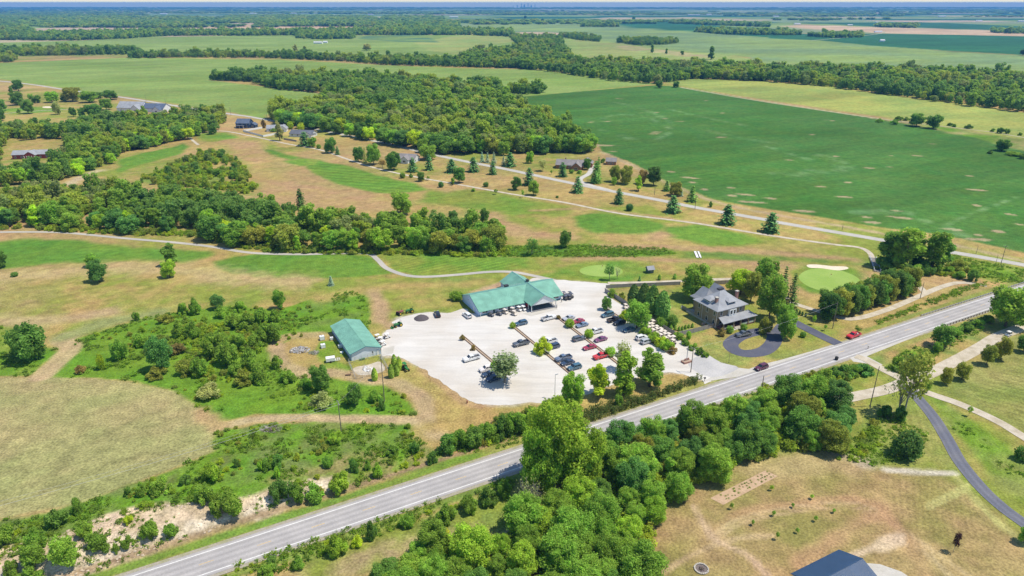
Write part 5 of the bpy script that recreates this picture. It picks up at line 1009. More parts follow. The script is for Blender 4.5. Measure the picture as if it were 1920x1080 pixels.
def sidingmat(name, col, per=3.2, vertical=True, vary=.05):
    m = plain(name, col, .6, 0, vary, .8, .3); n = m.node_tree.nodes; l = m.node_tree.links; b = n['Principled BSDF']; tc = n.new('ShaderNodeTexCoord'); sp = n.new('ShaderNodeSeparateXYZ'); l.new(tc.outputs['Object'], sp.inputs[0])
    ad = n.new('ShaderNodeMath'); ad.operation = 'ADD'; l.new(sp.outputs[0], ad.inputs[0]); l.new(sp.outputs[1], ad.inputs[1])
    s = n.new('ShaderNodeMath'); s.operation = 'PINGPONG'; s.inputs[1].default_value = .5/per; l.new(ad.outputs[0] if vertical else sp.outputs[2], s.inputs[0])
    bp = n.new('ShaderNodeBump'); bp.inputs['Strength'].default_value = .6; bp.inputs['Distance'].default_value = .2; l.new(s.outputs[0], bp.inputs['Height']); l.new(bp.outputs[0], b.inputs['Normal']); return m
M_GROOF = roofmat('green_metal_roof', (.19, .41, .31), 3.5, .7, .16)
M_SID = sidingmat('pale_blue_metal_siding', (.50, .62, .80)); M_WTRIM = plain('white_trim', (.78, .78, .76), .5, vary=.04)
M_TEALT = plain('blue_green_trim', (.12, .27, .33), .5, vary=.05)
M_GLASS = plain('window_glass', (.03, .04, .05), .08, vary=.2, spec=.8); M_DOOR = plain('dark_door', (.06, .10, .12), .5)
M_DECK = plain('porch_floor', (.20, .20, .21), .8, vary=.1); M_SHING = roofmat('grey_shingles', (.31, .32, .34), 2.2, .3, .14, .9)
M_SHIND = roofmat('dark_shingles', (.13, .14, .165), 2.2, .3, .14, .9); M_SHINB = roofmat('blue_shingles', (.10, .13, .19), 2.2, .3, .12, .9); M_SHINT = roofmat('brown_grey_shingles', (.25, .23, .225), 2.2, .3, .14, .9)
M_NAVY = roofmat('navy_metal_roof', (.035, .075, .15), 3.5, .5, .08, .4); M_TANB = brickmat('tan_brick', (.36, .265, .155), (.29, .215, .13), (.32, .29, .25)); M_REDB = brickmat('red_brick', (.36, .17, .12), (.28, .12, .09), (.35, .3, .26))
M_PALEB = sidingmat('pale_siding', (.66, .67, .67), 4, False); M_WSID = sidingmat('white_siding', (.76, .76, .76), 4, False); M_NSID = sidingmat('navy_siding', (.045, .085, .16), 4, False); M_REDS = sidingmat('barn_red_siding', (.30, .05, .045)); M_LOG = sidingmat('log_wall', (.30, .15, .08), 3, False)
M_GREYW = plain('weathered_wood', (.24, .22, .20), .9, vary=.25, scale=4); M_STONE = plain('pale_stone', (.5, .46, .4), .9, vary=.15)
def frame(px, py, ang, name, label, cat, group=None, z=0.0):
    p = P(px, py); return tag(empty(name, (p[0], p[1], z), math.radians(ang)), label, cat, group)
def gable_mb(a0, a1, b0, b1, ze, zr, ovb=.45, ova=.3, th=.16, axis='x', mb=None, ovb2=None, cut=0.0):
    """gable roof slab: ridge along axis from a0 to a1, eaves at b0 and b1"""
    mb = mb or MB(); ovb2 = ovb if ovb2 is None else ovb2; m = (b0+b1)/2; sl = (zr-ze)/(m-b0)
    out = [(b0-ovb, ze-sl*ovb), (m, zr), (b1+ovb2, ze-sl*ovb2), (b1+ovb2, ze-sl*ovb2-th), (m, zr-th), (b0-ovb, ze-sl*ovb-th)]
    if axis == 'x': mb.prism(out, 'x', a0-ova, a1+ova)
    else: mb.prism(out, 'y', a0-ova, a1+ova)
    return mb
def gwall_mb(a0, a1, b0, b1, ze, zr, axis='x', mb=None):
    m = (b0+b1)/2; mb = mb or MB(); return mb.prism([(b0, -.1), (b1, -.1), (b1, ze-.17), (m, zr-.2), (b0, ze-.17)], axis, a0, a1)
def window(par, face, a, z, w_, h_, off, frm=None, mull=1, name='window', glass=None):
    """face: 'y-' 'y+' 'x-' 'x+' ; a centre along the wall, z sill, off the wall plane"""
    frm = frm or M_WTRIM; s = -1 if face[1] == '-' else 1; mb = MB(); gb = MB()
    def bx(m, u0, u1, z0, z1, d0, d1):
        lo, hi = sorted((off+s*d0, off+s*d1))
        if face[0] == 'y': m.box(u0, u1, lo, hi, z0, z1)
        else: m.box(lo, hi, u0, u1, z0, z1)
    f = .08; d = .06
    bx(mb, a-w_/2-f, a-w_/2, z-f, z+h_+f, .0, d); bx(mb, a+w_/2, a+w_/2+f, z-f, z+h_+f, .0, d); bx(mb, a-w_/2, a+w_/2, z+h_, z+h_+f, .0, d); bx(mb, a-w_/2-.05, a+w_/2+.05, z-f-.02, z, .0, d+.05)
    for k in range(1, mull): u = a-w_/2+w_*k/mull; bx(mb, u-.05, u+.05, z, z+h_, .0, d-.005)
    o = mb.build(name, frm, par); bx(gb, a-w_/2, a+w_/2, z, z+h_, .0, .025); gb.build('pane', glass or M_GLASS, o); return o
def door(par, face, a, w_, h_, off, m=None, frm=None):
    s = -1 if face[1] == '-' else 1; mb = MB()
    def bx(m_, u0, u1, z0, z1, d0, d1):
        lo, hi = sorted((off+s*d0, off+s*d1)); (m_.box(u0, u1, lo, hi, z0, z1) if face[0] == 'y' else m_.box(lo, hi, u0, u1, z0, z1))
    bx(mb, a-w_/2, a+w_/2, .02, h_, 0, .05); o = mb.build('door', m or M_DOOR, par); hb = MB(); bx(hb, a+w_/2-.16, a+w_/2-.08, .95, 1.08, .05, .10); hb.build('handle', M_WTRIM, o)
    fb = MB(); bx(fb, a-w_/2-.09, a-w_/2, .02, h_+.09, 0, .07); bx(fb, a+w_/2, a+w_/2+.09, .02, h_+.09, 0, .07); bx(fb, a-w_/2, a+w_/2, h_, h_+.09, 0, .07); fb.build('door_frame', frm or M_WTRIM, o); return o
# ---- clubhouse
c = frame(898, 593, 26.5, 'clubhouse', 'long pale clubhouse with green metal roofs and gabled porch', 'building')
mb = gwall_mb(0, 37.2, 0, 16.8, 2.75, 6.1); gwall_mb(13.5, 22.3, 20.2, 31.3, 2.75, 6.4, 'y', mb); mb.build('wall', M_SID, c)
r1 = gable_mb(0, 37.2, 0, 16.8, 2.75, 6.1, 1.15, .35, .16, 'x', ovb2=.4).build('roof', M_GROOF, c)
r2 = gable_mb(-5.9, 22.4, 20.2, 31.3, 3.15, 6.45, .45, .3, .16, 'y').build('roof', M_GROOF, c)
rc = MB(); rc.box(-.4, 37.6, 8.3, 8.5, 6.08, 6.16); rc.build('ridge_cap', M_TEALT, r1)
rc = MB(); rc.box(25.65, 25.85, -6.2, 22.7, 6.43, 6.5); rc.build('ridge_cap', M_TEALT, r2)
MB().prism([(20.05, 2.72), (31.45, 2.72), (31.45, 3.02), (25.75, 6.2), (20.05, 3.02)], 'y', -5.85, -5.7).build('pediment', M_WTRIM, c)
b = MB(); b.box(20.05, 20.25, -5.7, 0, 2.72, 3.0); b.box(31.25, 31.45, -5.7, 0, 2.72, 3.0); b.build('porch_beam', M_WTRIM, c)
MB().box(19.9, 31.6, -6.2, 0, -.1, .14).build('porch_floor', M_DECK, c)
for x, y in ((20.25, -5.7), (31.25, -5.7), (31.25, -2.9), (20.25, -2.9)): b = MB(); b.box(x-.12, x+.12, y-.12, y+.12, .14, 2.72); b.box(x-.2, x+.2, y-.2, y+.2, .14, .4); b.build('post', M_WTRIM, c)
for x in (.3, 4.1, 8.1, 12.0, 15.0, 18.6): MB().box(x-.06, x+.06, -1.06, -.94, 0, 2.12).build('post', M_WTRIM, c)
for x, w_ in ((2.6, 2.2), (9.7, 2.0), (16.8, 2.0), (34.6, 2.4)): window(c, 'y-', x, .95, w_, 1.0, 0, mull=3)
for x in (6.5, 12.9): door(c, 'y-', x, 1.05, 2.1, 0)
door(c, 'y-', 25.7, 1.9, 2.2, 0, M_GLASS); window(c, 'y-', 22.6, .8, 1.8, 1.3, 0, mull=2); window(c, 'y-', 29.2, .8, 1.8, 1.3, 0, mull=2)
door(c, 'x-', 5.0, 1.0, 2.05, 0, M_WTRIM); window(c, 'x-', 10.4, 2.9, .6, .5, 0)
MB().box(-.004, 37.204, -.03, 0, 0, .55).build('wainscot', M_TEALT, c)
b = MB(); b.prism([(-.5, 2.3), (0, 2.5), (8.4, 5.85), (8.4, 5.65), (-.5, 2.1)], 'x', -.38, -.355); b.build('fascia', M_TEALT, c)
for (x, y, z, d) in ((17.6, 11.6, 4.75, (1.5, 1.3, .9)), (26.3, 9.6, 6.3, (1.0, 1.0, .9))):
    b = MB().cbox((x, y, z+d[2]/2), d); b.cbox((x, y, z+d[2]+.06), (d[0]+.2, d[1]+.2, .12)); b.build('exhaust_vent', plain('dark_metal', (.05, .05, .055), .5), c)
for k in range(7): x = 18.7+k*.8; MB().tube((x, 10.9, 4.9), (x, 10.9, 5.75), .09, 8).build('vent_pipe', M_WTRIM, c)
b = MB().box(20.4, 21.2, -.9, -.1, 0, 1.85); o = b.build('vending_machine', plain('red_panel', (.42, .05, .05), .4)); o.matrix_world = Matrix.Translation(c.location) @ Matrix.Rotation(c.rotation_euler.z, 4, 'Z'); tag(o, 'red vending machine at the left end of the clubhouse porch', 'vending machine')
# ---- green-roofed barn
bn = frame(659, 677, 28.8, 'equipment_barn', 'green-roofed metal barn with white gable beside the gravel lot', 'barn')
gwall_mb(0, 24.6, 0, 10.5, 2.95, 4.55, 'y').build('wall', [M_SID], bn)
MB().prism([(0.0, -.08), (10.5, -.08), (10.5, 2.74), (5.25, 4.3), (0.0, 2.74)], 'y', -.03, -.004).build('gable_wall', sidingmat('white_metal_siding', (.74, .78, .84)), bn)
r = gable_mb(0, 24.6, 0, 10.5, 2.95, 4.55, .4, .4, .18, 'y').build('roof', M_GROOF, bn); MB().box(5.15, 5.35, -.45, 25.05, 4.53, 4.60).build('ridge_cap', M_GROOF, r)
b = MB(); b.prism([(-.35, 2.55), (5.25, 4.28), (10.85, 2.55), (10.85, 2.85), (5.25, 4.58), (-.35, 2.85)], 'y', -.46, -.41); b.build('fascia', M_TEALT, bn)
b = MB(); b.box(-.05, -.005, 0, 24.6, 0, .7); b.build('wainscot', M_TEALT, bn); b = MB(); b.box(-.06, .12, -.06, -.031, 0, 2.7); b.box(10.38, 10.56, -.06, -.031, 0, 2.7); b.build('corner_trim', M_TEALT, bn)
for y in (4, 10, 16): MB().box(10.504, 10.55, y, y+3.4, 0, 2.4).build('roller_door', M_WTRIM, bn)
door(bn, 'y-', 9.4, .95, 2.0, -.031, M_WTRIM, M_TEALT); window(bn, 'y-', 7.6, 1.0, .4, .9, -.031); MB().box(10.505, 10.56, 20.5, 21.5, 0, 2.05).build('door', M_DOOR, bn)
for x, wh in ((5.0, 'leftmost'), (5.8, 'middle'), (6.4, 'rightmost')): o = MB().box(-.25, .25, -.2, .2, 0, .5).build('planter', plain('green_pot', (.09, .22, .10), .6)); o.matrix_world = Matrix.Translation(bn.location) @ Matrix.Rotation(bn.rotation_euler.z, 4, 'Z') @ Matrix.Translation((x-2.2, -.8, 0)); tag(o, 'low green planter against the white barn gable, %s of three' % wh, 'planter', 'planters at the barn gable')
# ---- brick house
h = frame(1340, 618, 27.5, 'brick_house', 'tan brick foursquare house with grey hip roof and wide front porch', 'house')
X0, X1, Y0, Y1, ZE = 1.1, 15.2, .9, 12.7, 7.2
b = MB().box(X0, X1, Y0, Y1, -.1, ZE); b.box(4.4, X1-.01, Y1, 17.2, -.1, 6.4); b.build('wall', M_TANB, h)
MB().box(X0-.06, X1+.06, Y0-.06, 17.2, -.1, .75).build('foundation', M_STONE, h)
def hip(mb, x0, x1, y0, y1, ze, zt, ov, rl, axis='x', th=.22):
    """hip roof slab with ridge of half-length rl, slightly flared eaves"""
    cx, cy = (x0+x1)/2, (y0+y1)/2; A = [(x0-ov, y0-ov, ze-.12), (x1+ov, y0-ov, ze-.12), (x1+ov, y1+ov, ze-.12), (x0-ov, y1+ov, ze-.12)]
    k = .30; fl = [(x0-ov+(cx-x0+ov)*k, y0-ov+(cy-y0+ov)*k), (x1+ov-(x1+ov-cx)*k, y0-ov+(cy-y0+ov)*k), (x1+ov-(x1+ov-cx)*k, y1+ov-(y1+ov-cy)*k), (x0-ov+(cx-x0+ov)*k, y1+ov-(y1+ov-cy)*k)]
    zf = ze+(zt-ze)*.22; F_ = [(p[0], p[1], zf) for p in fl]
    R_ = [(cx-rl, cy, zt), (cx+rl, cy, zt)] if axis == 'x' else [(cx, cy-rl, zt), (cx, cy+rl, zt)]
    v = A+F_+R_; f = [(0, 1, 5, 4), (1, 2, 6, 5), (2, 3, 7, 6), (3, 0, 4, 7)]
    f += [(4, 5, 9, 8), (5, 6, 9), (6, 7, 8, 9), (7, 4, 8)] if axis == 'x' else [(4, 5, 8), (5, 6, 9, 8), (6, 7, 9), (7, 4, 8, 9)]
    n = len(v); v += [(p[0], p[1], p[2]-th) for p in A]; f += [(0, n, n+1, 1), (1, n+1, n+2, 2), (2, n+2, n+3, 3), (3, n+3, n, 0), (n, n+3, n+2, n+1)]
    return mb.add(v, f)
rf = hip(MB(), X0, X1, Y0, Y1, ZE+.1, 11.8, .85, 1.0, 'x').build('roof', M_SHING, h)
hip(MB(), 10.2, X1+.4, Y1-3.5, 17.4, 6.6, 10.9, .7, 2.6, 'y').build('rear_roof', M_SHING, h); hip(MB(), 3.8, 10.2, 10.5, 17.6, 6.4, 10.6, .7, 1.8, 'y').build('rear_roof', M_SHING, h); None
MB().box(8.0, 10.4, 8.0, 9.4, 11.3, 11.9).build('roof_hatch', plain('dark_metal', (.05, .05, .055)), h)
def dormer(face, a, w_, y, z):
    d = MB(); s = Matrix.Identity(4)
    if face == 'y-': M_ = Matrix.Translation((a, y, z))
    else: M_ = Matrix.Translation((y, a, z)) @ Matrix.Rotation(-math.pi/2, 4, 'Z')
    d.box(-w_/2, w_/2, 0, 3.2, -.6, 1.15, 0, M_); o = d.build('dormer', M_WTRIM, h)
    rr = MB(); v = [(-w_/2-.5, -.6, 1.05), (w_/2+.5, -.6, 1.05), (w_/2+.5, 2.6, 1.55), (-w_/2-.5, 2.6, 1.55), (-w_/2*.3, 1.2, 1.95), (w_/2*.3, 1.2, 1.95), (w_/2*.3, 3.6, 2.0), (-w_/2*.3, 3.6, 2.0)]
    v = [M_ @ Vector(p) for p in v]+[M_ @ (Vector(p)-Vector((0, 0, .15))) for p in v[:4]]
    rr.add(v, [(0, 1, 5, 4), (1, 2, 6, 5), (3, 0, 4, 7), (4, 5, 6, 7), (2, 3, 7, 6), (0, 8, 9, 1), (1, 9, 10, 2), (3, 11, 8, 0), (8, 11, 10, 9)]); rr.build('dormer_roof', M_SHING, o)
    for k in (-1, 0, 1):
        g = MB().box(k*w_*.29-w_*.12, k*w_*.29+w_*.12, -.05, -.02, .25, .95, 0, M_); g.build('pane', M_GLASS, o)
dormer('y-', 9.0, 3.2, 1.9, 8.0); dormer('x-', 7.6, 3.0, 2.1, 8.0)
for (x, y) in ((3.6, 4.4), (15.0, 5.6)):
    b = MB().box(x-.5, x+.5, y-.45, y+.45, 6.0, 10.6); o = b.build('chimney', M_REDB, h); MB().box(x-.6, x+.6, y-.55, y+.55, 10.6, 10.85).build('chimney_cap', M_STONE, o)
for x in (3.3, 13.0): window(h, 'y-', x, 4.7, 1.1, 1.6, Y0, mull=1)
b = MB(); b.box(6.6, 10.0, Y0-.9, Y0, 4.05, 6.65); o = b.build('bay', M_WTRIM, h); window(h, 'y-', 7.5, 4.7, .9, 1.6, Y0-.9); window(h, 'y-', 9.1, 4.7, .9, 1.6, Y0-.9)
for x in (3.4, 6.4, 12.8): window(h, 'y-', x, 1.3, 1.3, 1.7, Y0, mull=1)
door(h, 'y-', 9.4, 1.2, 2.3, Y0, plain('maroon_door', (.16, .05, .05), .5))
for y in (2.2, 6.0, 10.4): window(h, 'x-', y, 4.7, 1.0, 1.6, X0); window(h, 'x-', y, 1.3, 1.0, 1.7, X0)
b = MB().box(1.6, 17.8, -2.5, .9, -.1, .7); b.build('porch_floor', plain('porch_paint', (.22, .11, .09), .7), h)
pr = MB(); v = [(.9, -3.1, 3.35), (18.2, -3.1, 3.35), (17.2, Y0-.02, 4.25), (2.0, Y0-.02, 4.25)]; v += [(p[0], p[1], p[2]-.2) for p in v]; pr.add(v, [(0, 1, 2, 3), (0, 4, 5, 1), (1, 5, 6, 2), (3, 7, 4, 0), (4, 7, 6, 5), (2, 6, 7, 3)]); pr.build('porch_roof', M_SHING, h)
MB().box(1.5, 17.9, -2.65, -2.35, 2.85, 3.14).build('porch_beam', M_WTRIM, h)
for x in (1.8, 6.8, 10.4, 14.2, 17.5): b = MB(); b.box(x-.3, x+.3, -2.75, -2.2, .7, 1.7); b.box(x-.2, x+.2, -2.65, -2.3, 1.7, 2.85); b.build('porch_pillar', M_TANB, h)
for x0, x1 in ((2.1, 6.5), (10.7, 13.9), (14.5, 17.2)): MB().box(x0, x1, -2.55, -2.4, .7, 1.35).build('porch_parapet', M_WTRIM, h)
b = MB()
for k in range(4): b.box(7.2, 10.0, -2.5-.35*(k+1), -2.5-.35*k-.001, 0, .7-.17*(k+1)+.02)
b.build('porch_steps', M_CONC, h)
for x, y in ((X0-.09, Y0-.09), (X0-.09, 8.6)): MB().tube((x, y, 0), (x, y, 6.6), .07, 6).build('downpipe', M_WTRIM, h)
# ---- navy roof, lower right
q = P(0, 0) if False else unproj(1573, 1030, 4.5)
nb = tag(empty('pole_barn', (q[0], q[1], 0), math.radians(27.5)), 'building with a dark navy metal roof cut by the lower edge', 'building')
gwall_mb(-14.2, -.3, -10.3, -.3, 4.3, 6.3).build('wall', M_PALEB, nb); r = gable_mb(-14.2, -.3, -10.3, -.3, 4.6, 6.6, .3, .3, .18).build('roof', M_NAVY, nb); MB().box(-14.5, 0, -5.4, -5.2, 6.58, 6.66).build('ridge_cap', M_NAVY, r)
for x in (-11, -7, -3): window(nb, 'y+', x, 1.4, 1.0, 1.2, -.3)
# ---- houses by the country road
def cottage(px, py, ang, L, D, ze, zr, wallm, roofm, label, name='house', wing=None, chim=False, axis='x', wins=3, garage=False):
    o = frame(px, py, ang, name, label, 'house' if name == 'house' else name.replace('_', ' '))
    gwall_mb(0, L, 0, D, ze, zr) if False else None
    if axis == 'x': gwall_mb(0, L, 0, D, ze, zr, 'x').build('wall', wallm, o); rf = gable_mb(0, L, 0, D, ze, zr, .5, .4, .25, 'x').build('roof', roofm, o)
    else: gwall_mb(0, D, 0, L, ze, zr, 'y').build('wall', wallm, o); rf = gable_mb(0, D, 0, L, ze, zr, .5, .4, .25, 'y').build('roof', roofm, o)
    if wing:
        x0, x1, y0, y1, we, wr = wing
        gwall_mb(y0, y1, x0, x1, we, wr, 'y').build('wing_wall', wallm, o); gable_mb(y0, y1, x0, x1, we, wr, .4, .4, .25, 'y').build('wing_roof', roofm, o)
        window(o, 'y-', (x0+x1)/2, .9, min(2.2, (x1-x0)*.4), 1.4, y0, mull=2)
    for k in range(wins):
        x = L*(k+.5)/wins
        if wing and wing[0]-.8 < x < wing[1]+.8 and wing[2] < 0: continue
        window(o, 'y-', x, .9, 1.2, 1.3, 0, mull=2)
        if ze > 4.5: window(o, 'y-', x, 3.6, 1.1, 1.3, 0, mull=2)
    for k in range(2): window(o, 'x+', D*(k+.5)/2, .9, 1.2, 1.3, L); window(o, 'x-', D*(k+.5)/2, .9, 1.2, 1.3, 0)
    if ze > 4.5:
        for k in range(2): window(o, 'x+', D*(k+.5)/2, 3.6, 1.1, 1.3, L)
    door(o, 'y-', L*.5+.9 if wins % 2 else L*.5, 1.0, 2.1, 0) if not wing or wing[2] >= 0 else None
    if chim: b = MB().box(L*.3, L*.3+.9, D*.55, D*.55+.8, ze, zr+.9); b.build('chimney', M_REDB, rf)
    return o
e = cottage(443, 240, -4, 13, 11, 4.9, 8.3, M_NSID, M_SHINB, 'dark navy two-storey house near the bend of the country road', axis='x', wing=(13, 18.5, 1.5, 8, 3.0, 4.9), wins=3)
b = MB().box(1, 9, -3.4, 0, 2.7, 2.9); b.build('porch_roof', M_SHIND, e)
for x in (1.2, 5, 8.8): MB().box(x-.1, x+.1, -3.3, -3.1, 0, 2.7).build('porch_post', M_WTRIM, e)
cottage(500, 247, 8, 17, 10, 3.2, 5.6, M_WSID, M_SHING, 'white house with pale roof inside the white fence', wing=(12, 19, -4, 6, 3.2, 6.0), wins=3)
cottage(543, 256, -12, 22, 11, 2.9, 5.6, M_PALEB, M_SHIND, 'long low house with a charcoal roof beside the white house', wing=(15, 22.5, -2, 6, 2.9, 5.0), wins=4)
cottage(738, 304, -14, 17, 11, 3.0, 6.0, M_PALEB, M_SHINT, 'house with taupe roof between the pines and the country road', wing=(7, 13, -3, 6, 3.0, 5.6), wins=3)
cottage(220, 209, -6, 29, 17, 4.4, 10.2, M_WSID, M_SHING, 'house with a big pale grey roof in the upper left', wing=(19, 30, -5, 9, 3.4, 8.2), wins=3)
cottage(268, 210, -8, 25, 15, 4.4, 8.8, M_WSID, M_SHINB, 'dark-roofed house beside the pale grey roof in the upper left', wing=(15, 24, -5, 9, 3.4, 7.0), wins=3)
rb = cottage(24, 299, 10, 27, 9, 3.8, 6.2, M_REDS, M_SHING, 'long dark red barn house with white porch posts at the left', wins=6, wing=(10, 18, -3.5, 6, 3.8, 6.3))
for k in range(5): MB().box(10.4+k*1.8, 10.7+k*1.8, -4.6, -4.3, 0, 3.2).build('porch_post', M_WTRIM, rb)
lh = cottage(1042, 316, -12, 20, 10, 3.2, 6.2, M_LOG, M_SHINT, 'brown log house with several gables beyond the country road', wing=(12, 19, -5, 8, 3.2, 6.0), wins=3, chim=True)
gwall_mb(8, 17, 17, 26, 3.2, 5.8, 'y').build('wing_wall', M_LOG, lh); gable_mb(8, 17, 17, 26, 3.2, 5.8, .4, .4, .25, 'y').build('wing_roof', M_SHINT, lh)
cottage(1136, 309, -10, 7.5, 6, 3.0, 5.0, M_LOG, M_SHINT, 'small red-brown shed with grey roof at the soybean field corner', name='shed', wins=2)
s = frame(1215, 513, 15, 'golf_hut', 'small green hut with grey roof on the grass behind the lot', 'hut')
gwall_mb(0, 2.8, 0, 2.4, 2.2, 3.2).build('wall', plain('green_hut_wall', (.06, .12, .09), .7), s); gable_mb(0, 2.8, 0, 2.4, 2.2, 3.2, .5, .4, .12).build('roof', M_SHING, s); door(s, 'y-', 1.9, .8, 1.8, 0)
FB = [(588,82,26,9,'long white farm shed alone in the pale field'),(606,81,12,9,'short white farm shed beside the long one'),(206,48,40,14,None),(545,26,60,20,None),(690,28,50,18,None),(843,33,70,20,None),(820,40,60,18,None),(870,26,50,18,None),(955,25,60,20,None),(1180,26,60,20,None),(1205,27,50,16,None),(1240,26,50,18,None),(1290,29,70,18,None),(1305,29,40,16,None),(1325,28,50,18,None),(1400,44,30,14,None),(1412,44,26,12,None),(1490,46,36,14,None),(1641,61,30,12,None),(1651,78,14,9,None),(1540,29,50,18,None),(1450,32,50,18,None),(1642,43,30,12,None),(1590,48,26,12,None),(1830,40,40,14,None),(1910,41,50,16,None),(1760,32,60,20,None),(410,50,30,10,None),(435,50,30,10,None),(300,27,70,22,None),(150,22,70,22,None),(330,37,50,16,None),(468,26,70,20,None),(620,29,50,16,None),(745,30,60,18,None),(1060,26,60,18,None)]
k = 0
for (px, py, L, D, lab) in sorted(FB):
    if lab is None: lab = 'far white farm building in the hazy fields, %s from the left' % (ORD[k]); k += 1
    o = frame(px, py, random.uniform(-8, 8), 'farm_building', lab, 'farm building', 'far farm buildings'); sc = max(1, D/12)
    gwall_mb(0, L, 0, D, 4*sc, 6.5*sc).build('wall', M_WSID, o); gable_mb(0, L, 0, D, 4*sc, 6.5*sc, .5, .5, .3).build('roof', plain('pale_metal_roof', (.6, .6, .6), .4), o)
SKY = [(962,24,10),(970,34,22),(978,48,18),(983,40,30),(990,58,16),(996,36,24),(1003,45,14)]
for k, (px, hh, ww) in enumerate(SKY):
    p = P(px, 15.2); b = MB(); b.box(-ww*.6, ww*.6, -10, 10, 0, hh*1.75); b.box(-ww*.5, ww*.5, -6, 6, hh*1.75, hh*1.9); o = b.build('far_tower', plain('hazy_tower', (.35, .35, .37), .7)); o.location = (p[0], 19000, 0); o.location.x = p[0]*19000/p[1]
    tag(o, 'faint far city tower on the horizon, %s from the left' % ORD[k], 'tower', 'far city skyline')
# ------------------------------------------------------------------ vehicles
def paintmat():
    m, n, l = mat('car_paint'); b = n['Principled BSDF']; oi = n.new('ShaderNodeObjectInfo'); tc = n.new('ShaderNodeTexCoord')
    nz = n.new('ShaderNodeTexNoise'); nz.inputs['Scale'].default_value = 1.3; mr = n.new('ShaderNodeMapRange'); mr.inputs[3].default_value = .85; mr.inputs[4].default_value = 1.1
    x = n.new('ShaderNodeMix'); x.data_type = 'RGBA'; x.blend_type = 'MULTIPLY'; x.inputs[0].default_value = 1
    l.new(tc.outputs['Object'], nz.inputs['Vector']); l.new(nz.outputs['Fac'], mr.inputs[0]); l.new(oi.outputs['Color'], x.inputs[6]); l.new(mr.outputs[0], x.inputs[7]); l.new(x.outputs[2], b.inputs['Base Color'])
    b.inputs['Roughness'].default_value = .32; b.inputs['Coat Weight'].default_value = .6; b.inputs['Coat Roughness'].default_value = .08; return m
M_PAINT = paintmat(); M_TYRE = plain('tyre_rubber', (.02, .02, .021), .85); M_RIM = plain('wheel_rim', (.45, .45, .46), .35, .6); M_CGLS = plain('car_glass', (.025, .035, .045), .06, vary=.1, spec=.9)
M_LAMP = plain('clear_lamp', (.75, .75, .72), .2); M_TAIL = plain('red_lamp', (.40, .02, .02), .3); M_TRIMB = plain('black_plastic', (.03, .03, .032), .6); M_BED = plain('bed_liner', (.05, .05, .055), .8)
def soft_prism(mb, out, w_, r=.08, mi=0, top=1.0):
    """side outline (x,z) swept across y with rounded-in flanks; top<1 pulls upper points inward"""
    n = len(out); cx = sum(p[0] for p in out)/n; zs = [p[1] for p in out]; z0, z1 = min(zs), max(zs); cz = (z0+z1)/2; v = []
    def shr(p, q): return (p[0]-math.copysign(min(q, abs(p[0]-cx)), p[0]-cx), p[1]-math.copysign(min(q*.7, abs(p[1]-cz)), p[1]-cz))
    for (y, q) in ((-w_/2, r), (-w_/2+r*.8, 0), (w_/2-r*.8, 0), (w_/2, r)):
        for p in out:
            k = 1-(1-top)*(p[1]-z0)/(z1-z0); a = shr(p, q); v.append((a[0], y*k, a[1]))
    f = []
    for j in range(3):
        for i in range(n): f.append((j*n+i, j*n+(i+1) % n, (j+1)*n+(i+1) % n, (j+1)*n+i))
    f += [tuple(range(n-1, -1, -1)), tuple(range(3*n, 4*n))]; return mb.add(v, f, mi)
def wheel(par, x, y, r=.34, w_=.23):
    s = 1 if y > 0 else -1; b = MB().tube((x, y-s*w_, r), (x, y, r), r, 14); o = b.build('wheel', M_TYRE, par); MB().tube((x, y, r), (x, y+s*.015, r), r*.62, 10).build('rim', M_RIM, o); return o
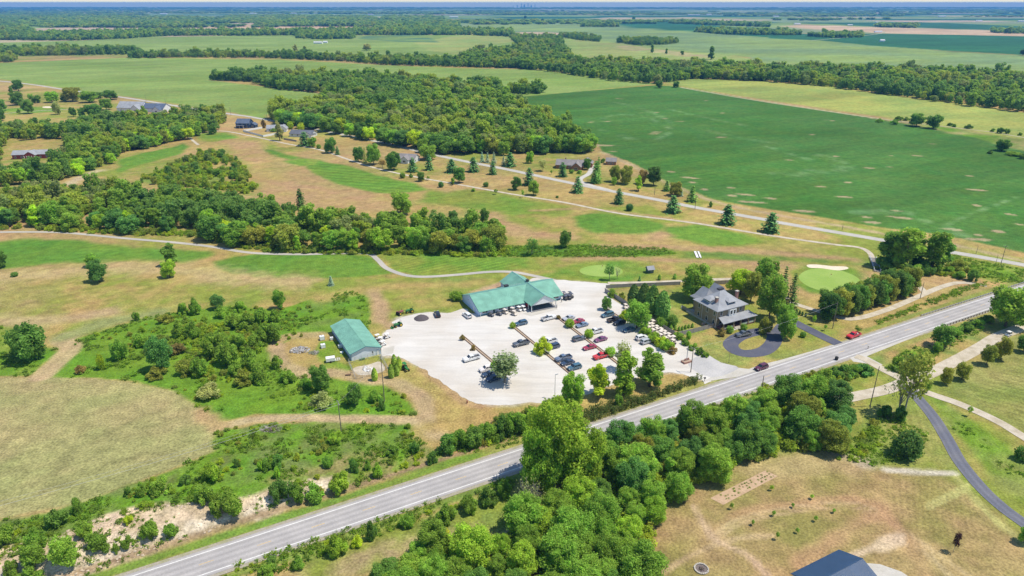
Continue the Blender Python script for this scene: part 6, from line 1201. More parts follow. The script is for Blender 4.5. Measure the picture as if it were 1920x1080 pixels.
def car_proto(kind):
    e = empty(kind); b = MB(); g = []
    if kind in ('sedan', 'suv', 'minivan'):
        L, W_, Hh, hood, belt, cab0, cab1, wsx, rwx = {'sedan': (4.8, 1.84, 1.46, .92, .95, .85, -1.75, .75, .55), 'suv': (4.75, 1.9, 1.74, 1.08, 1.08, .95, -2.25, .62, .30), 'minivan': (5.1, 1.98, 1.76, 1.02, 1.05, 1.35, -2.45, .85, .28)}[kind]
        h2 = L/2; tail = belt if kind == 'sedan' else belt
        out = [(-h2+.05, .32), (h2-.08, .28), (h2, .52), (h2-.06, .72), (h2-.35, hood-.12), (cab0+.05, hood+.02), (cab1-.1, tail+.04), (-h2+.12, tail-.02), (-h2, .75), (-h2, .5)]
        soft_prism(b, out, W_, .09, 0, .97); cab = [(cab0, belt-.05), (cab0-wsx, Hh-.03), (cab0-wsx-.35, Hh), (cab1+rwx+.25, Hh-.02), (cab1+rwx, Hh-.06), (cab1, belt-.05)]
        soft_prism(b, cab, W_-.14, .10, 0, .80)
        f = lambda t, a, c: (a[0]+(c[0]-a[0])*t, a[1]+(c[1]-a[1])*t)
        def plate(name, p, q, w0, w1, off):
            a, c = f(.1, p, q), f(.94, p, q); d = Vector((c[0]-a[0], 0, c[1]-a[1])).normalized(); nn = Vector((-d.z, 0, d.x)); nn = nn if nn.z > 0 else -nn; o_ = nn*off
            MB().add([Vector((a[0], -w0/2, a[1]))+o_, Vector((a[0], w0/2, a[1]))+o_, Vector((c[0], w1/2, c[1]))+o_, Vector((c[0], -w1/2, c[1]))+o_], [(0, 1, 2, 3)]).build(name, M_CGLS, e)
        plate('windshield', cab[0], cab[1], W_*.84, W_*.70, .03); plate('rear_window', cab[5], cab[4], W_*.80, W_*.68, .03)
        for s in (-1, 1):
            for x0, x1 in (((cab0-.28), (cab0+cab1)/2+.25), ((cab0+cab1)/2+.12, cab1+.30)):
                lean = (Hh-.16-belt-.04)/(Hh-belt)
                t0 = x0-wsx*.72*(1 if x0 > 0 else 0); t1 = x1+(rwx*.8 if x1 < -1 else 0); yb = (W_-.14)/2*.985+.012; yt = (W_-.14)/2*.83+.012
                MB().add([(x0, s*yb, belt+.04), (x1, s*yb, belt+.04), (t1, s*yt, Hh-.15), (min(t0, x0), s*yt, Hh-.15)], [(0, 1, 2, 3) if s > 0 else (3, 2, 1, 0)]).build('side_window', M_CGLS, e)
        wx = (L*.30, -L*.285); r = .33 if kind == 'sedan' else .36
    else:
        L, W_, Hh = 5.8, 2.0, 1.88; h2 = L/2; belt = 1.18
        out = [(-.55, .42), (h2-.08, .38), (h2, .6), (h2-.03, .95), (h2-.25, 1.12), (1.35, 1.2), (-.55, 1.2)]; soft_prism(b, out, W_, .08, 0, .98)
        cab = [(1.30, belt-.05), (.62, Hh-.03), (.3, Hh), (-.35, Hh-.01), (-.52, Hh-.05), (-.58, belt-.05)]; soft_prism(b, cab, W_-.16, .10, 0, .84)
        b.box(-h2, -.55, -W_/2+.02, -W_/2+.16, .45, 1.22); b.box(-h2, -.55, W_/2-.16, W_/2-.02, .45, 1.22); b.box(-h2, -h2+.1, -W_/2+.16, W_/2-.16, .55, 1.2); b.box(-.62, -.56, -W_/2+.16, W_/2-.16, .5, 1.19)
        MB().box(-h2+.1, -.62, -W_/2+.16, W_/2-.16, .45, .72).build('bed', M_BED, e)
        MB().add([(1.29, -.78, 1.2), (1.29, .78, 1.2), (.70, .66, 1.80), (.70, -.66, 1.80)], [(0, 1, 2, 3)]).build('windshield', M_CGLS, e); MB().add([(-.60, -.7, 1.24), (-.57, -.62, 1.74), (-.57, .62, 1.74), (-.60, .7, 1.24)], [(0, 1, 2, 3)]).build('rear_window', M_CGLS, e)
        for s in (-1, 1):
            for x0, x1, t0, t1 in ((1.0, .42, .62, .42), (.3, -.42, .3, -.42)): MB().add([(x0, s*.93, 1.2), (x1, s*.93, 1.2), (t1, s*.815, 1.74), (t0, s*.815, 1.74)], [(0, 1, 2, 3)]).build('side_window', M_CGLS, e)
        wx = (1.85, -1.75); r = .40
    b.build('body', M_PAINT, e, False)
    for x in wx:
        for s in (-1, 1): wheel(e, x, s*(W_/2-.015), r)
    zl = .72 if kind == 'sedan' else .86
    for s in (-1, 1):
        MB().cbox((h2-.10, s*(W_/2-.28), zl-.02), (.16, .36, .16)).build('headlight', M_LAMP, e); MB().cbox((-h2+.04, s*(W_/2-.20), zl+.08), (.10, .26, .22)).build('tail_light', M_TAIL, e)
        MB().cbox(((.62 if kind != 'pickup' else 1.0), s*(W_/2+.07), belt+.05), (.12, .16, .13)).build('mirror', M_TRIMB, e)
    MB().cbox((h2-.03, 0, .52), (.10, W_*.62, .22)).build('grille', M_TRIMB, e); MB().cbox((-h2+.0, 0, .48), (.10, W_*.8, .18)).build('rear_bumper', M_TRIMB, e)
    return e
CARS = {k: car_proto(k) for k in ('sedan', 'suv', 'minivan', 'pickup')}
PAR = math.degrees(math.atan2(HW_D[1], HW_D[0]))
CC = dict(white=(.78,.78,.77,1), navy=(.035,.06,.11,1), dkblue=(.04,.10,.17,1), grey=(.10,.115,.14,1), slate=(.12,.17,.26,1), silver=(.46,.48,.52,1), red=(.62,.02,.02,1), dkred=(.36,.03,.07,1), plum=(.20,.06,.14,1), black=(.02,.021,.024,1), teal=(.06,.14,.20,1), green=(.03,.11,.06,1), bluegr=(.17,.23,.33,1), maroon=(.12,.03,.06,1), pearl=(.80,.74,.72,1))
def car(kind, px, py, col, nose, label, group='cars parked in the gravel lot', dy=4.0):
    p = P3(px, py+dy); a = PAR if nose == 'r' else PAR+180 if nose == 'l' else nose
    cat = {'sedan': 'car', 'suv': 'car', 'minivan': 'van', 'pickup': 'pickup truck'}[kind]
    e = clone(CARS[kind], (p.x, p.y, p.z+.05), math.radians(a+random.uniform(-2, 2)), 1.06, label, group, CC[col]); e['category'] = cat; e.name = {'sedan': 'sedan_car', 'suv': 'suv_car', 'minivan': 'minivan', 'pickup': 'pickup_truck'}[kind]; return e
car('pickup', 884, 671, 'white', 'l', 'white pickup nose-out at the parking divider nearest the barn')
car('suv', 912, 691, 'pearl', 'l', 'off-white wagon just left of the pale lot tree')
car('sedan', 917, 700, 'navy', 'l', 'navy car between the off-white wagon and lot tree'); car('suv', 925, 709, 'navy', 'l', 'dark blue car under the pale lot tree, lowest of its row')
car('suv', 977, 605, 'dkblue', 'l', 'dark blue car alone at the upper end of second divider')
car('pickup', 977, 643, 'grey', 'l', 'dark grey pickup on the left side of the second divider')
car('pickup', 1030, 640, 'white', 'l', 'white pickup half hidden by the yellow-green divider shrub'); car('suv', 1037, 649, 'navy', 'l', 'navy car right below the white pickup by the yellow-green shrub')
car('pickup', 1056, 671, 'slate', 'l', 'slate blue pickup, topmost of three at the second divider'); car('sedan', 1064, 679, 'navy', 'l', 'navy car in the middle of three at the second divider'); car('suv', 1077, 688, 'teal', 'l', 'dark teal car, lowest of three at the second divider')
car('pickup', 1029, 595, 'white', 'r', 'white pickup at the upper end of the third divider')
car('sedan', 1066, 595, 'silver', 'l', 'silver car topmost right of the third divider'); car('sedan', 1084, 601, 'dkred', 'l', 'red car between the silver and the blue-grey cars'); car('sedan', 1091, 608, 'bluegr', 'l', 'blue-grey sedan below the red car at the third divider')
car('pickup', 1116, 621, 'white', 'l', 'white pickup right of the middle of the third divider'); car('suv', 1085, 634, 'grey', 'r', 'dark grey wagon on the left of the third divider'); car('sedan', 1126, 635, 'plum', 'l', 'purple sedan right of the third divider')
car('sedan', 1105, 650, 'dkred', 'l', 'dark red sedan left of the lower third divider'); car('pickup', 1127, 667, 'red', 'l', 'bright red pickup at the lower end of the third divider'); car('sedan', 1167, 662, 'green', 'l', 'dark green car half hidden behind the lot edge trees')
car('minivan', 1139, 589, 'teal', 'l', 'teal-grey van, topmost by the golf cart row'); car('pickup', 1152, 598, 'black', 'r', 'black pickup below the teal-grey van'); car('suv', 1161, 604, 'black', 'l', 'black car beside the big overhanging tree'); car('sedan', 1179, 617, 'dkblue', 'l', 'dark blue sedan in the shade of the big overhanging tree')
car('suv', 1203, 632, 'white', 'r', 'white car by the hedge of the golf cart row'); car('minivan', 1213, 639, 'silver', 'r', 'silver van below the white car by the hedge')
car('suv', 876, 590, 'white', PAR+92, 'white car at the left corner of the clubhouse'); car('suv', 820, 588, 'black', PAR+78, 'black car parked by the dark gravel pile')
car('pickup', 1393, 626, 'grey', PAR+170, 'dark pickup on the teardrop drive of the brick house', None); car('suv', 1427, 688, 'maroon', 'l', 'dark maroon car driving on the highway', None)
rp = car('pickup', 1600, 628, 'red', 'l', 'red pickup with cargo driving on the highway', None)
for (x, y, z, d, m) in ((-1.5, .3, .95, (.9, .6, .5), M_STONE), (-2.3, -.3, .95, (.6, .7, .5), M_REDB), (-1.2, -.45, .9, (.6, .5, .4), M_LAMP)):
    o = MB().cbox((x, y, z), d).build('cargo_box', m); o.matrix_world = Matrix.Translation(rp.location) @ Matrix.Rotation(rp.rotation_euler.z, 4, 'Z'); tag(o, {-1.5: 'pale box in the bed of the red highway pickup', -2.3: 'reddish box at the tailgate of the red highway pickup', -1.2: 'white box in the bed of the red highway pickup'}[x], 'box', 'boxes in the red pickup')
for k in CARS.values(): drop(k)
# ---- golf carts
def cartmat(nm):
    m, n, l = mat(nm); b = n['Principled BSDF']; oi = n.new('ShaderNodeObjectInfo'); l.new(oi.outputs['Color'], b.inputs['Base Color']); b.inputs['Roughness'].default_value = .5; return m
M_CART = cartmat('cart_plastic'); M_SEAT = plain('cart_seat', (.42, .36, .28), .7)
def cart_proto():
    e = empty('golf_cart'); b = MB(); soft_prism(b, [(-1.1, .3), (1.15, .3), (1.2, .55), (.95, .85), (.6, .8), (.45, .42), (-.1, .42), (-.15, .68), (-1.05, .78), (-1.15, .5)], 1.18, .06); b.build('body', M_CART, e)
    r = MB(); r.box(-.85, .75, -.6, .6, 1.78, 1.86); r.box(-.75, .65, -.52, .52, 1.86, 1.90); r.build('roof', M_CART, e)
    for x, xt in ((.72, .6), (-.85, -.75)):
        for s in (-1, 1): MB().tube((x, s*.52, .7), (xt, s*.52, 1.78), .03, 5).build('post', M_TRIMB, e)
    st = MB(); st.box(-.6, -.05, -.5, .5, .7, .84); st.box(-.72, -.58, -.5, .5, .8, 1.25); st.build('seat', M_SEAT, e)
    for x in (.78, -.75):
        for s in (-1, 1): MB().tube((x, s*.4, .23), (x, s*.6, .23), .23, 10).build('wheel', M_TYRE, e)
    MB().box(-1.35, -1.05, -.45, .45, .55, .95).build('bag_rack', M_TRIMB, e); MB().tube((.42, .25, .8), (.2, .25, 1.12), .03, 5).build('steering_column', M_TRIMB, e); return e
CART = cart_proto(); TANC = (.72, .64, .55, 1); WHC = (.78, .77, .75, 1); DKC = (.10, .11, .14, 1)
def carts(lst, group, fmt, ang, col, dy=7.0, cols=None):
    for i, (x, y) in enumerate(sorted(lst)):
        p = P3(x, y+dy); e = clone(CART, (p.x, p.y, p.z+.05), math.radians(ang+random.uniform(-4, 4)), None, fmt % ORD[i], group, (cols[i] if cols else col)); e['category'] = 'golf cart'; e.name = 'golf_cart'
z2 = lambda l: [(1080+a/8, 540+b/8) for a, b in l]
carts(z2([(740,250),(745,297),(790,285),(797,325),(730,342)]), 'golf carts at the upper end of the cart row', 'tan golf cart above the big overhanging tree, %s from the left', PAR+90, TANC)
carts(z2([(1085,458),(1150,495),(1035,545),(1090,537),(1138,537),(1145,577),(1207,577),(1092,585),(1155,630),(1210,612),(1270,612),(1213,670),(1265,655),(1325,652),(1265,702),(1325,690),(1385,690),(1340,747),(1395,735),(1455,732),(1450,787),(1290,640)]), 'golf carts in the long row by the fence', 'tan golf cart in the long row by the fence, %s from the left', PAR+90, TANC)
carts([(921,587),(936,585),(947,582),(961,579),(964,585),(973,577),(981,576)], 'golf carts in front of the clubhouse', 'golf cart in front of the clubhouse wall, %s from the left', PAR-70, TANC, 6, [DKC, DKC, TANC, TANC, TANC, WHC, WHC])
carts([(1057,549),(1062,553),(1068,549),(1071,552),(1060,556),(1067,555)], 'dark golf carts right of the clubhouse', 'dark golf cart at the right end of the clubhouse, %s from the left', PAR+90, DKC, 6)
carts([(708,628),(714,633),(726,626),(718,640)], 'white golf carts beside the barn', 'white golf cart beside the barn, %s from the left', PAR+10, WHC, 8)
p = P3(1890, 630); e = clone(CART, (p.x, p.y, .06), math.radians(205), None, 'white-roofed golf cart on the gravel drive at the right edge', 'single golf cart', WHC); e['category'] = 'golf cart'
drop(CART)
# ---- tractors
M_JG = plain('tractor_green', (.04, .20, .05), .45); M_JY = plain('tractor_yellow', (.6, .42, .03), .5); M_RUST = plain('faded_red', (.30, .10, .09), .8, vary=.3)
def tractor(px, py, ang, label, m, roof=False, loader=True):
    e = tag(empty('tractor', P3(px, py)+Vector((0, 0, .04)), math.radians(ang)), label, 'tractor')
    b = MB(); soft_prism(b, [(-.2, .75), (1.7, .75), (1.78, 1.0), (1.7, 1.35), (.1, 1.45), (-.2, 1.2)], .8, .06); b.build('hood', m, e); MB().box(-1.1, .2, -.35, .35, .6, .9).build('chassis', M_TRIMB, e)
    for s in (-1, 1):
        o = MB().tube((-.7, s*.55, .72), (-.7, s*.95, .72), .72, 16).build('rear_wheel', M_TYRE, e); MB().tube((-.7, s*.95, .72), (-.7, s*.97, .72), .4, 12).build('rim', M_JY, o)
        o = MB().tube((1.3, s*.5, .42), (1.3, s*.78, .42), .42, 12).build('front_wheel', M_TYRE, e); MB().tube((1.3, s*.78, .42), (1.3, s*.8, .42), .22, 10).build('rim', M_JY, o); MB().box(-1.2, -.3, s*.5-.1, s*.5+.4*s if s > 0 else s*.5+.1, 1.42, 1.5).build('fender', m, e)
    b = MB(); b.box(-.9, -.45, -.25, .25, .95, 1.1); b.box(-1.0, -.88, -.25, .25, 1.0, 1.55); b.build('seat', M_TRIMB, e); MB().tube((.2, 0, 1.4), (-.15, 0, 1.75), .04, 6).build('steering_wheel', M_TRIMB, e)
    b = MB(); b.tube((-1.0, -.45, .9), (-1.05, -.45, 2.4), .04, 6); b.tube((-1.0, .45, .9), (-1.05, .45, 2.4), .04, 6); b.tube((-1.05, -.45, 2.4), (-1.05, .45, 2.4), .04, 6); b.build('roll_bar', M_TRIMB, e)
    MB().tube((1.2, .2, 1.3), (1.2, .2, 2.1), .05, 6).build('exhaust', M_TRIMB, e)
    if roof: MB().box(-1.3, .3, -.6, .6, 2.4, 2.5).build('canopy', m, e)
    if loader:
        b = MB(); b.box(2.5, 3.1, -.9, .9, .15, .25); b.box(2.45, 2.55, -.9, .9, .15, .8)
        for s in (-1, 1): b.tube((.3, s*.5, 1.2), (1.7, s*.5, 1.5), .07, 5); b.tube((1.7, s*.5, 1.5), (2.5, s*.5, .45), .07, 5)
        b.build('loader', m, e)
    return e
tractor(769, 586, PAR+175, 'green tractor on the dry grass above the dark gravel pile', M_JG, False, False); tractor(747, 612, PAR+190, 'green loader tractor on the gravel above the barn', M_JG, False, True)
tractor(750, 590, PAR+30, 'faded red old tractor beside the green one on the grass', M_RUST, False, False); tractor(760, 694, PAR-80, 'green tractor with a green canopy beside the arborvitae', M_JG, True, False)
# ------------------------------------------------------------------ dividers, fences, poles, rails and small things
M_TIMB = plain('railway_timber', (.20, .12, .075), .9, vary=.3, scale=3); M_MULCH = plain('mulch', (.42, .33, .24), .95, vary=.3, scale=4); M_POLE = plain('pole_wood', (.20, .165, .13), .9, vary=.2); M_GALV = plain('galvanised_steel', (.42, .44, .46), .5, .4); M_FENCE = plain('weathered_fence_boards', (.33, .31, .29), .9, vary=.25, scale=5); M_VINYL = plain('white_vinyl', (.8, .8, .79), .5, vary=.03)
def divider(a, b, label, wd=.95):
    p, q = P(*a), P(*b); L = float(np.linalg.norm(q-p)); ang = math.atan2(q[1]-p[1], q[0]-p[0]); e = tag(empty('parking_divider', (p[0], p[1], .03), ang), label, 'parking divider')
    MB().box(0, L, -wd/2+.1, wd/2-.1, 0, .06).build('mulch_strip', M_MULCH, e); n = int(L/4.9)+1; seg = L/n
    for s in (-1, 1):
        for k in range(n):
            j = random.uniform(-.03, .03); MB().box(k*seg+.02, (k+1)*seg-.02, s*wd/2-.11+j, s*wd/2+.11+j, 0, .24).build('timber', M_TIMB, e)
    return e
divider((866,630), (945,697), 'timber-edged parking divider nearest the barn'); divider((962,612), (1074,704), 'long timber-edged divider in the middle of the lot'); divider((1044,594), (1162,684), 'timber-edged divider right of the middle of the lot'); divider((1136,580), (1166,600), 'short timber-edged divider beside the teal-grey van', 1.6); divider((1212,632), (1262,665), 'timber-edged hedge bed beside the golf cart row', 2.2)
def fence(px, h_, label, m, name='wooden_fence', seg=2.4, cat='fence', th=.05, gap=.05):
    w_ = [P(*p) for p in px]; e = tag(empty(name, (w_[0][0], w_[0][1], 0)), label, cat); o0 = w_[0]; pm = MB().box(-.07, .07, -.07, .07, 0, h_+.12).me('post', m); meshes = {}
    for a, b in zip(w_[:-1], w_[1:]):
        L = float(np.linalg.norm(b-a)); n = max(1, int(round(L/seg))); ang = math.atan2(b[1]-a[1], b[0]-a[0]); key = round(L/n, 3)
        if key not in meshes:
            mb = MB(); nb = max(2, int(key/.16))
            for k in range(nb): x = .08+(key-.16)*k/nb; mb.box(x, x+(key-.16)/nb-.012, -th/2+.004*(k % 2), th/2+.004*(k % 2), gap, h_-.03*((k*7) % 3 == 0))
            meshes[key] = mb.me('fence_panel', m)
        for k in range(n):
            c_ = a+(b-a)*k/n; o = link('panel', meshes[key], None, e); o.location = (c_[0]-o0[0], c_[1]-o0[1], 0); o.rotation_euler = (0, 0, ang)
            o = link('post', pm, None, e); o.location = (c_[0]-o0[0], c_[1]-o0[1], 0)
    o = link('post', pm, None, e); o.location = (w_[-1][0]-o0[0], w_[-1][1]-o0[1], 0); return e
fence([(1134,548),(1155,560),(1178,575),(1200,590),(1216,601),(1240,615),(1267,631)], 1.8, 'grey wooden fence between the yard and the golf cart row', M_FENCE)
fence([(1268,631),(1300,624),(1338,614)], 1.8, 'grey wooden fence from the cart row to the brick house', M_FENCE)
fence([(1136,541),(1180,538),(1230,536),(1275,534)], 1.6, 'grey wooden back fence behind the tall evergreens', M_FENCE); fence([(1330,534),(1352,533),(1368,532)], 1.7, 'short grey wooden fence behind the brick house', M_FENCE); fence([(1278,578),(1290,585),(1303,594)], 1.5, 'short dark fence at the left side of the brick house', M_FENCE)
fence([(492,241),(456,247),(494,257),(521,252)], 1.8, 'white vinyl fence round the yard of the white house', M_VINYL, 'vinyl_fence'); fence([(532,262),(545,264),(556,266)], 1.6, 'short grey fence behind the long low house', M_FENCE)
# wire-fenced plot
def wire_plot():
    c_ = [P(654,682), P(713,668), P(729,698), P(667,711)]; o0 = c_[0]; e = tag(empty('wire_fence', (o0[0], o0[1], 0)), 'wire fence with grey posts round the pale plot below the barn', 'fence'); pm = MB().tube((0, 0, 0), (0, 0, 1.9), .05, 6).me('fence_post', M_GALV)
    for a, b in zip(c_, c_[1:]+c_[:1]):
        L = float(np.linalg.norm(b-a)); n = int(L/2.6)+1
        for k in range(n): p = a+(b-a)*k/n; o = link('post', pm, None, e); o.location = (p[0]-o0[0], p[1]-o0[1], 0)
        for z in (.25, .65, 1.05, 1.45, 1.85): MB().tube((a[0]-o0[0], a[1]-o0[1], z), (b[0]-o0[0], b[1]-o0[1], z), .022, 4).build('wire', M_GALV, e)
    g = sheet('dirt_plot', smooth([P(*p) for p in [(663,690),(690,684),(712,678),(722,690),(715,698),(690,703),(670,702)]], 3, True), .02, M_PATHC); tag(g, 'pale bare dirt inside the wire fence below the barn', 'dirt', kind='structure')
wire_plot()
def heap(px, py, rx, ry, h_, label, mats, name, n=70, seed=0, size=(.15, .7), sticks=20):
    r = random.Random(seed); p = P3(px, py); mp = MPP(px, py); mb = MB(); R = rx*mp; RY = ry*mp*2.2
    for k in range(n):
        a = r.uniform(0, 6.28); q = math.sqrt(r.random()); z = h_*(1-q)*r.uniform(.5, 1); s = r.uniform(*size); M_ = Matrix.Translation((math.cos(a)*R*q, math.sin(a)*RY*q, max(.05, z))) @ Matrix.Rotation(r.uniform(0, 3), 4, 'Z') @ Matrix.Rotation(r.uniform(-.6, .6), 4, 'X') @ Matrix.Rotation(r.uniform(-.6, .6), 4, 'Y')
        mb.cbox((0, 0, 0), (s*r.uniform(.8, 2.2), s, s*r.uniform(.3, .8)), r.randrange(len(mats)), M_)
    for k in range(sticks):
        a = r.uniform(0, 6.28); q = r.random(); c_ = Vector((math.cos(a)*R*q, math.sin(a)*RY*q, h_*.4)); d = Vector((r.uniform(-1, 1), r.uniform(-1, 1), r.uniform(-.1, .4)))*r.uniform(.8, 2); mb.tube(c_-d*.5, c_+d, .05, 4, .02, mi=r.randrange(len(mats)))
    o = mb.build(name, mats); o.location = p; return tag(o, label, name.replace('_', ' '))
heap(562, 657, 17, 6, 1.1, 'heap of grey brush and broken concrete inside the dirt loop', [M_STONE, M_BARKP, plain('grey_brush', (.36, .36, .37), .9, vary=.3)], 'debris_heap', 110, 3, sticks=90); heap(588, 662, 10, 3, .6, 'low pile of grey-green brush right of the heap', [M_BARKP, plain('green_brush', (.22, .25, .14), .9)], 'brush_pile', 25, 4, sticks=60)
heap(690, 692, 9, 4, .8, 'pile of white rubble inside the wire-fenced plot', [M_VINYL, M_STONE], 'rubble_pile', 60, 5); heap(508, 806, 22, 5, .7, 'grey brush pile below the mown track', [M_BARKP, M_BARK], 'brush_pile', 10, 6, sticks=120)
def mound():
    p = P(790, 597); mp = MPP(790, 597); v = [(0, 0, 1.3)]; f = []; r = random.Random(3); n = 26; R = 14*mp
    for ring, (q, z) in enumerate(((.35, 1.15), (.65, .75), (.9, .25), (1.0, -.02))):
        for k in range(n): a = 6.283*k/n; w_ = q*(1+.05*r.uniform(-1, 1)); v.append((math.cos(a)*R*w_, math.sin(a)*R*1.0*w_, z*(1+.1*r.uniform(-1, 1))))
    for k in range(n): f.append((0, 1+k, 1+(k+1) % n))
    for g in range(3):
        for k in range(n): f.append((1+g*n+k, 1+(g+1)*n+k, 1+(g+1)*n+(k+1) % n, 1+g*n+(k+1) % n))
    o = mk('gravel_pile', v, f, plain('dark_millings', (.10, .085, .09), .95, vary=.25, scale=6, bump=.5), None, True); o.location = (p[0], p[1], .02); tag(o, 'round pile of dark asphalt millings at the upper left of the lot', 'gravel pile')
mound()
def tote(px, py, label, dark=True, s=1.0, name='water_tank'):
    e = tag(empty(name, P3(px, py), math.radians(PAR)), label, name.replace('_', ' ')); MB().box(-.6*s, .6*s, -.5*s, .5*s, .15, 1.15*s).build('tank', M_VINYL, e); MB().box(-.62*s, .62*s, -.52*s, .52*s, 0, .15).build('pallet', M_TRIMB if dark else M_TIMB, e); MB().tube((0, 0, 1.15*s), (0, 0, 1.25*s), .12, 10).build('lid', M_TRIMB, e)
    b = MB()
    for x in (-.61*s, .61*s):
        for y in (-.51*s, .51*s): b.tube((x, y, .1), (x, y, 1.18*s), .025, 4)
    b.build('cage', M_GALV, e); return e
tote(604, 637, 'white water tank on a dark pallet left of the barn, uppermost', True, 1.35); tote(606, 652, 'white water tank on a wooden pallet below the upper tank', False, 1.25); tote(638, 652, 'white tank against the left wall of the barn', False, 1.0); tote(622, 637, 'white tank halfway between the barn and upper tank', False, .9)
b = MB().tube((0, 0, 0), (0, 0, .45), .55, 14); b.tube((0, 0, .45), (0, 0, .5), .6, 14); o = b.build('white_tub', M_VINYL); o.location = P3(641, 662); tag(o, 'low round white tub near the lower left barn corner', 'tub')
e = tag(empty('utility_trailer', P3(620, 678), math.radians(PAR-10)), 'white box trailer with frame left of the barn corner', 'trailer'); MB().box(-1.5, 1.5, -.9, .9, .5, 1.7).build('box', M_VINYL, e); b = MB()
for x in (1.6, 2.3, 3.0): b.box(x, x+.12, -.9, .9, .5, .62)
for y in (-.9, 0, .8): b.box(1.5, 3.2, y, y+.1, .5, .62)
b.build('frame', M_VINYL, e)
for s_ in (-1, 1): MB().tube((0, s_*.9, .33), (0, s_*1.12, .33), .33, 12).build('wheel', M_TYRE, e)
o = MB().box(-.9, .9, -.3, .3, .38, .48).build('seat', M_TIMB); b = empty('bench', P3(653, 704), math.radians(PAR-20)); o.parent = b; tag(b, 'dark wooden bench outside the wire-fenced plot', 'bench')
for x in (-.75, .75): MB().box(x-.05, x+.05, -.28, .28, 0, .38).build('leg', M_TIMB, b)
# poles and wires
PT = {}
def pole(px, pyb, pyt, label, arm=True, r=.15, name='utility_pole', lamp=False, m=None, key=None):
    p = P3(px, pyb); h_ = HT(px, pyb, pyt); e = tag(empty(name, p, math.radians(PAR)), label, name.replace('_', ' ')); MB().tube((0, 0, -.2), (0, 0, h_), r, 8, r*.65).build('shaft', m or M_POLE, e)
    if arm:
        MB().box(-.06, .06, -1.2, 1.2, h_-.7, h_-.58).build('crossarm', M_POLE, e)
        for y in (-1.1, -.4, .4, 1.1): MB().tube((0, y, h_-.58), (0, y, h_-.38), .06, 6).build('insulator', M_VINYL, e)
    if lamp: MB().cbox((.5, 0, h_-.1), (.9, .22, .14)).build('lamp_head', M_GALV, e)
    PT[key or label] = (p, h_); return e
pole(640, 809, 752, 'wooden utility pole with crossarm in the weeds left', key='a'); pole(721, 753, 668, 'tall wooden utility pole below the arborvitae', key='b'); pole(1040, 747, 702, 'thin light pole at the lower edge of the lot', False, .09, 'light_pole', True, M_GALV); pole(1295, 698, 651, 'wooden pole at the lot entrance', True, key='c')
pole(1561, 616, 566, 'wooden pole above the house drive by the highway', False, key='d'); pole(1725, 560, 529, 'wooden pole near the hedge end', False); pole(1631, 763, 687, 'leaning wooden pole left of the ragged tree', False); pole(1428, 731, 704, 'wooden pole behind the tree row by the highway', False); pole(1366, 681, 656, 'thin post on the lawn below the teardrop drive', False, .06, 'lamp_post'); pole(1780, 655, 630, 'wooden pole beside the dark round ditch tree', False, .12)
pole(1876, 497, 460, 'wooden pole at the far right by the country road', True); pole(1867, 494, 478, 'short post next to the far right pole', False, .1); pole(1830, 476, 461, 'small pole on the field side of the country road', False, .1); pole(1579, 431, 421, 'tiny pole beside the country road near the pine pair', False, .12); pole(1303, 392, 366, 'wooden pole by the country road right of the log house', False); pole(1227, 366, 348, 'wooden pole by the country road near the deep green tree', False); pole(631, 250, 233, 'wooden pole at the wood edge by the country road', True); pole(501, 224, 210, 'wooden pole where the wood meets the road', False); pole(433, 216, 200, 'wooden pole by the corn field at the road bend', True); pole(311, 196, 183, 'wooden pole by the corn field above the dark-roofed house', True); pole(274, 190, 177, 'wooden pole behind the pale grey roof', False)
def wire(a, b, sag, label, off=0.0, r=.02):
    a = Vector(a); b = Vector(b); n = 16; pts = [a+(b-a)*(k/n)-Vector((0, 0, sag*4*(k/n)*(1-k/n))) for k in range(n+1)]; mb = MB()
    for p, q in zip(pts[:-1], pts[1:]): mb.tube(p, q, r, 3)
    o = mb.build('power_wire', plain('aluminium_wire', (.55, .55, .53), .4)); tag(o, label, 'wire')
pa = PT['a'][0]+Vector((0, 0, PT['a'][1]-.4)); pb = PT['b'][0]+Vector((0, 0, PT['b'][1]-.4)); pc = PT['c'][0]+Vector((0, 0, PT['c'][1]-.4)); lf = Vector((*P(-70, 1000), 9.0))
wire(pa, lf, 1.0, 'pale power wire crossing the stubble field, upper'); wire(pa+Vector((.9, -.9, 0)), lf+Vector((.9, -1.2, -.2)), 1.0, 'pale power wire crossing the stubble field, lower', 0, .03); wire(pa, pb, .6, 'power wire between the two left poles'); wire(pb, pc, 2.0, 'power wire spanning the lot from left pole to entrance'); wire(pc, PT['d'][0]+Vector((0, 0, PT['d'][1]-.4)), 1.2, 'power wire from the entrance pole to the house drive pole')
# sign pole with brick planter
e = tag(empty('sign_planter', P3(1287, 679), math.radians(PAR)), 'red brick planter with a tall post at the lot entrance', 'planter'); MB().box(-1.7, 1.7, -1.0, 1.0, 0, .6).build('planter_wall', M_REDB, e); MB().box(-1.5, 1.5, -.8, .8, .6, .64).build('soil', M_MULCH, e); MB().tube((0, 0, .6), (0, 0, 6.2), .12, 8).build('post', M_GALV, e); MB().box(-1.0, 1.0, -.08, .08, .6, 1.5).build('low_panel', M_REDB, e)
def small_box(px, py, d, m, label, name, cat, post=False):
    e = tag(empty(name, P3(px, py), math.radians(PAR)), label, cat); z0 = 1.0 if post else 0
    MB().box(-d[0]/2, d[0]/2, -d[1]/2, d[1]/2, z0, z0+d[2]).build('body', m, e); MB().box(-d[0]/2-.03, d[0]/2+.03, -d[1]/2-.03, d[1]/2+.03, z0+d[2], z0+d[2]+.07).build('lid', m, e)
    if post: MB().box(-.06, .06, -.06, .06, 0, 1.0).build('post', M_TIMB, e)
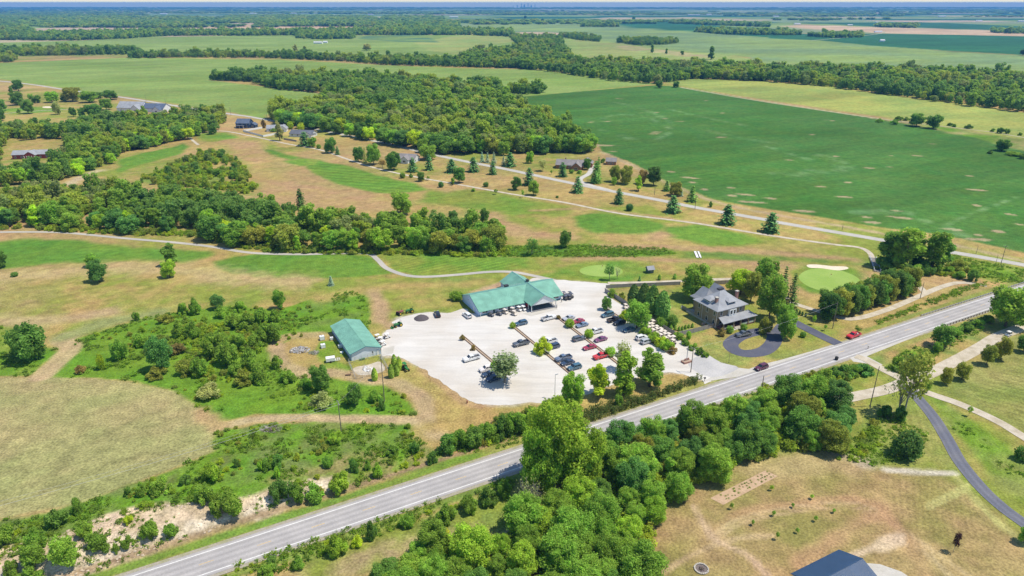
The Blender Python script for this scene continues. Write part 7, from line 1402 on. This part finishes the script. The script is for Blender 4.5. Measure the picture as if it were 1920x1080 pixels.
small_box(1568, 675, (.8, .8, 1.2), M_TRIMB, 'black bin beside the highway at the side drive', 'wheeled_bin', 'bin'); small_box(1321, 715, (.5, .35, .4), M_TRIMB, 'dark mailbox where the lot meets the highway', 'mailbox', 'mailbox', True); small_box(1627, 655, (.4, .3, .3), M_STONE, 'small mailbox at the mouth of the side drive', 'mailbox', 'mailbox', True); small_box(1235, 646, (.9, .3, .8), M_VINYL, 'white sign board by the hedge of the golf cart row', 'sign_board', 'sign'); small_box(1281, 645, (1.6, .1, .7), M_VINYL, 'white low board at the end of the cart row', 'sign_board', 'sign'); small_box(876, 756, (.3, .3, .9), M_RUST, 'small rusty post box at the lower left lot corner', 'post_box', 'post'); small_box(1319, 609, (1.4, .8, .7), plain('tan_box', (.5, .33, .24), .7), 'pinkish-tan storage box at the house fence', 'storage_box', 'box'); small_box(1279, 578, (1.0, .6, .8), M_LAMP, 'white garden seat on the lawn beside the house', 'garden_seat', 'seat')
# guardrails
def guard(pa_, pb_, d, label):
    s0_, s1_ = (float(np.dot(P(*q)-HW_A, HW_D)) for q in (pa_, pb_)); e = tag(empty('guardrail', (*hw(s0_, d), 0), math.atan2(HW_D[1], HW_D[0])), label, 'guardrail'); L = s1_-s0_; n = int(L/1.9)
    sg = 1 if d < 0 else -1; b = MB()
    for z in (.48, .62): b.box(0, L, .1*sg-.03, .1*sg+.03, z, z+.11)
    b.box(0, L, .06*sg-.01, .06*sg+.01, .44, .77); b.build('rail', M_GALV, e); pm = MB().box(-.08, .08, -.09, .09, 0, .78).me('rail_post', M_TIMB)
    for k in range(n+1): o = link('post', pm, None, e); o.location = (k*L/n, -.06*sg, 0)
guard((1708,586), (1960,498), 5.0, 'steel guardrail on the far side of the highway'); guard((1768,608), (1985,525), -5.0, 'steel guardrail on the near side of the highway at right')
# footbridges
def bridge(a, b, wd, label, rail=True, m=None, rm=None):
    p, q = P(*a), P(*b); L = float(np.linalg.norm(q-p)); e = tag(empty('footbridge', (p[0], p[1], 0), math.atan2(q[1]-p[1], q[0]-p[0])), label, 'bridge'); n = int(L/.6); pm = MB().box(0, L/n-.04, -wd/2, wd/2, .22, .30).me('plank', m or M_GREYW)
    for k in range(n): o = link('plank', pm, None, e); o.location = (k*L/n, 0, 0)
    for s in (-1, 1):
        MB().box(0, L, s*wd/2-.1, s*wd/2+.1, 0, .22).build('beam', M_TIMB, e)
        if rail:
            b_ = MB().box(0, L, s*wd/2-.06, s*wd/2+.06, 1.15, 1.27); b_.box(0, L, s*wd/2-.04, s*wd/2+.04, .65, .75); b_.build('handrail', rm or M_GALV, e)
            for k in range(7): MB().box(L*k/6-.06, L*k/6+.06, s*wd/2-.06, s*wd/2+.06, .2, 1.15).build('rail_post', rm or M_GALV, e)
bridge((1636,484), (1645,510), 2.6, 'wooden cart bridge with pale railings over the ditch', True, None, plain('pale_blue_rail', (.5, .56, .62), .6))
bridge((1303,472), (1308,484), 1.1, 'small white plank bridge over the creek, left plank', False, M_VINYL); bridge((1309,472), (1314,484), .8, 'small white plank bridge over the creek, right plank', False, M_VINYL)
# flag sticks
for px, py, lab in ((1128,506,'thin flagstick on the small putting green'), (1556,522,'thin flagstick on the large putting green')):
    e = tag(empty('flagstick', P3(px, py)), lab, 'flag'); MB().tube((0, 0, 0), (0, 0, 2.2), .025, 5).build('stick', M_VINYL, e); MB().box(0, .5, -.01, .01, 1.8, 2.15).build('flag', plain('flag_cloth', (.55, .1, .08), .8), e)
# fire ring, garden rows
def ring():
    p = P3(1315, 1067); e = tag(empty('fire_ring', p), 'round stone fire ring on the dry lawn at the bottom', 'fire pit'); sm = MB(); soft_prism(sm, [(-.2, 0), (.2, 0), (.2, .2), (.1, .28), (-.15, .26)], .3, .04); sm = sm.me('ring_stone', M_STONE)
    for k in range(20): a = 6.283*k/20; o = link('stone', sm, None, e); o.location = (math.cos(a)*1.45, math.sin(a)*1.45, .02); o.rotation_euler = (0, 0, a+1.57+random.uniform(-.2, .2)); o.scale = (random.uniform(.9, 1.2),)*3
    MB().tube((0, 0, .02), (0, 0, .06), 1.25, 18).build('ash_bed', plain('ash', (.16, .13, .12), .95, vary=.4), e); b = MB()
    for k in range(6): a = k*1.1; b.tube((math.cos(a)*.7, math.sin(a)*.7, .08), (-math.cos(a+.6)*.5, -math.sin(a+.6)*.5, .3), .08, 6)
    b.build('logs', M_BARK, e)
ring()
pts = []
for r_ in range(3):
    for k in range(26):
        a = P(1345+r_*6, 932+r_*3.5); b = P(1440+r_*5, 884+r_*4); pts.append((*(a+(b-a)*(k+.5)/26+rng.normal(size=2)*.12), .05))
pts = [p for p in pts if rng.random() < .45]; s_ = rng.uniform(.15, .34, len(pts)); scatter('garden_plants', pts, np.stack([s_, s_, s_], 1), C_WEED, 'rows of young plants in the tilled garden bed', 'plants')
# rocks on the cut
def rocks():
    poly = [P(*p) for p in RG(-200, 1100)]; pts = fillpoly(poly, 1.0, 900); pts = pts[fbm(pts[:, 0], pts[:, 1], 6, 901, 3) > .45]; objs = []
    for i in range(4):
        r = np.random.default_rng(910+i); bm = bmesh.new(); bmesh.ops.create_icosphere(bm, subdivisions=1, radius=.5)
        for v in bm.verts: v.co *= r.uniform(.6, 1.25); v.co.z *= .6
        me = bpy.data.meshes.new('limestone_block'); bm.to_mesh(me); bm.free(); me.materials.append(plain('limestone', (.50, .40, .29), .95, vary=.25, scale=2)); objs.append(bpy.data.objects.new('limestone_block', me))
    s = rng.uniform(.25, 1.1, len(pts))**1.5; z = HGT(pts[:, 0], pts[:, 1]); scatter('rock_rubble', np.concatenate([pts, z[:, None]], 1), np.stack([s, s, s], 1), collection('rock_kinds', objs), 'pale limestone rubble on the cut beside the highway', 'rocks')
rocks()
for (px, py, c_) in ((1632, 800, 'pale'),):
    pass
# people by the clubhouse
def person(px, py, face, label, shirt, legs):
    e = tag(empty('person', P3(px, py)+Vector((0, 0, .04)), math.radians(face)), label, 'person'); bm = bmesh.new(); sk = bm.verts.layers.skin.verify()
    J = [((0, 0, .95), .14), ((0, 0, 1.2), .15), ((0, 0, 1.42), .14), ((0, 0, 1.52), .06), ((0, .01, 1.63), .10), ((0, .01, 1.72), .085), ((.17, 0, 1.4), .06), ((.24, .03, 1.12), .05), ((.24, .12, .88), .04), ((-.17, 0, 1.4), .06), ((-.24, .03, 1.12), .05), ((-.24, .10, .88), .04), ((.1, 0, .85), .09), ((.11, .04, .48), .07), ((.11, 0, .1), .05), ((.11, .14, .05), .045), ((-.1, 0, .85), .09), ((-.11, .0, .48), .07), ((-.12, -.03, .1), .05), ((-.12, .11, .05), .045)]
    vs = [bm.verts.new(p) for p, _ in J]
    for a, b in ((0, 1), (1, 2), (2, 3), (3, 4), (4, 5), (2, 6), (6, 7), (7, 8), (2, 9), (9, 10), (10, 11), (0, 12), (12, 13), (13, 14), (14, 15), (0, 16), (16, 17), (17, 18), (18, 19)): bm.edges.new((vs[a], vs[b]))
    for v, (_, r) in zip(vs, J): v[sk].radius = (r, r)
    vs[0][sk].use_root = True
    me = bpy.data.meshes.new('body'); bm.to_mesh(me); bm.free()
    m, n, l = mat('clothing'); geo = n.new('ShaderNodeTexCoord'); sp = n.new('ShaderNodeSeparateXYZ'); l.new(geo.outputs['Object'], sp.inputs[0]); rp_ = n.new('ShaderNodeValToRGB'); rp_.color_ramp.interpolation = 'CONSTANT'; el = rp_.color_ramp.elements; el[0].color = (*legs, 1); el[1].position = .53; el[1].color = (*shirt, 1); k = el.new(.83); k.color = (.45, .28, .2, 1); k = el.new(.93); k.color = (.08, .05, .03, 1)
    dv = n.new('ShaderNodeMath'); dv.operation = 'DIVIDE'; dv.inputs[1].default_value = 1.8; l.new(sp.outputs[2], dv.inputs[0]); l.new(dv.outputs[0], rp_.inputs[0]); l.new(rp_.outputs[0], n['Principled BSDF'].inputs['Base Color']); me.materials.append(m)
    o = link('body', me, None, e); o.modifiers.new('skin', 'SKIN'); sd = o.modifiers.new('sub', 'SUBSURF'); sd.levels = 1; sd.render_levels = 1
person(1053, 567, 200, 'person in dark clothes by the right end of the clubhouse', (.06, .06, .08), (.05, .05, .06)); person(1044, 578, 40, 'person in grey standing right of the porch', (.3, .3, .3), (.08, .08, .12))
